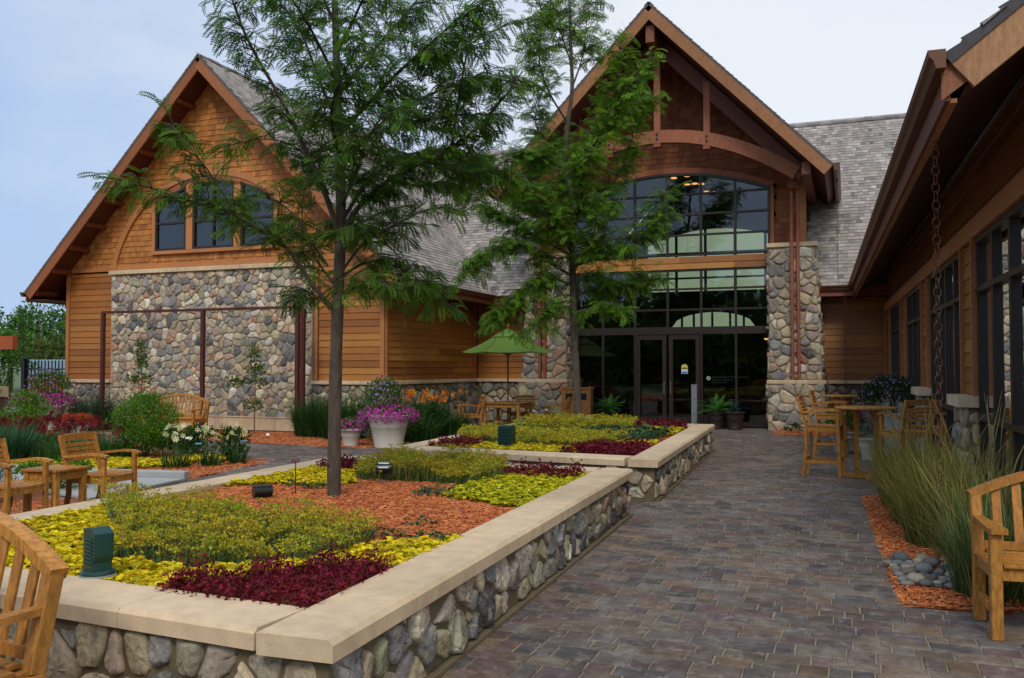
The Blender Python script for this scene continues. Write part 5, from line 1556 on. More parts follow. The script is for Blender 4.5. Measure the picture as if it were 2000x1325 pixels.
def spot(label, loc, rz, tilt, stem, s=1.0, glow=True):
    t = thing('garden_spotlight', label, 'spotlight', loc, rz, 'black garden spotlights')
    if stem > .1:
        m = MB(); lathe(m, [(0, 0), (.028, 0), (.028, .035), (.018, .045), (.018, .07), (0, .07)], n=12); m.build('foot', M['steel'], t, world=False)
    m = MB(); tube(m, [(0, 0, .06 if stem > .1 else 0), (0, 0, stem)], .016, 10); m.build('stem', M['black'], t, world=False)
    c, s_ = math.cos(tilt), math.sin(tilt)
    ax = A(0, -c, s_)
    m = MB(); q = A(0, 0, stem + .045)
    e1 = A(1, 0, 0); 
    tube(m, [q + e1 * -.078, q + e1 * .078], .055, 20); hd = m.build('housing', M['black'], t, world=False)
    if glow:
        n_ = A(0, -math.sin(.9) * 1, math.cos(.9)); n_ = nrm(n_); w_ = np.cross(n_, e1)
        m = MB(); o_ = q + n_ * .052
        m.add([o_ - e1 * .05 - w_ * .032, o_ + e1 * .05 - w_ * .032, o_ + e1 * .05 + w_ * .032, o_ - e1 * .05 + w_ * .032], [[0, 1, 2, 3]]); m.build('lens', M['lens'], hd, world=False)
    return t
spot('black spotlight on a stem lit white on top, in the mulch behind the trunk', (-4.30, 7.80, .42), .35, .6, .14)
spot('black cylinder spotlight lying low in the mulch left of the trunk', (-4.78, 6.50, .42), .9, 0, .06, glow=False)
spot('distant black spotlight by the farther, slimmer tree', (-4.72, 16.75, .42), .3, .6, .14)
def stake(label, loc, h, m_, w=.075, name='plant_label', tilt=.5, grp='plant labels on stakes'):
    t = thing(name, label, 'plant label', loc, .35, grp)
    m = MB(); tube(m, [(0, 0, -.02), (0, 0, h)], .005, 6); m.build('stem', M['black'], t, world=False)
    m = MB(); c, s = math.cos(tilt), math.sin(tilt)
    prism(m, [(-w / 2, -.028), (w / 2, -.028), (w / 2, .028), (-w / 2, .028)], (0, 0, h), (1, 0, 0), (0, c, s), (0, -s * .006, c * .006)); m.build('plate', M[m_], t, world=False)
stake('bronze plant label on a tall black stake left of the trunk', (-4.66, 6.82, .42), .34, 'copper')
stake('blue plant label at the tip of the mulch by the paving', (-9.50, 12.4, 0), .36, 'teal', .11, tilt=.2)
stake('blue green plant label half hidden among the cream lilies', (-9.72, 11.55, 0), .38, 'teal', .10, tilt=.2)
stake('small white plant label amid the cream lilies', (-10.3, 12.0, 0), .42, 'white', .11, tilt=.5)
stake('white tipped marker at the foot of the trellis', (-12.15, 16.7, 0), .10, 'white', .07, tilt=1.2)
stake('thin bent metal plant label in the farther planter, left of its trunk', (-5.55, 16.6, .42), .34, 'steel', .06)
stake('short metal plant label left in the back of the farther planter', (-5.95, 17.0, .42), .30, 'steel', .06)

# pots
def potprof(r, h, rim=.03):
    return [(0, 0), (r * .66, 0), (r * .68, .03), (r * .66, .04), (r * .86, h * .62), (r * .88, h * .64), (r * .87, h * .66), (r * .93, h * .8), (r, h * .93), (r + rim, h * .97), (r + rim, h), (r - .02, h), (r - .04, h * .9), (0, h * .88)]
LEAFQ = np.array([[0, 0, 0], [.45, .22, .05], [1, 0, .0], [.45, -.22, .05]], float)
LEAFF = np.array([[0, 3, 2, 1]])
def leafball(mb, c, r, n, ls, cols, hemi=False, shell=.55, up=.3, droop=0):
    d = rdir(n, -.15 if hemi else -1, 1); rr = (shell + (1 - shell) * rng.random(n) ** .7)[:, None] * rng.uniform(.85, 1.12, (n, 1))
    P = np.array(c) + d * rr * np.array(r)
    dd = d * .8 + rdir(n) * .7 + [0, 0, up - droop]
    cc = np.array(cols)[rng.integers(0, len(cols), n)] * rng.uniform(.75, 1.25, n)[:, None]
    scatter(mb, LEAFQ, LEAFF, P, frames(dd, rdir(n)), ls * rng.uniform(.6, 1.25, n), cc)
PET = np.vstack([[[0, 0, 0], [.5 * math.cos(a - .5), .5 * math.sin(a - .5), .12], [math.cos(a), math.sin(a), .18], [.5 * math.cos(a + .5), .5 * math.sin(a + .5), .12]] for a in np.arange(5) * 2 * PI / 5])
PETF = np.array([[4 * i, 4 * i + 1, 4 * i + 2, 4 * i + 3] for i in range(5)])
PETS = np.vstack([[[.7] * 3, [1, 1, 1], [1, 1, 1], [1, 1, 1]] for i in range(5)])
def blossoms(mb, c, r, n, s, cols, zmin=-.3, face=None, core=None):
    d = rdir(n, zmin, 1); P = np.array(c) + d * np.array(r) * rng.uniform(.88, 1.08, (n, 1))
    nn = d + rdir(n) * .35; nn = nn / np.linalg.norm(nn, axis=1, keepdims=True)
    fr = frames(rdir(n), nn)                       # z axis near the outward normal
    x = np.cross(nn, rdir(n)); x /= np.linalg.norm(x, axis=1, keepdims=True); y = np.cross(nn, x)
    R = np.stack([x, y, nn], 2)
    cc = np.array(cols)[rng.integers(0, len(cols), n)] * rng.uniform(.8, 1.15, n)[:, None]
    scatter(mb, PET, PETF, P, R, s * rng.uniform(.75, 1.2, n), cc, PETS)
GR = [(.06, .14, .016), (.085, .18, .02), (.04, .10, .012), (.12, .21, .03)]
def potted(label, loc, r, h, layers, pot='pot', name='flower_pot', grp='potted flowers'):
    t = thing(name, label, 'flower pot', loc, rng.uniform(0, 1), grp)
    m = MB(); lathe(m, potprof(r, h), n=36); m.build('pot', M[pot], t, smooth=True, world=False)
    m = MB(); b = MB(); nb = 0
    for L_ in layers:
        k = L_[0]
        if k == 'leaf': leafball(m, L_[1], L_[2], L_[3], L_[4], L_[5], True, up=L_[6] if len(L_) > 6 else .3)
        else: blossoms(b, L_[1], L_[2], L_[3], L_[4], L_[5], L_[6] if len(L_) > 6 else -.3); nb += 1
    m.build('foliage', M['leafd'], t, world=False)
    if nb: b.build('blossoms', M['petal'], t, world=False)
    return t
MAG = [(.72, .05, .50), (.66, .04, .44), (.80, .12, .60), (.55, .03, .36)]
LIL = [(.36, .18, .52), (.45, .26, .60), (.28, .12, .42), (.5, .3, .55)]
potted('big cream pot of magenta petunias under a purple flowered shrub', (-8.58, 15.75, 0), .42, .66,
       [('leaf', (0, 0, .62), (.50, .50, .26), 900, .07, GR), ('leaf', (-.12, 0, .95), (.38, .38, .42), 1500, .065, GR),
        ('bl', (0, 0, .64), (.60, .55, .24), 620, .030, MAG, -.5), ('bl', (-.12, 0, .98), (.42, .40, .44), 150, .028, LIL, -.1)])
potted('small cream pot of magenta petunias half behind the near trunk', (-9.45, 15.75, 0), .22, .34,
       [('leaf', (0, 0, .36), (.28, .28, .22), 350, .05, GR), ('bl', (0, 0, .38), (.32, .3, .18), 160, .028, MAG, -.3), ('leaf', (.2, -.1, .18), (.1, .1, .2), 120, .04, [(.2, .27, .2)])])
potted('cream pot of magenta petunias and purple flowers by the black fence', (-19.0, 16.9, 0), .45, .62,
       [('leaf', (0, 0, .72), (.7, .6, .3), 900, .08, GR), ('leaf', (.1, 0, 1.1), (.5, .5, .45), 1300, .07, GR),
        ('bl', (-.1, 0, .72), (.85, .65, .28), 700, .035, MAG, -.4), ('bl', (.1, 0, 1.12), (.6, .5, .48), 180, .03, LIL, -.1)])
potted('cream pot of red flowers in front of the trellis post', (-16.7, 15.7, 0), .30, .34,
       [('leaf', (0, 0, .38), (.42, .4, .13), 400, .06, GR), ('bl', (0, 0, .40), (.46, .42, .14), 330, .035, [(.55, .015, .015), (.42, .01, .01), (.65, .03, .02)], -.2)])
potted('large cream pot with a dark purple flowered bush by the wing windows', (.80, 17.9, 0), .33, .74,
       [('leaf', (-.1, 0, 1.02), (.55, .5, .42), 2200, .07, [(.025, .065, .02), (.035, .09, .025), (.02, .05, .015)]), ('bl', (-.12, 0, 1.08), (.58, .5, .42), 130, .03, LIL, -.1)])
potted('short cream pot of dark red foliage and pink flowers under the round table, left one', (.10, 18.2, 0), .20, .36,
       [('leaf', (0, 0, .45), (.26, .26, .25), 350, .06, [(.09, .018, .012), (.13, .03, .02), (.05, .06, .02)]), ('bl', (.0, -.1, .72), (.12, .1, .14), 40, .03, MAG, -1)])
potted('short cream pot of silvery foliage under the round table, right one', (.36, 16.5, 0), .22, .38,
       [('leaf', (0, 0, .45), (.26, .26, .2), 350, .06, [(.09, .018, .012), (.12, .2, .16), (.16, .26, .2)]), ])
potted('potted orange lilies standing behind the nearest bar stool', (-.12, 17.7, 0), .18, .3,
       [('leaf', (0, 0, .5), (.3, .3, .35), 350, .09, GR), ('bl', (0, 0, .85), (.32, .2, .12), 9, .06, [(.8, .25, .02)], -.5)])
# ferns by the doors: arching fronds
def fern(label, loc, r, h, n, L_, col, spiky=False):
    t = thing('potted_fern', label, 'potted plant', loc, 0, 'dark pots by the doors')
    m = MB(); lathe(m, potprof(r, h), n=28); m.build('pot', M['potd'], t, smooth=True, world=False)
    m = MB()
    for i in range(n):
        a = rng.uniform(0, 2 * PI); e = rng.uniform(.3, 1.35); l = L_ * rng.uniform(.7, 1.1)
        K = 9; pts = []; p = A(0, 0, h); d = A(math.cos(a) * math.cos(e), math.sin(a) * math.cos(e), math.sin(e))
        for k in range(K):
            pts.append(p.copy()); p = p + d * l / K; d = nrm(d + A(0, 0, -.13 if not spiky else -.03))
        pts = np.array(pts)
        if spiky:
            s = nrm(np.cross(d, (0, 0, 1))) * .016
            for k in range(K - 1): w0, w1 = 1 - k / K, 1 - (k + 1) / K; m.add([pts[k] - s * w0, pts[k] + s * w0, pts[k + 1] + s * w1, pts[k + 1] - s * w1], [[0, 1, 2, 3]], A(*col) * rng.uniform(.7, 1.2))
        else:
            s = nrm(np.cross(pts[3] - pts[0], (0, 0, 1)))
            for k in range(1, K):
                w = .085 * math.sin(PI * (k + 1) / (K + 2)) ; t_ = nrm(pts[k] - pts[k - 1])
                for sg in (-1, 1):
                    for q in (0, .5):
                        b_ = pts[k] - t_ * l / K * q
                        m.add([b_ - t_ * .012, b_ + s * sg * w + t_ * .02 - A(0, 0, .02), b_ + t_ * .012], [[0, 1, 2]], A(*col) * rng.uniform(.7, 1.3))
    m.build('foliage', M['leaf'], t, world=False)
FG = (.09, .26, .05)
fern('potted fern on a dark pot left of the entrance doors', (-6.05, 23.55, 0), .24, .42, 46, .62, FG)
fern('dark spiky plant in the shadow between the litter cabinet and the fern', (-6.62, 23.95, 0), .20, .38, 30, .45, (.03, .06, .05), True)
fern('potted fern on a dark pot right of the grey post', (-3.22, 23.55, 0), .24, .42, 46, .66, FG)
fern('blue grey spiky plant in a dark glazed pot by the right stone pillar', (-2.72, 23.35, 0), .25, .46, 42, .42, (.05, .085, .085), True)

# fence, gate pier, pergola end, shed, far trees
t = thing('metal_fence', 'black metal picket fence panel left of the gabled wing', 'fence', (-22.4, 19.8, 0))
for x in (-23.15, -20.75):
    m = MB(); beam(m, (x, 19.8, 0), (x, 19.8, 1.86), .13, .13, up=(0, 1, 0)); lathe(m, [(.09, 1.86), (.09, 1.89), (0, 1.93)], (x, 19.8, 0), 4); m.build('post', M['black'], t)
m = MB()
for z in (.15, 1.25, 1.55): beam(m, (-23.15, 19.8, z), (-20.75, 19.8, z), .04, .04)
m.build('rail', M['black'], t)
m = MB()
for i in range(17): beam(m, (-23.0 + i * .135, 19.8, .08), (-23.0 + i * .135, 19.8, 1.80), .028, .028, up=(0, 1, 0))
m.build('pickets', M['black'], t)
t = thing('stone_pier', 'grey fieldstone pier with a thick limestone cap at the far left edge', 'pier', (-19.9, 15.75, 0))
m = MB(); box(m, (-.6, -.3, .88), (.62, .3, 1.13)); m.build('cap', M['lime'], t, world=False)
m = MB(); box(m, (-.5, -.24, 0), (.55, .24, .88)); m.build('core', M['mortar'], t, world=False)
m = MB(); stones(m, (-.5, -.24, 0), (1, 0, 0), (0, 0, 1), (0, -1, 0), 1.05, .88, .22, .015, .04); m.build('fieldstone', M['stone'], t, smooth=True, world=False)
t = thing('pergola', 'orange stained pergola beam end poking in at the left edge', 'pergola', (-20.6, 16.2, 0))
m = MB(); prism(m, [(0, 2.05), (1.25, 2.05), (1.25, 2.38), (-2, 2.38), (-2, 2.0), (-.2, 1.78)], (-.0, 0, 0), (1, 0, 0), (0, 0, 1), (0, .14, 0), (.42, .11, .03)); m.build('beam', M['timber'], t, world=False)
m = MB(); beam(m, (-.9, .07, 0), (-.9, .07, 2.05), .2, .2, up=(0, 1, 0), col=(.36, .10, .03)); m.build('post', M['timber'], t, world=False)
t = thing('garden_shed', 'low building with a pale blue metal roof beyond the black fence', 'building', (-34, 33, 0))
m = MB(); prism(m, [(-5, 1.25), (5, 1.25), (5, 1.95), (-5, 2.0)], (0, 0, 0), (1, 0, 0), (0, .15, 1), (0, .1, 0)); m.build('roof', M['roofmetal'], t, world=False)
m = MB(); box(m, (-4.6, .3, 0), (4.6, 3, 1.3), (.35, .11, .05)); m.build('wall', M['timber'], t, world=False)

# ------------------------------------------------------------------ foliage
def compound(pairs, L_, lw, ll, droop, seed=0):
    """a honey locust leaf: an arching stalk with paired leaflets"""
    V, F, S = [], [], []
    r = np.random.default_rng(seed)
    p = A(0, 0, 0); d = A(1, 0, .25)
    for i in range(pairs):
        p = p + nrm(d) * L_ / pairs; d = d + A(0, 0, -droop / pairs)
        T = nrm(d)
        for s in (-1, 1):
            side = nrm(A(.35, s * 1.0, -.25)) ; side = nrm(side + T * .25)
            k = math.sin(PI * (i + 1.2) / (pairs + 1.6)) ** .4
            l = ll * k * r.uniform(.85, 1.1); w = lw * k
            a = p + A(0, 0, 0); nrm_ = T
            n0 = len(V)
            V += [a, a + side * l * .5 + T * w * .5, a + side * l, a + side * l * .5 - T * w * .5]
            F.append([n0, n0 + 1, n0 + 2, n0 + 3] if s < 0 else [n0 + 3, n0 + 2, n0 + 1, n0])
            q = r.uniform(.85, 1.15); S += [[q, q, q]] * 4
    return np.array(V), np.array(F), np.array(S)
def polyres(pts, step):
    pts = np.array(pts, float); seg = np.linalg.norm(np.diff(pts, axis=0), axis=1); s = np.concatenate([[0], np.cumsum(seg)])
    n = max(2, int(s[-1] / step) + 1); t = np.linspace(0, s[-1], n)
    return np.stack([np.interp(t, s, pts[:, k]) for k in range(3)], 1), s[-1]
def locust(name, label, depth, trunk, r0, limbs, leaf, cols, tw_len, tw_step, leaf_step, base, vis=1.0, wood=(.13, .105, .085)):
    root = thing(name, label, 'tree', tuple(base), 0, 'honey locust trees in the planters')
    tr = MB(); T = smooth3([survey(x, y, depth + d) for x, y, d in trunk])
    n = len(T); rad = r0 * np.linspace(1, .18, n) ** .8 * (1 + .04 * np.sin(np.arange(n) * 1.7)); rad[0] *= 1.15
    tube(tr, T, rad, 16, wood); TZ = T
    for i_ in range(3, int(n * .5), 2):
        a_ = rng.uniform(0, 2 * PI); dv = A(math.cos(a_), math.sin(a_), 0); c_ = T[i_] + dv * rad[i_] * .82; k_ = rad[i_] * rng.uniform(.22, .42)
        d_ = rdir(70); tv_ = c_ + d_ * A(k_, k_, k_ * 1.3)
        lathe(tr, [(0, -k_), (k_ * .8, -k_ * .6), (k_, 0), (k_ * .8, k_ * .6), (0, k_)], c_, 10, A(*wood) * .7)
    tr.build('trunk', M['bark'], root, smooth=True)
    tw = MB(); lp, ld, lcol = [], [], []
    for lim in limbs:
        pts, rr, dens, tone = lim
        P = smooth3([survey(x, y, depth + d) for x, y, d in pts]); P, L_ = polyres(P, .1)
        rd = rr * np.linspace(1, .22, len(P)); tube(tw, P, rd, 7, A(*wood) * .85)
        Tn = np.gradient(P, axis=0); Tn /= np.maximum(np.linalg.norm(Tn, axis=1, keepdims=True), 1e-9)
        s = 0.0; i0 = int(len(P) * .22)
        m_ = max(1, int((L_ * .8) / tw_step * dens))
        for _ in range(m_):
            u = rng.uniform(.2, 1.0); i = min(len(P) - 1, int(u * (len(P) - 1)))
            side = rdir(1, -.5, .6)[0]; dr = nrm(Tn[i] * .55 + side * .9 + A(0, 0, .12))
            l = tw_len * (1.15 - .55 * u) * rng.uniform(.5, 1.15)
            K = 6; q = [P[i]]; d = dr
            for k in range(K): q.append(q[-1] + d * l / K); d = nrm(d + A(0, 0, -.10) + rng.normal(0, .08, 3))
            q = np.array(q); tube(tw, q, np.linspace(.006, .002, K + 1) * (1 if leaf[1] < .2 else 1.6), 4, A(*wood) * .8, cap=False)
            nl = max(2, int(l / leaf_step)); 
            for k in range(nl):
                uu = (k + .6) / nl; j = uu * K; a = int(min(K - 1, j)); pp = q[a] + (q[a + 1] - q[a]) * (j - a); dd = nrm(q[a + 1] - q[a])
                sg = 1 if k % 2 else -1; sd = nrm(np.cross(dd, (0, 0, 1)) * sg + dd * .55 + rng.normal(0, .28, 3) + A(0, 0, -.12))
                lp.append(pp); ld.append(sd); lcol.append(tone)
        lp.append(P[-1]); ld.append(Tn[-1]); lcol.append(tone)
    lp, ld, lcol = np.array(lp), np.array(ld), np.array(lcol)
    tw.build('branches', M['bark'], root, smooth=True)
    cr = MB(); n = len(lp); var = rng.integers(0, 3, n)
    up = np.tile([0, 0, 1.0], (n, 1)) + rng.normal(0, .35, (n, 3))
    base_c = np.array(cols)
    cc = base_c[rng.integers(0, len(base_c), n)] * rng.uniform(.7, 1.3, n)[:, None]
    cc = cc * (1 + lcol[:, None] * np.array([.9, .55, .1]))
    for v in range(3):
        k = var == v; tv, tf, ts = compound(leaf[0], leaf[1], leaf[2], leaf[3], (.7, 1.3, 1.8)[v], v)
        scatter(cr, tv, tf, lp[k], frames(ld[k], up[k]), rng.uniform(.7, 1.2, k.sum()), cc[k], ts)
    cr.build('crown', M['leaf'], root)
    print(name, 'leaves', n)
    return root
# large tree: trunk and limbs surveyed as (x, y, distance offset)
T1 = [(653, 1000, 0), (652, 900, 0), (656, 700, .0), (661, 560, .0), (667, 430, .02), (664, 300, .04), (660, 180, .05), (655, 60, .08), (652, -120, .1), (655, -420, .1)]
L1 = [
 ([(655, 610, 0), (600, 545, -.1), (575, 495, -.15), (530, 465, -.2), (456, 414, -.25), (363, 392, -.3), (290, 365, -.35), (200, 345, -.4)], .022, 1.5, .25),
 ([(456, 414, -.25), (420, 350, -.3), (380, 300, -.35), (340, 255, -.35), (328, 212, -.3)], .010, 1.25, .35),
 ([(640, 520, 0), (600, 460, .2), (560, 400, .3), (500, 380, .3), (440, 400, .3)], .012, 1.2, .25),
 ([(642, 380, 0), (610, 310, .1), (560, 275, .2), (500, 270, .3), (430, 290, .3)], .010, 1.0, .3),
 ([(664, 470, 0), (642, 390, -.1), (583, 262, -.2), (540, 177, -.3), (490, 93, -.35), (456, 13, -.4), (440, -60, -.4)], .028, 1.5, 0),
 ([(655, 440, 0), (629, 359, .2), (621, 304, .35), (640, 230, .5), (620, 120, .6)], .014, 1.2, 0),
 ([(660, 240, 0), (620, 150, .3), (590, 60, .5), (540, 0, .7), (520, -60, .8)], .018, 1.5, 0),
 ([(658, 160, 0), (610, 60, -.4), (560, -20, -.7), (480, -60, -.9)], .016, 1.3, 0),
 ([(668, 460, 0), (700, 400, -.1), (760, 350, -.3), (840, 310, -.5), (920, 265, -.6), (990, 185, -.7), (1020, 140, -.7)], .026, 2.0, 0),
 ([(668, 430, 0), (720, 350, .4), (790, 300, .8), (880, 290, 1.1), (960, 330, 1.2)], .020, 1.9, 0),
 ([(666, 330, 0), (720, 260, .1), (790, 210, .3), (870, 170, .4), (960, 150, .5), (1030, 170, .5)], .022, 2.0, 0),
 ([(665, 260, 0), (730, 190, -.4), (800, 120, -.8), (870, 60, -1.0), (930, 0, -1.1)], .022, 2.0, 0),
 ([(662, 180, 0), (720, 110, .4), (780, 40, .7), (850, -40, 1.0)], .020, 1.7, 0),
 ([(880, 300, -.5), (905, 130, -.6), (925, 60, -.7), (955, -20, -.8)], .014, 1.2, 0),
 ([(660, 100, 0), (700, 20, -.3), (740, -80, -.6)], .018, 1.4, 0),
 ([(660, 60, 0), (620, -30, .3), (600, -120, .5)], .018, 1.2, 0),
 ([(668, 540, 0), (720, 505, .1), (780, 520, .15), (840, 565, .2), (885, 610, .25)], .014, 1.9, .1),
 ([(668, 530, 0), (710, 470, -.2), (770, 440, -.3), (850, 400, -.4), (930, 420, -.5)], .014, 1.3, .05),
 ([(668, 500, 0), (690, 450, .6), (730, 420, 1.0), (800, 400, 1.4)], .014, 1.4, 0),
 ([(662, 590, 0), (690, 560, -.3), (740, 545, -.5), (800, 560, -.6), (830, 545, -.6)], .010, 1.4, .15),
 ([(655, 600, 0), (620, 580, .3), (590, 560, .4), (575, 600, .4)], .008, 1.3, .2),
 ([(656, 560, 0), (610, 500, .5), (585, 430, .8), (600, 340, 1.0)], .012, 1.1, .1),
 ([(668, 400, 0), (700, 330, -.6), (720, 260, -1.1), (770, 200, -1.4)], .018, 1.6, 0),
 ([(664, 300, 0), (640, 220, -.6), (680, 120, -1.1), (720, 60, -1.5)], .018, 1.5, 0),
 ([(790, 300, 0), (870, 330, -.2), (950, 350, -.3), (1000, 300, -.4)], .012, 1.6, 0),
 ([(760, 350, 0), (820, 370, .2), (900, 350, .3), (960, 250, .3)], .012, 1.6, 0),
 ([(740, 230, 0), (830, 240, -.2), (900, 220, -.3), (1000, 230, -.3)], .012, 1.6, 0),
 ([(800, 120, 0), (880, 110, .2), (960, 60, .3), (1020, 40, .3)], .012, 1.5, 0),
]
locust('honey_locust_tree', 'large foreground tree with ferny dark green leaves in the nearest planter', 7.86, T1, .066, L1,
       (9, .165, .018, .043), [(0.0690, 0.1680, 0.0140), (0.0506, 0.1322, 0.0110), (0.1012, 0.2184, 0.0180), (0.0391, 0.1030, 0.0090)], .38, .050, .036, (-4.24, 6.8, .42), wood=(0.0862, 0.0650, 0.0480))
T2 = [(1131, 835, 0), (1129, 800, 0), (1124, 700, 0), (1120, 600, 0), (1117, 480, 0), (1121, 418, 0), (1116, 370, 0), (1103, 330, 0), (1108, 241, 0), (1119, 178, 0), (1115, 105, 0), (1113, 20, 0), (1110, -60, 0)]
L2 = [
 ([(1120, 560, 0), (1080, 540, -.3), (1030, 560, -.5), (990, 600, -.6), (960, 635, -.6)], .03, 2.0, .15),
 ([(1120, 580, 0), (1170, 560, .2), (1230, 555, .3), (1290, 545, .4)], .03, 2.0, .25),
 ([(1119, 520, 0), (1180, 500, -.4), (1240, 480, -.6), (1285, 430, -.7), (1300, 370, -.8)], .035, 1.7, .1),
 ([(1118, 500, 0), (1060, 470, .4), (980, 420, .6), (920, 380, .7), (880, 350, .8)], .03, 1.9, .15),
 ([(1118, 540, 0), (1050, 500, -.4), (1000, 470, -.6), (940, 500, -.7), (910, 540, -.7)], .03, 1.9, .15),
 ([(1118, 470, 0), (1080, 420, -.5), (1030, 370, -.8), (960, 330, -1.0), (900, 310, -1.1)], .03, 1.8, 0),
 ([(1119, 440, 0), (1160, 400, .4), (1200, 360, .6), (1230, 300, .8), (1240, 230, .8)], .035, 1.5, .3),
 ([(1112, 350, 0), (1150, 300, -.4), (1190, 230, -.5), (1230, 170, -.6), (1270, 110, -.6)], .03, 1.35, .45),
 ([(1108, 300, 0), (1160, 250, .3), (1220, 210, .4), (1280, 190, .4)], .025, 1.35, .45),
 ([(1190, 230, -.5), (1210, 160, -.4), (1215, 100, -.4), (1200, 70, -.4)], .02, 1.2, .4),
 ([(1108, 320, 0), (1070, 280, .4), (1040, 240, .6), (1060, 180, .6)], .025, 1.3, .1),
 ([(1108, 240, 0), (1070, 180, -.3), (1050, 120, -.4), (1060, 40, -.4), (1050, -20, -.4)], .022, 1.7, .25),
 ([(1118, 170, 0), (1140, 110, .2), (1145, 40, .3), (1160, -20, .3)], .02, 1.3, .3),
 ([(1114, 120, 0), (1090, 50, .3), (1100, -30, .4)], .018, 1.5, .3),
 ([(1105, 330, 0), (1060, 310, -.5), (1040, 300, -.8), (1000, 300, -.9)], .025, 1.6, .05),
 ([(1117, 430, 0), (1090, 370, .8), (1110, 320, 1.2), (1150, 290, 1.3)], .03, 1.6, .15),
 ([(1118, 450, 0), (1140, 390, -.9), (1130, 330, -1.3), (1160, 290, -1.5)], .03, 1.7, .2),
 ([(1120, 530, 0), (1150, 480, -.7), (1170, 430, -1.0), (1200, 400, -1.1)], .028, 1.6, .15),
 ([(1119, 500, 0), (1090, 450, -.8), (1060, 420, -1.1), (1050, 370, -1.2)], .028, 1.6, .1),
 ([(1120, 600, 0), (1080, 600, -.4), (1050, 620, -.5), (1020, 650, -.5)], .02, 1.3, .15),
 ([(1121, 610, 0), (1170, 600, -.4), (1220, 600, -.5)], .02, 1.2, .1),
 ([(1120, 560, 0), (1150, 530, .7), (1180, 560, 1.0)], .02, 1.2, 0),
]
locust('honey_locust_tree', 'slimmer brighter green tree in front of the glass entrance, in the farther planter', 17.95, T2, .085, L2,
       (7, .22, .030, .066), [(0.1064, 0.2376, 0.0160), (0.0806, 0.1944, 0.0130), (0.1400, 0.2862, 0.0200), (0.0616, 0.1512, 0.0110)], .62, .044, .050, (-5.1, 17.32, .42), wood=(0.0896, 0.0702, 0.0500))

# ---- planting in the raised beds
SZ = .445
def clumps_yellow(name, label, polys, dens, s, z=SZ, excl=(), cols=((.80, .62, .012), (.88, .70, .02), (.68, .56, .012), (.50, .47, .015))):
    mb = MB(); K = 6
    tv = []; tf = []
    for i in range(K):
        a = i * 2 * PI / K; c, sn = math.cos(a), math.sin(a)
        n0 = len(tv); tv += [[0, 0, 0], [.5 * c - .3 * sn, .5 * sn + .3 * c, .35], [c, sn, .25], [.5 * c + .3 * sn, .5 * sn - .3 * c, .35]]; tf.append([n0, n0 + 3, n0 + 2, n0 + 1])
    tv, tf = np.array(tv, float), np.array(tf)
    for poly in polys:
        n = int(parea(poly) * dens); P = rpoly(poly, n)
        for e in excl: P = P[~inpoly(P, e)]
        P = P[np.hypot((P[:, 0] + 3.735), (P[:, 1] - 3.665)) > .12]
        n = len(P)
        hgt = .022 + .03 * (np.sin(P[:, 0] * 23 + 1.3) * np.sin(P[:, 1] * 19 + .4) * .5 + .5) + rng.uniform(0, .016, n)
        nn = np.stack([rng.normal(0, .35, n), rng.normal(0, .35, n), np.ones(n)], 1); nn /= np.linalg.norm(nn, axis=1, keepdims=True)
        x = np.cross(nn, rdir(n)); x /= np.linalg.norm(x, axis=1, keepdims=True); R = np.stack([x, np.cross(nn, x), nn], 2)
        low = rng.random(n) < .3
        c = np.array(cols)[rng.integers(0, len(cols), n)] * rng.uniform(.75, 1.15, n)[:, None]
        c = np.where(low[:, None], c * A(.45, .65, .8), c); hgt = np.where(low, hgt * .4, hgt)
        scatter(mb, tv, tf, np.column_stack([P, z + hgt]), R, s * rng.uniform(.7, 1.3, n), c)
    o = mb.build(name, M['leafd']); tag(o, label, 'ground cover', None, 'stuff')
def clumps_red(name, label, polys, dens, s, h=.13, z=SZ, cols=((0.1300, 0.0063, 0.0112), (0.1700, 0.0081, 0.0161), (0.0800, 0.0054, 0.0074), (0.2600, 0.0108, 0.0527), (0.1100, 0.0072, 0.0074))):
    mb = MB()
    for poly in polys:
        n = int(parea(poly) * dens); P = rpoly(poly, n)
        cen = np.array(poly).mean(0)
        hh = h * (.35 + .75 * (np.sin(P[:, 0] * 14 + 1) * np.sin(P[:, 1] * 12 + 1) * .5 + .5) ** 1.3) * rng.uniform(.7, 1.2, n)
        K = 9
        for k in range(K):
            u = (k + .5) / K
            d = rdir(n, -.1, .9); pos = np.column_stack([P + rng.normal(0, .012, (n, 2)), z + hh * u])
            c = np.array(cols)[rng.integers(0, len(cols), n)] * rng.uniform(.6, 1.35, n)[:, None]
            scatter(mb, LEAFQ * [1, 1.5, 1], LEAFF, pos, frames(d, rdir(n)), s * rng.uniform(.6, 1.3, n), c)
    o = mb.build(name, M['leafd']); tag(o, label, 'ground cover', None, 'stuff')
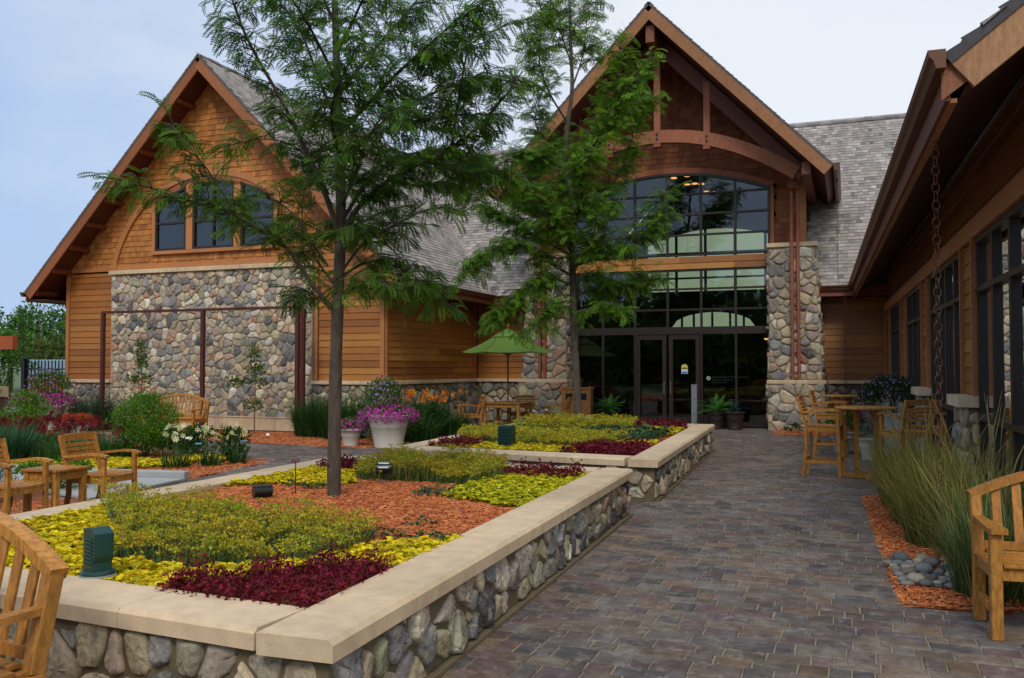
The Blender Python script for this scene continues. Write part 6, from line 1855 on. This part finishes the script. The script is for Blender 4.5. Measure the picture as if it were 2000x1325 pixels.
def stems_sedum(name, label, polys, dens, h=.22, s=1.0, z=SZ, teal=.4, lean=(.3, -.1)):
    mb = MB()
    for poly in polys:
        n = int(parea(poly) * dens); P = rpoly(poly, n)
        cen = np.array(poly).mean(0)
        st_ = rng.random(n) < .08; P = np.where(st_[:, None], P + rng.normal(0, .10, (n, 2)), P)
        P = P[np.sin(P[:, 0] * 9.3 + 1) * np.sin(P[:, 1] * 8.1 + 2) < rng.uniform(.35, 1.2, n)]; n = len(P)
        ln = np.column_stack([P - cen, np.zeros(n)]) * .30 + rng.normal(0, .20, (n, 3)) + [lean[0] * .3, lean[1] * .3, 0]; ln[:, 2] = 1
        ln /= np.linalg.norm(ln, axis=1, keepdims=True)
        lump = .74 + .26 * np.sin(P[:, 0] * 7 + 2) * np.sin(P[:, 1] * 6) + .14 * np.sin(P[:, 0] * 21) * np.sin(P[:, 1] * 17)
        hh = h * lump * rng.uniform(.6, 1.12, n)
        B = np.column_stack([P, np.full(n, z)])
        # stems
        ks = 1.0
        st = np.array([[0, -.5, 0], [0, .5, 0], [1, .3, 0], [1, -.3, 0]], float)
        R = frames(ln, rdir(n)); V = st[None] * np.stack([hh, np.full(n, .0055 * s), np.ones(n)], 1)[:, None, :]
        V = np.einsum('nij,nkj->nki', R, V) + B[:, None]
        cs = A(.40, .32, .07) * rng.uniform(.7, 1.3, n)[:, None]
        mb.add(V.reshape(-1, 3), (np.array([[0, 1, 2, 3]])[None] + (np.arange(n) * 4)[:, None, None]).reshape(-1, 4), np.repeat(cs[:, None], 4, 1).reshape(-1, 3))
        # needle leaves on the lower stem
        for k in range(15):
            u = (k + .5) / 15 * .70; d = rdir(n, -.1, .7)
            gmix = rng.random(n)[:, None] < teal
            c = np.where(gmix, A(.025, .105, .070), A(.07, .17, .022)) * rng.uniform(.7, 1.3, n)[:, None]
            scatter(mb, LEAFQ * [1, .8, 1], LEAFF, B + ln * (hh * u)[:, None], frames(d, rdir(n)), (.030 - .012 * u) * s * rng.uniform(.7, 1.2, n), c)
        # heads
        tone = np.clip(rng.random(n) * .5 + .5 * (.5 + .5 * np.sin(P[:, 0] * 5.3 + P[:, 1] * 3.1) * np.sin(P[:, 1] * 6.1 - 1)), 0, 1)
        hc = np.where((tone < .45)[:, None], A(.30, .34, .02), np.where((tone < .86)[:, None], A(.46, .38, .02), A(.44, .24, .02)))
        for k in range(11):
            d = rdir(n, -.1, 1); off = rdir(n, -.2, 1) * (.024 * s); off[:, 2] *= .45
            c = hc * rng.uniform(.7, 1.3, n)[:, None]
            scatter(mb, LEAFQ * [1, 1.3, 1], LEAFF, B + ln * hh[:, None] + off, frames(d, rdir(n)), .019 * s * rng.uniform(.7, 1.3, n), c)
    o = mb.build(name, M['leafd']); tag(o, label, 'ground cover', None, 'stuff')
def broad(name, label, polys, dens, s=.035, z=SZ, h=.05, cols=((.018, .07, .025), (.03, .10, .03), (.015, .05, .025), (.06, .13, .04))):
    mb = MB()
    for poly in polys:
        n = int(parea(poly) * dens); P = rpoly(poly, n)
        d = rdir(n, 0, .8); c = np.array(cols)[rng.integers(0, len(cols), n)] * rng.uniform(.7, 1.3, n)[:, None]
        scatter(mb, LEAFQ * [1, 1.7, 1], LEAFF, np.column_stack([P, z + rng.uniform(0, h, n)]), frames(d), s * rng.uniform(.6, 1.3, n), c)
    o = mb.build(name, M['leafd']); tag(o, label, 'ground cover', None, 'stuff')

yF = [(-5.52, 3.72), (-2.36, 3.50), (-2.36, 5.35), (-2.75, 5.05), (-2.95, 4.55), (-3.1, 4.2), (-3.5, 4.0), (-4.05, 4.08), (-4.5, 4.6), (-5.1, 5.1), (-5.35, 5.7), (-5.6, 5.6)]
rF = [(-2.32, 3.48), (-2.34, 4.42), (-2.62, 4.5), (-2.85, 4.25), (-3.0, 4.0), (-3.2, 3.8), (-3.25, 3.5)]
sF = [(-3.45, 4.05), (-2.95, 4.35), (-2.88, 4.9), (-3.0, 5.3), (-3.6, 5.45), (-4.4, 5.5), (-5.2, 5.75), (-5.6, 5.7), (-5.45, 5.4), (-4.6, 4.7), (-4.05, 4.1)]
clumps_yellow('yellow_groundcover', 'bright yellow sedum mat at the near end of the first planter', [yF], 3800, .0245, excl=(rF, sF))
clumps_red('red_groundcover', 'dark crimson clump in the near right corner of the first planter', [rF], 1100, .024, .17)
clumps_red('red_groundcover', 'dark crimson clump behind the cut off bench', [[(-5.55, 3.75), (-4.9, 3.7), (-4.95, 4.35), (-5.55, 4.7)]], 700, .030)
stems_sedum('flowering_sedum', 'tall olive and orange sedum stems at the near end of the first planter', [sF], 760, .235)
clumps_yellow('yellow_groundcover', 'yellow sedum mat left of the trunk by the farther cap', [[(-5.6, 6.9), (-5.62, 8.6), (-5.0, 8.4), (-4.5, 7.6), (-4.7, 7.35), (-5.2, 7.25)]], 4200, .020)
clumps_red('red_groundcover', 'crimson clump left behind the trunk', [[(-5.62, 8.5), (-5.64, 9.25), (-4.9, 9.2), (-4.9, 8.4)]], 700, .030)
stems_sedum('flowering_sedum', 'tall olive sedum stems behind the trunk at the far end of the first planter', [[(-4.65, 7.9), (-3.95, 7.95), (-3.45, 7.9), (-3.3, 8.4), (-3.6, 9.2), (-4.9, 9.2), (-4.8, 8.2)]], 1100, .27, teal=.25)
clumps_yellow('yellow_groundcover', 'yellow green sedum mat at the far right corner of the first planter', [[(-3.35, 7.1), (-2.45, 6.7), (-2.52, 9.0), (-3.2, 9.1), (-3.45, 8.3)]], 4200, .020, cols=((.58, .56, .012), (.68, .62, .015), (.46, .48, .012)))
clumps_red('red_groundcover', 'crimson clump at the far right corner of the first planter', [[(-3.4, 8.55), (-2.56, 8.45), (-2.6, 9.1), (-3.4, 9.15)]], 700, .032, .16)
broad('ivy_groundcover', 'dark green leafy creeper along the mulch edge, far side of the first planter', [[(-3.6, 7.05), (-2.5, 7.0), (-2.48, 7.45), (-3.3, 7.7), (-3.75, 7.5)], [(-5.2, 7.2), (-4.5, 7.1), (-4.6, 7.4), (-5.2, 7.5)]], 1700)
broad('ivy_groundcover', 'dark green leafy creeper along the mulch edge, near side of the first planter', [[(-3.1, 5.2), (-2.42, 5.2), (-2.4, 5.5), (-2.9, 5.5), (-3.15, 5.6)], [(-3.05, 5.7), (-2.75, 5.72), (-2.8, 5.95), (-3.0, 5.95)]], 2200, .03)
chips([[(-5.6, 5.4), (-3.6, 5.3), (-3.0, 5.15), (-2.38, 5.15), (-2.45, 7.2), (-3.4, 7.3), (-3.6, 7.95), (-4.7, 8.0), (-5.6, 7.3)]], SZ + .004, 3600, 'bark_mulch', 'orange bark mulch around the near trunk inside the first planter', .052, .02)
# farther planter
clumps_red('red_groundcover', 'crimson clump at the near left corner of the farther planter', [[(-5.55, 11.3), (-4.95, 11.3), (-5.0, 12.2), (-5.6, 12.6)]], 550, .038, .15)
clumps_yellow('yellow_groundcover', 'yellow sedum strip behind the near cap of the farther planter', [[(-5.6, 11.35), (-3.3, 11.15), (-3.4, 12.1), (-4.6, 12.3), (-5.75, 13.3)], [(-3.3, 12.5), (-2.6, 12.5), (-2.7, 13.4), (-3.2, 13.2)]], 2600, .026)
clumps_red('red_groundcover', 'crimson clump at the near right corner of the farther planter', [[(-3.55, 11.1), (-2.52, 11.0), (-2.58, 12.5), (-3.4, 12.4)]], 600, .038, .15)
stems_sedum('flowering_sedum', 'olive sedum stems across the near half of the farther planter', [[(-5.4, 12.3), (-3.6, 11.9), (-3.2, 12.6), (-3.3, 13.6), (-5.75, 14.0), (-5.8, 13.0)]], 560, .22, 1.4)
broad('ivy_groundcover', 'dark green leafy mass at the right of the farther planter', [[(-3.4, 13.0), (-2.75, 13.2), (-2.8, 15.2), (-3.7, 15.6), (-4.3, 14.2)]], 800, .06, h=.14)
stems_sedum('flowering_sedum', 'olive green sedum stems at the back of the farther planter around its trunk', [[(-5.9, 15.6), (-3.6, 15.3), (-3.9, 16.9), (-5.7, 17.0)]], 430, .25, 1.5, teal=.2)
clumps_yellow('yellow_groundcover', 'yellow sedum patch at the far right of the farther planter', [[(-3.6, 15.2), (-2.78, 14.9), (-2.8, 16.4), (-3.4, 16.4)]], 1800, .03)
clumps_red('red_groundcover', 'crimson clump at the far right corner of the farther planter', [[(-3.9, 16.3), (-2.82, 16.2), (-2.85, 17.1), (-3.9, 17.1)]], 450, .04, .18)
clumps_red('red_groundcover', 'crimson clump at the far left corner of the farther planter', [[(-5.95, 16.4), (-5.3, 16.2), (-5.3, 17.2), (-5.95, 17.3)]], 450, .04, .22)
chips([[(-5.7, 11.3), (-2.55, 11.2), (-2.8, 17.1), (-5.95, 17.3)]], SZ + .0, 260, 'bark_mulch', 'orange bark mulch showing between the plants of the farther planter', .06, .015)

# ---- grasses
def grass(name, label, loc, r, n, h, cols, w=.0045, heads=0, spread=.55, grp='ornamental grass clumps', cat='ornamental grass'):
    mb = MB(); K = 6
    a = rng.uniform(0, 2 * PI, n); rr = r * np.sqrt(rng.random(n))
    B = np.column_stack([rr * np.cos(a), rr * np.sin(a), np.zeros(n)])
    az = a + rng.normal(0, .9, n); tilt = np.abs(rng.normal(0, spread, n)) * .34 + rr / r * .13
    H = h * rng.uniform(.45, 1.0, n); bend = rng.uniform(.15, 1.7, n) * spread * (1.5 - H / h * 1.0)
    out = np.stack([np.cos(az), np.sin(az), np.zeros(n)], 1); side = np.stack([-np.sin(az), np.cos(az), np.zeros(n)], 1)
    V = np.zeros((n, (K + 1) * 2, 3)); W = w * rng.uniform(.6, 1.3, n)
    for k in range(K + 1):
        t = k / K
        x = np.sin(tilt) * t * H + bend * H * t ** 2.6 * .55; z = np.cos(tilt) * t * H - bend * H * t ** 3.2 * .35
        c = B + out * x[:, None] + A(0, 0, 1) * z[:, None]; ww = (W * (1 - t ** 1.5 * .92))[:, None]
        V[:, 2 * k] = c - side * ww; V[:, 2 * k + 1] = c + side * ww
    F = np.array([[2 * k, 2 * k + 1, 2 * k + 3, 2 * k + 2] for k in range(K)])
    cc = np.array(cols)[rng.integers(0, len(cols), n)] * rng.uniform(.7, 1.3, n)[:, None]
    grad = np.linspace(.75, 1.25, K + 1).repeat(2)
    C_ = cc[:, None, :] * grad[None, :, None]
    mb.add(V.reshape(-1, 3), (F[None] + (np.arange(n) * V.shape[1])[:, None, None]).reshape(-1, 4), C_.reshape(-1, 3))
    t = thing(name, label, cat, loc, 0, grp); mb.build('blades', M['leafd'], t, world=False)
    if heads:
        hb = MB()
        for i in range(heads):
            a_ = rng.uniform(0, 2 * PI); p = A(r * .6 * math.cos(a_) * rng.random(), r * .6 * math.sin(a_) * rng.random(), h * .3); d = nrm((rng.normal(0, .3), rng.normal(0, .3), 1)); P = [p]
            for k in range(8): P.append(P[-1] + d * h * .125 * rng.uniform(.9, 1.05)); d = nrm(d + A(rng.normal(0, .06), rng.normal(0, .06), -.03))
            tube(hb, P, [.0012] * 5 + [.0022, .0038, .003, .0008], 4, A(.30, .24, .09) * rng.uniform(.8, 1.15))
        hb.build('seed_heads', M['leafd'], t, world=False)
    return t
GC = [(.34, .27, .07), (.26, .22, .045), (.14, .16, .025), (.36, .29, .09), (.09, .12, .02), (.20, .20, .035)]
GC2 = [(.10, .17, .045), (.07, .13, .035), (.16, .21, .06), (.05, .10, .028), (.24, .22, .09)]
grass('grass_clump', 'nearest green grass clump drooping over the cobbles beside the bench', (.98, 7.05, 0), .30, 900, .95, GC2, .0042, 3, .6)
grass('grass_clump', 'second tall feathery grass clump, right behind the cobbles', (1.02, 7.95, 0), .30, 800, 1.12, GC, .004, 10, .5)
grass('grass_clump', 'third tall grass clump around the foot of the rain chain', (.78, 8.85, 0), .30, 1000, 1.10, GC, .0045, 10, .55)
grass('grass_clump', 'fourth tall grass clump toward the round table', (.72, 9.9, 0), .30, 1000, 1.05, GC, .005, 9, .55)
grass('grass_clump', 'farthest tall grass clump at the end of the right bed', (.66, 11.0, 0), .30, 1000, 1.08, GC, .005, 9, .55)
DG = [(.022, .07, .012), (.035, .10, .016), (.016, .05, .010), (.05, .13, .02)]
grass('grass_clump', 'dark green grass mound at the right post of the trellis', (-11.55, 17.7, 0), .45, 1500, 1.15, DG, .008, 0, .6)
grass('grass_clump', 'dark green grass mound below the clapboards behind the near trunk', (-10.55, 17.3, 0), .45, 1500, 1.20, DG, .008, 0, .6)
grass('grass_clump', 'grey green grass mound between the left flower pots and the trellis', (-18.2, 17.6, 0), .5, 1100, 1.15, [(.04, .09, .05), (.06, .11, .06), (.03, .07, .04)], .009, 0, .55)
grass('grass_clump', 'blue green grass clump at the left edge behind the cut chair', (-13.0, 10.6, 0), .45, 1100, .85, [(.03, .10, .045), (.04, .13, .055), (.02, .07, .03)], .009, 0, .6)
grass('grass_clump', 'dark spiky grass between the armchair and the mulch at the left edge', (-9.6, 7.4, 0), .35, 900, .75, DG, .007, 0, .6)
def lily(label, loc, n, h, fc, nf, s, cols=DG, grp='lilies', r=.3):
    t = grass('lily', label, loc, r, n, h * .72, cols, .012, 0, .65, grp, 'lily')
    sb = MB(); fb = MB()
    PT = []; PF = []
    for i in range(6):
        a = i * PI / 3; c, sn = math.cos(a), math.sin(a); n0 = len(PT)
        PT += [[0, 0, 0], [.5 * c - .22 * sn, .5 * sn + .22 * c, .35], [c, sn, .30], [.5 * c + .22 * sn, .5 * sn - .22 * c, .35]]; PF.append([n0, n0 + 1, n0 + 2, n0 + 3])
    sh = [[.55, .3, .3], [1, 1, 1], [1, 1, 1], [1, 1, 1]] * 6
    pos = []
    for i in range(nf):
        a_ = rng.uniform(0, 2 * PI); q = A(r * 1.0 * math.cos(a_), r * 1.0 * math.sin(a_), h * rng.uniform(.8, 1.1)) * A(rng.random() ** .4, rng.random() ** .4, 1)
        tube(sb, [A(q[0] * .3, q[1] * .3, 0), q * A(.8, .8, .6), q], .004, 4, (.06, .12, .03), cap=False)
        for k in range(2): pos.append(q + rng.normal(0, .035, 3))
    pos = np.array(pos); n_ = len(pos); nn = rdir(n_, -.1, .8) + A(.1, -.6, 0); nn /= np.linalg.norm(nn, axis=1, keepdims=True)
    x = np.cross(nn, rdir(n_)); x /= np.linalg.norm(x, axis=1, keepdims=True)
    cc = np.array(fc)[rng.integers(0, len(fc), n_)] * rng.uniform(.85, 1.1, n_)[:, None]
    scatter(fb, np.array(PT), np.array(PF), pos, np.stack([x, np.cross(nn, x), nn], 2), s * rng.uniform(.8, 1.15, n_), cc, np.array(sh) if fc[0][0] > .6 and fc[0][2] < .1 else None)
    sb.build('stems', M['leafd'], t, world=False); fb.build('blossoms', M['petal'], t, world=False)
OR = [(.85, .30, .02), (.9, .42, .03), (.75, .2, .015)]
lily('orange daylily clump left of the pair, nearest the big cream pot', (-8.95, 17.6, 0), 500, 1.0, OR, 16, .075, r=.5)
lily('orange daylily clump beside the umbrella table', (-8.9, 19.3, 0), 500, .95, OR, 13, .075, r=.5)
CRM = [(.72, .74, .40), (.80, .80, .52), (.66, .68, .30)]
lily('cream lilies, left cluster over the orange mulch', (-10.0, 11.35, 0), 75, .60, CRM, 9, .055, r=.22)
lily('cream lilies, middle cluster over the orange mulch', (-9.65, 11.75, 0), 60, .60, CRM, 8, .055, r=.16)
lily('cream lilies, right cluster nearest the paving', (-9.48, 12.2, 0), 50, .58, CRM, 5, .055, r=.15)
RD = [(.16, .012, .018), (.24, .02, .03), (.12, .01, .015)]
for i, (x, y, lb) in enumerate(((-13.9, 11.7, 'dark red daylilies at the left end of the border, beside the blue green grass'), (-12.3, 11.3, 'dark red daylilies behind the right armchair'),
                                (-13.1, 12.3, 'dark red daylilies in the middle of the border below the red flower pot'), (-12.2, 12.2, 'dark red daylilies next to the bright green bush'), (-14.9, 13.0, 'dark red daylilies farthest back near the trellis post'))):
    lily(lb, (x, y, 0), 520, .62, RD, 24, .060, [(.04, .12, .02), (.05, .16, .025), (.03, .08, .015)], 'dark red daylilies', .45)
def bush(name, label, loc, rad, n, ls, cols, grp=None, lumps=14, m_='leaf', stem=True, cat='shrub'):
    t = thing(name, label, cat, loc, 0, grp); mb = MB(); rad = np.array(rad, float)
    for i in range(lumps):
        d = rdir(1, -.95, 1)[0]; c = A(0, 0, rad[2]) + d * rad * A(.62, .62, .70 if d[2] > 0 else .62); f = rng.uniform(.3, .5)
        leafball(mb, c, rad * f, n // lumps, ls, cols * 1, shell=.3, up=.45)
    mb.build('foliage', M[m_], t, world=False)
    if stem:
        sb = MB()
        for i in range(9):
            d = nrm(rdir(1, .3, 1)[0]); tube(sb, [(0, 0, 0), d * rad * .6 + A(0, 0, .1), d * rad * 1.1 + A(0, 0, rad[2] * .5)], [.015, .01, .004], 5, (.1, .07, .04))
        sb.build('stems', M['bark'], t, world=False)
    return t
BG = [(.08, .21, .014), (.12, .28, .018), (.05, .14, .012), (.16, .32, .025)]
bush('green_shrub', 'bright green bushy shrub in front of the distant teak bench', (-11.75, 12.55, 0), (.72, .62, .55), 8500, .055, BG, lumps=40)
bush('green_shrub', 'mid green shrub below the left magenta flower pot', (-17.2, 14.5, 0), (.95, .7, .55), 3500, .08, BG, 'left border shrubs', 20)
bush('green_shrub', 'green shrub at the left edge under the pergola end', (-19.0, 14.8, 0), (.7, .7, .95), 3500, .09, BG, 'left border shrubs', 20)
bush('green_shrub', 'low dark leafy shrub behind the cream lilies', (-10.9, 12.7, 0), (.6, .45, .30), 1800, .075, DG, 'left border shrubs', 14)
bush('green_shrub', 'leafy dark plant between the lilies and the paving', (-9.95, 12.65, 0), (.36, .34, .28), 900, .08, DG, 'left border shrubs', 10)
bush('green_shrub', 'low green plants behind the small square table', (-9.6, 8.7, 0), (.55, .5, .22), 1500, .06, BG, 'left border shrubs', 12)
bush('green_shrub', 'green shrub between the big cream pot and the orange daylilies', (-9.2, 16.9, 0), (.75, .7, .48), 4500, .06, DG + BG[:1], 'wall border shrubs', 24)
bush('green_shrub', 'dark green foliage below the orange daylilies', (-9.3, 18.6, 0), (.7, .9, .42), 3500, .07, DG, 'wall border shrubs', 20)
bush('green_shrub', 'tiny dark green shrub at the foot of the right stone pillar', (-1.2, 22.6, 0), (.3, .2, .12), 400, .05, DG, None, 6, stem=False)
clumps_yellow('yellow_groundcover', 'yellow sedum mat between the green shrub and the concrete curb', [[(-10.6, 10.1), (-13.2, 10.1), (-13.2, 11.3), (-11.6, 11.9), (-10.3, 11.9), (-9.9, 11.6), (-10.4, 11.0)]], 1100, .035, .01)
clumps_yellow('yellow_groundcover', 'yellow sedum patch under the cream lilies', [[(-10.9, 11.9), (-9.8, 12.0), (-9.9, 12.8), (-10.8, 12.8)]], 900, .04, .01)
# espaliers
def espalier(label, x, y, hgt, arms):
    t = thing('espalier_tree', label, 'espalier tree', (x, y, 0), 0, 'espaliered fruit trees on the trellis')
    m = MB(); tube(m, [(0, 0, 0), (.01, 0, hgt * .5), (-.02, 0, hgt)], [.018, .014, .006], 7, (.16, .11, .06)); 
    lf = MB()
    leafball(lf, (-.02, 0, hgt * .88), (.14, .10, hgt * .17), 170, .09, GR, shell=.1)
    leafball(lf, (0, 0, hgt * .65), (.10, .08, hgt * .10), 60, .09, GR, shell=.1)
    for z, l, r in arms:
        P = [(0, 0, z), (-l * .5, 0, z + .02), (-l, 0, z + .03)]; Q = [(0, 0, z), (r * .5, 0, z + .02), (r, 0, z)]
        tube(m, P, .007, 5, (.16, .11, .06)); tube(m, Q, .007, 5, (.16, .11, .06))
        leafball(lf, (-l * .55, 0, z), (l * .5, .07, .10), int(190 * l) + 5, .09, GR, shell=.1); leafball(lf, (r * .55, 0, z), (r * .5, .07, .10), int(190 * r) + 5, .09, GR, shell=.1)
    m.build('trunk', M['bark'], t, world=False); lf.build('crown', M['leaf'], t, world=False)
espalier('young espalier tree right of the distant bench', -13.30, 17.75, 2.15, [(.72, .3, .2), (1.25, .9, .35), (1.55, .2, .3)])
espalier('young espalier tree left of the distant bench, behind the green shrub', -16.75, 17.75, 2.25, [(.8, .4, .3), (1.3, .55, .3), (1.7, .15, .2)])
# loose climber and tall plant at the left edge
bush('climbing_rose', 'tall leafy climber by the pergola end at the left edge', (-21.8, 17.6, 0), (.6, .5, 1.15), 1800, .10, GR, None, 18)
t = thing('tall_sapling', 'tall thin sapling rising above the far trees at the left edge', 'sapling', (-24.2, 20.6, 0))
m = MB(); tube(m, [(0, 0, 0), (.05, 0, 1.8), (-.05, 0, 3.3)], [.03, .02, .006], 6, (.1, .08, .05)); m.build('trunk', M['bark'], t, world=False)
m = MB()
for z, r in ((1.6, .45), (2.0, .4), (2.3, .3), (2.62, .2), (2.95, .14), (3.25, .16)): leafball(m, (rng.uniform(-.1, .1), 0, z), (r, r, .2), int(420 * r), .11, GR, shell=.1)
m.build('crown', M['leaf'], t, world=False)
# far trees beyond the fence
def fartree(label, x, y, h, w, cols, n=6500):
    t = thing('background_tree', label, 'tree', (x, y, 0), 0, 'trees beyond the fence')
    m = MB(); tube(m, [(0, 0, 0), (.1, 0, h * .35), (0, 0, h * .7)], [.22, .16, .06], 7, (.08, .06, .04)); m.build('trunk', M['bark'], t, world=False)
    m = MB(); L_ = 34
    for i in range(L_):
        d = rdir(1, -.7, 1)[0]; c = A(0, 0, h * .56) + d * A(w, w, h * .38) * .68
        leafball(m, c, A(w, w, h * .36) * rng.uniform(.26, .42), n // L_, .30, cols, shell=.3, up=.3)
    m.build('crown', M['leafd'], t, world=False)
FT = [(0.0540, 0.1430, 0.0210), (0.0720, 0.1870, 0.0245), (0.0360, 0.0990, 0.0154), (0.0960, 0.2200, 0.0280)]
FT2 = [(.09, .14, .03), (.11, .17, .035), (.07, .11, .03)]
fartree('far tree at the left edge of the frame', -62, 48, 7.6, 3.6, FT)
fartree('far tree with a lower crown, second from the left', -56, 50, 7.2, 3.2, FT)
fartree('far tree in the dip of the treeline', -56, 55, 6.6, 3.0, FT2)
fartree('tall far tree rising beside the gabled wing', -52.5, 56, 9.6, 4.0, FT)
fartree('tall far tree close against the wing corner', -47.5, 56, 10.6, 4.0, FT)
fartree('low olive tree above the pale metal roof', -46, 47, 4.4, 3.0, FT2)
fartree('low olive bush tree behind the picket fence', -50, 46, 4.0, 3.0, FT2)
fartree('low tree behind the climber', -54, 45, 4.4, 3.0, FT)
# a belt of woodland behind the viewer: it is what the glass walls mirror
m = MB()
for i in range(46):
    x = -70 + i * 3.0; y = -27 - 5 * rng.random(); h = rng.uniform(6.5, 9.5)
    for k in range(5):
        leafball(m, (x + rng.uniform(-2, 2), y, h * (.2 + .17 * k)), (2.8, 2.4, h * .2), 90, 1.1, FT, shell=.2)
    box(m, (x - 1.6, y - .2, 0), (x + 1.6, y + .2, h * .72), (.02, .035, .012))
tag(m.build('woodland', M['leafd']), 'belt of woodland on the far side of the garden', 'woodland', None, 'stuff')

# ---- river cobbles at the foot of the rain chain
def cobbles():
    base = MB()
    cs = [(0.1500, 0.1537, 0.1500), (0.1050, 0.1125, 0.1200), (0.1950, 0.1762, 0.1500), (0.3150, 0.2700, 0.1800), (0.0750, 0.0788, 0.0825), (0.1650, 0.1350, 0.1050), (0.3750, 0.3450, 0.2775), (0.1275, 0.1350, 0.1312), (0.2700, 0.2550, 0.2250), (0.2250, 0.2250, 0.2175)]
    pts = []
    area = [(.27, 7.85), (.37, 7.05), (.78, 7.1), (.84, 7.9), (.55, 8.0)]
    tries = 0
    while len(pts) < 60 and tries < 9000:
        tries += 1
        p = rpoly(area, 1)[0]; r = rng.uniform(.032, .075)
        if all(math.hypot(p[0] - q[0], p[1] - q[1]) > (r + q[2]) * .98 for q in pts): pts.append((*p, r))
    for i, (x, y, r) in enumerate(pts):
        m = MB(); n1, n2 = 14, 9; sq = rng.uniform(.5, .75); el = rng.uniform(1, 1.35); a0 = rng.uniform(0, PI); ph = rng.uniform(0, 6, 6)
        V = []
        for j in range(n2 + 1):
            th = PI * j / n2
            for k in range(n1):
                a = 2 * PI * k / n1
                rr = r * (1 + .07 * math.sin(2 * a + ph[0]) * math.sin(th) + .05 * math.sin(3 * a + ph[1] + th * 2))
                X, Y = rr * math.sin(th) * math.cos(a) * el, rr * math.sin(th) * math.sin(a)
                V.append([X * math.cos(a0) - Y * math.sin(a0), X * math.sin(a0) + Y * math.cos(a0), rr * math.cos(th) * sq])
        f = [[j * n1 + k, (j + 1) * n1 + k, (j + 1) * n1 + (k + 1) % n1, j * n1 + (k + 1) % n1] for j in range(n2) for k in range(n1)]
        m.add(V, f, A(*cs[rng.integers(len(cs))]) * rng.uniform(.8, 1.15))
        o = m.build('cobble', M['stone_smooth'], None, smooth=True); o.location = (x, y, .02 + r * sq * .85)
        tag(o, 'rounded grey or cream river cobble in the heap under the copper rain chain', 'stone', 'river cobbles under the rain chain')
M['stone_smooth'] = mat('river_stone', rough=.85, nscale=16, namt=.25, bump=.1)
cobbles()
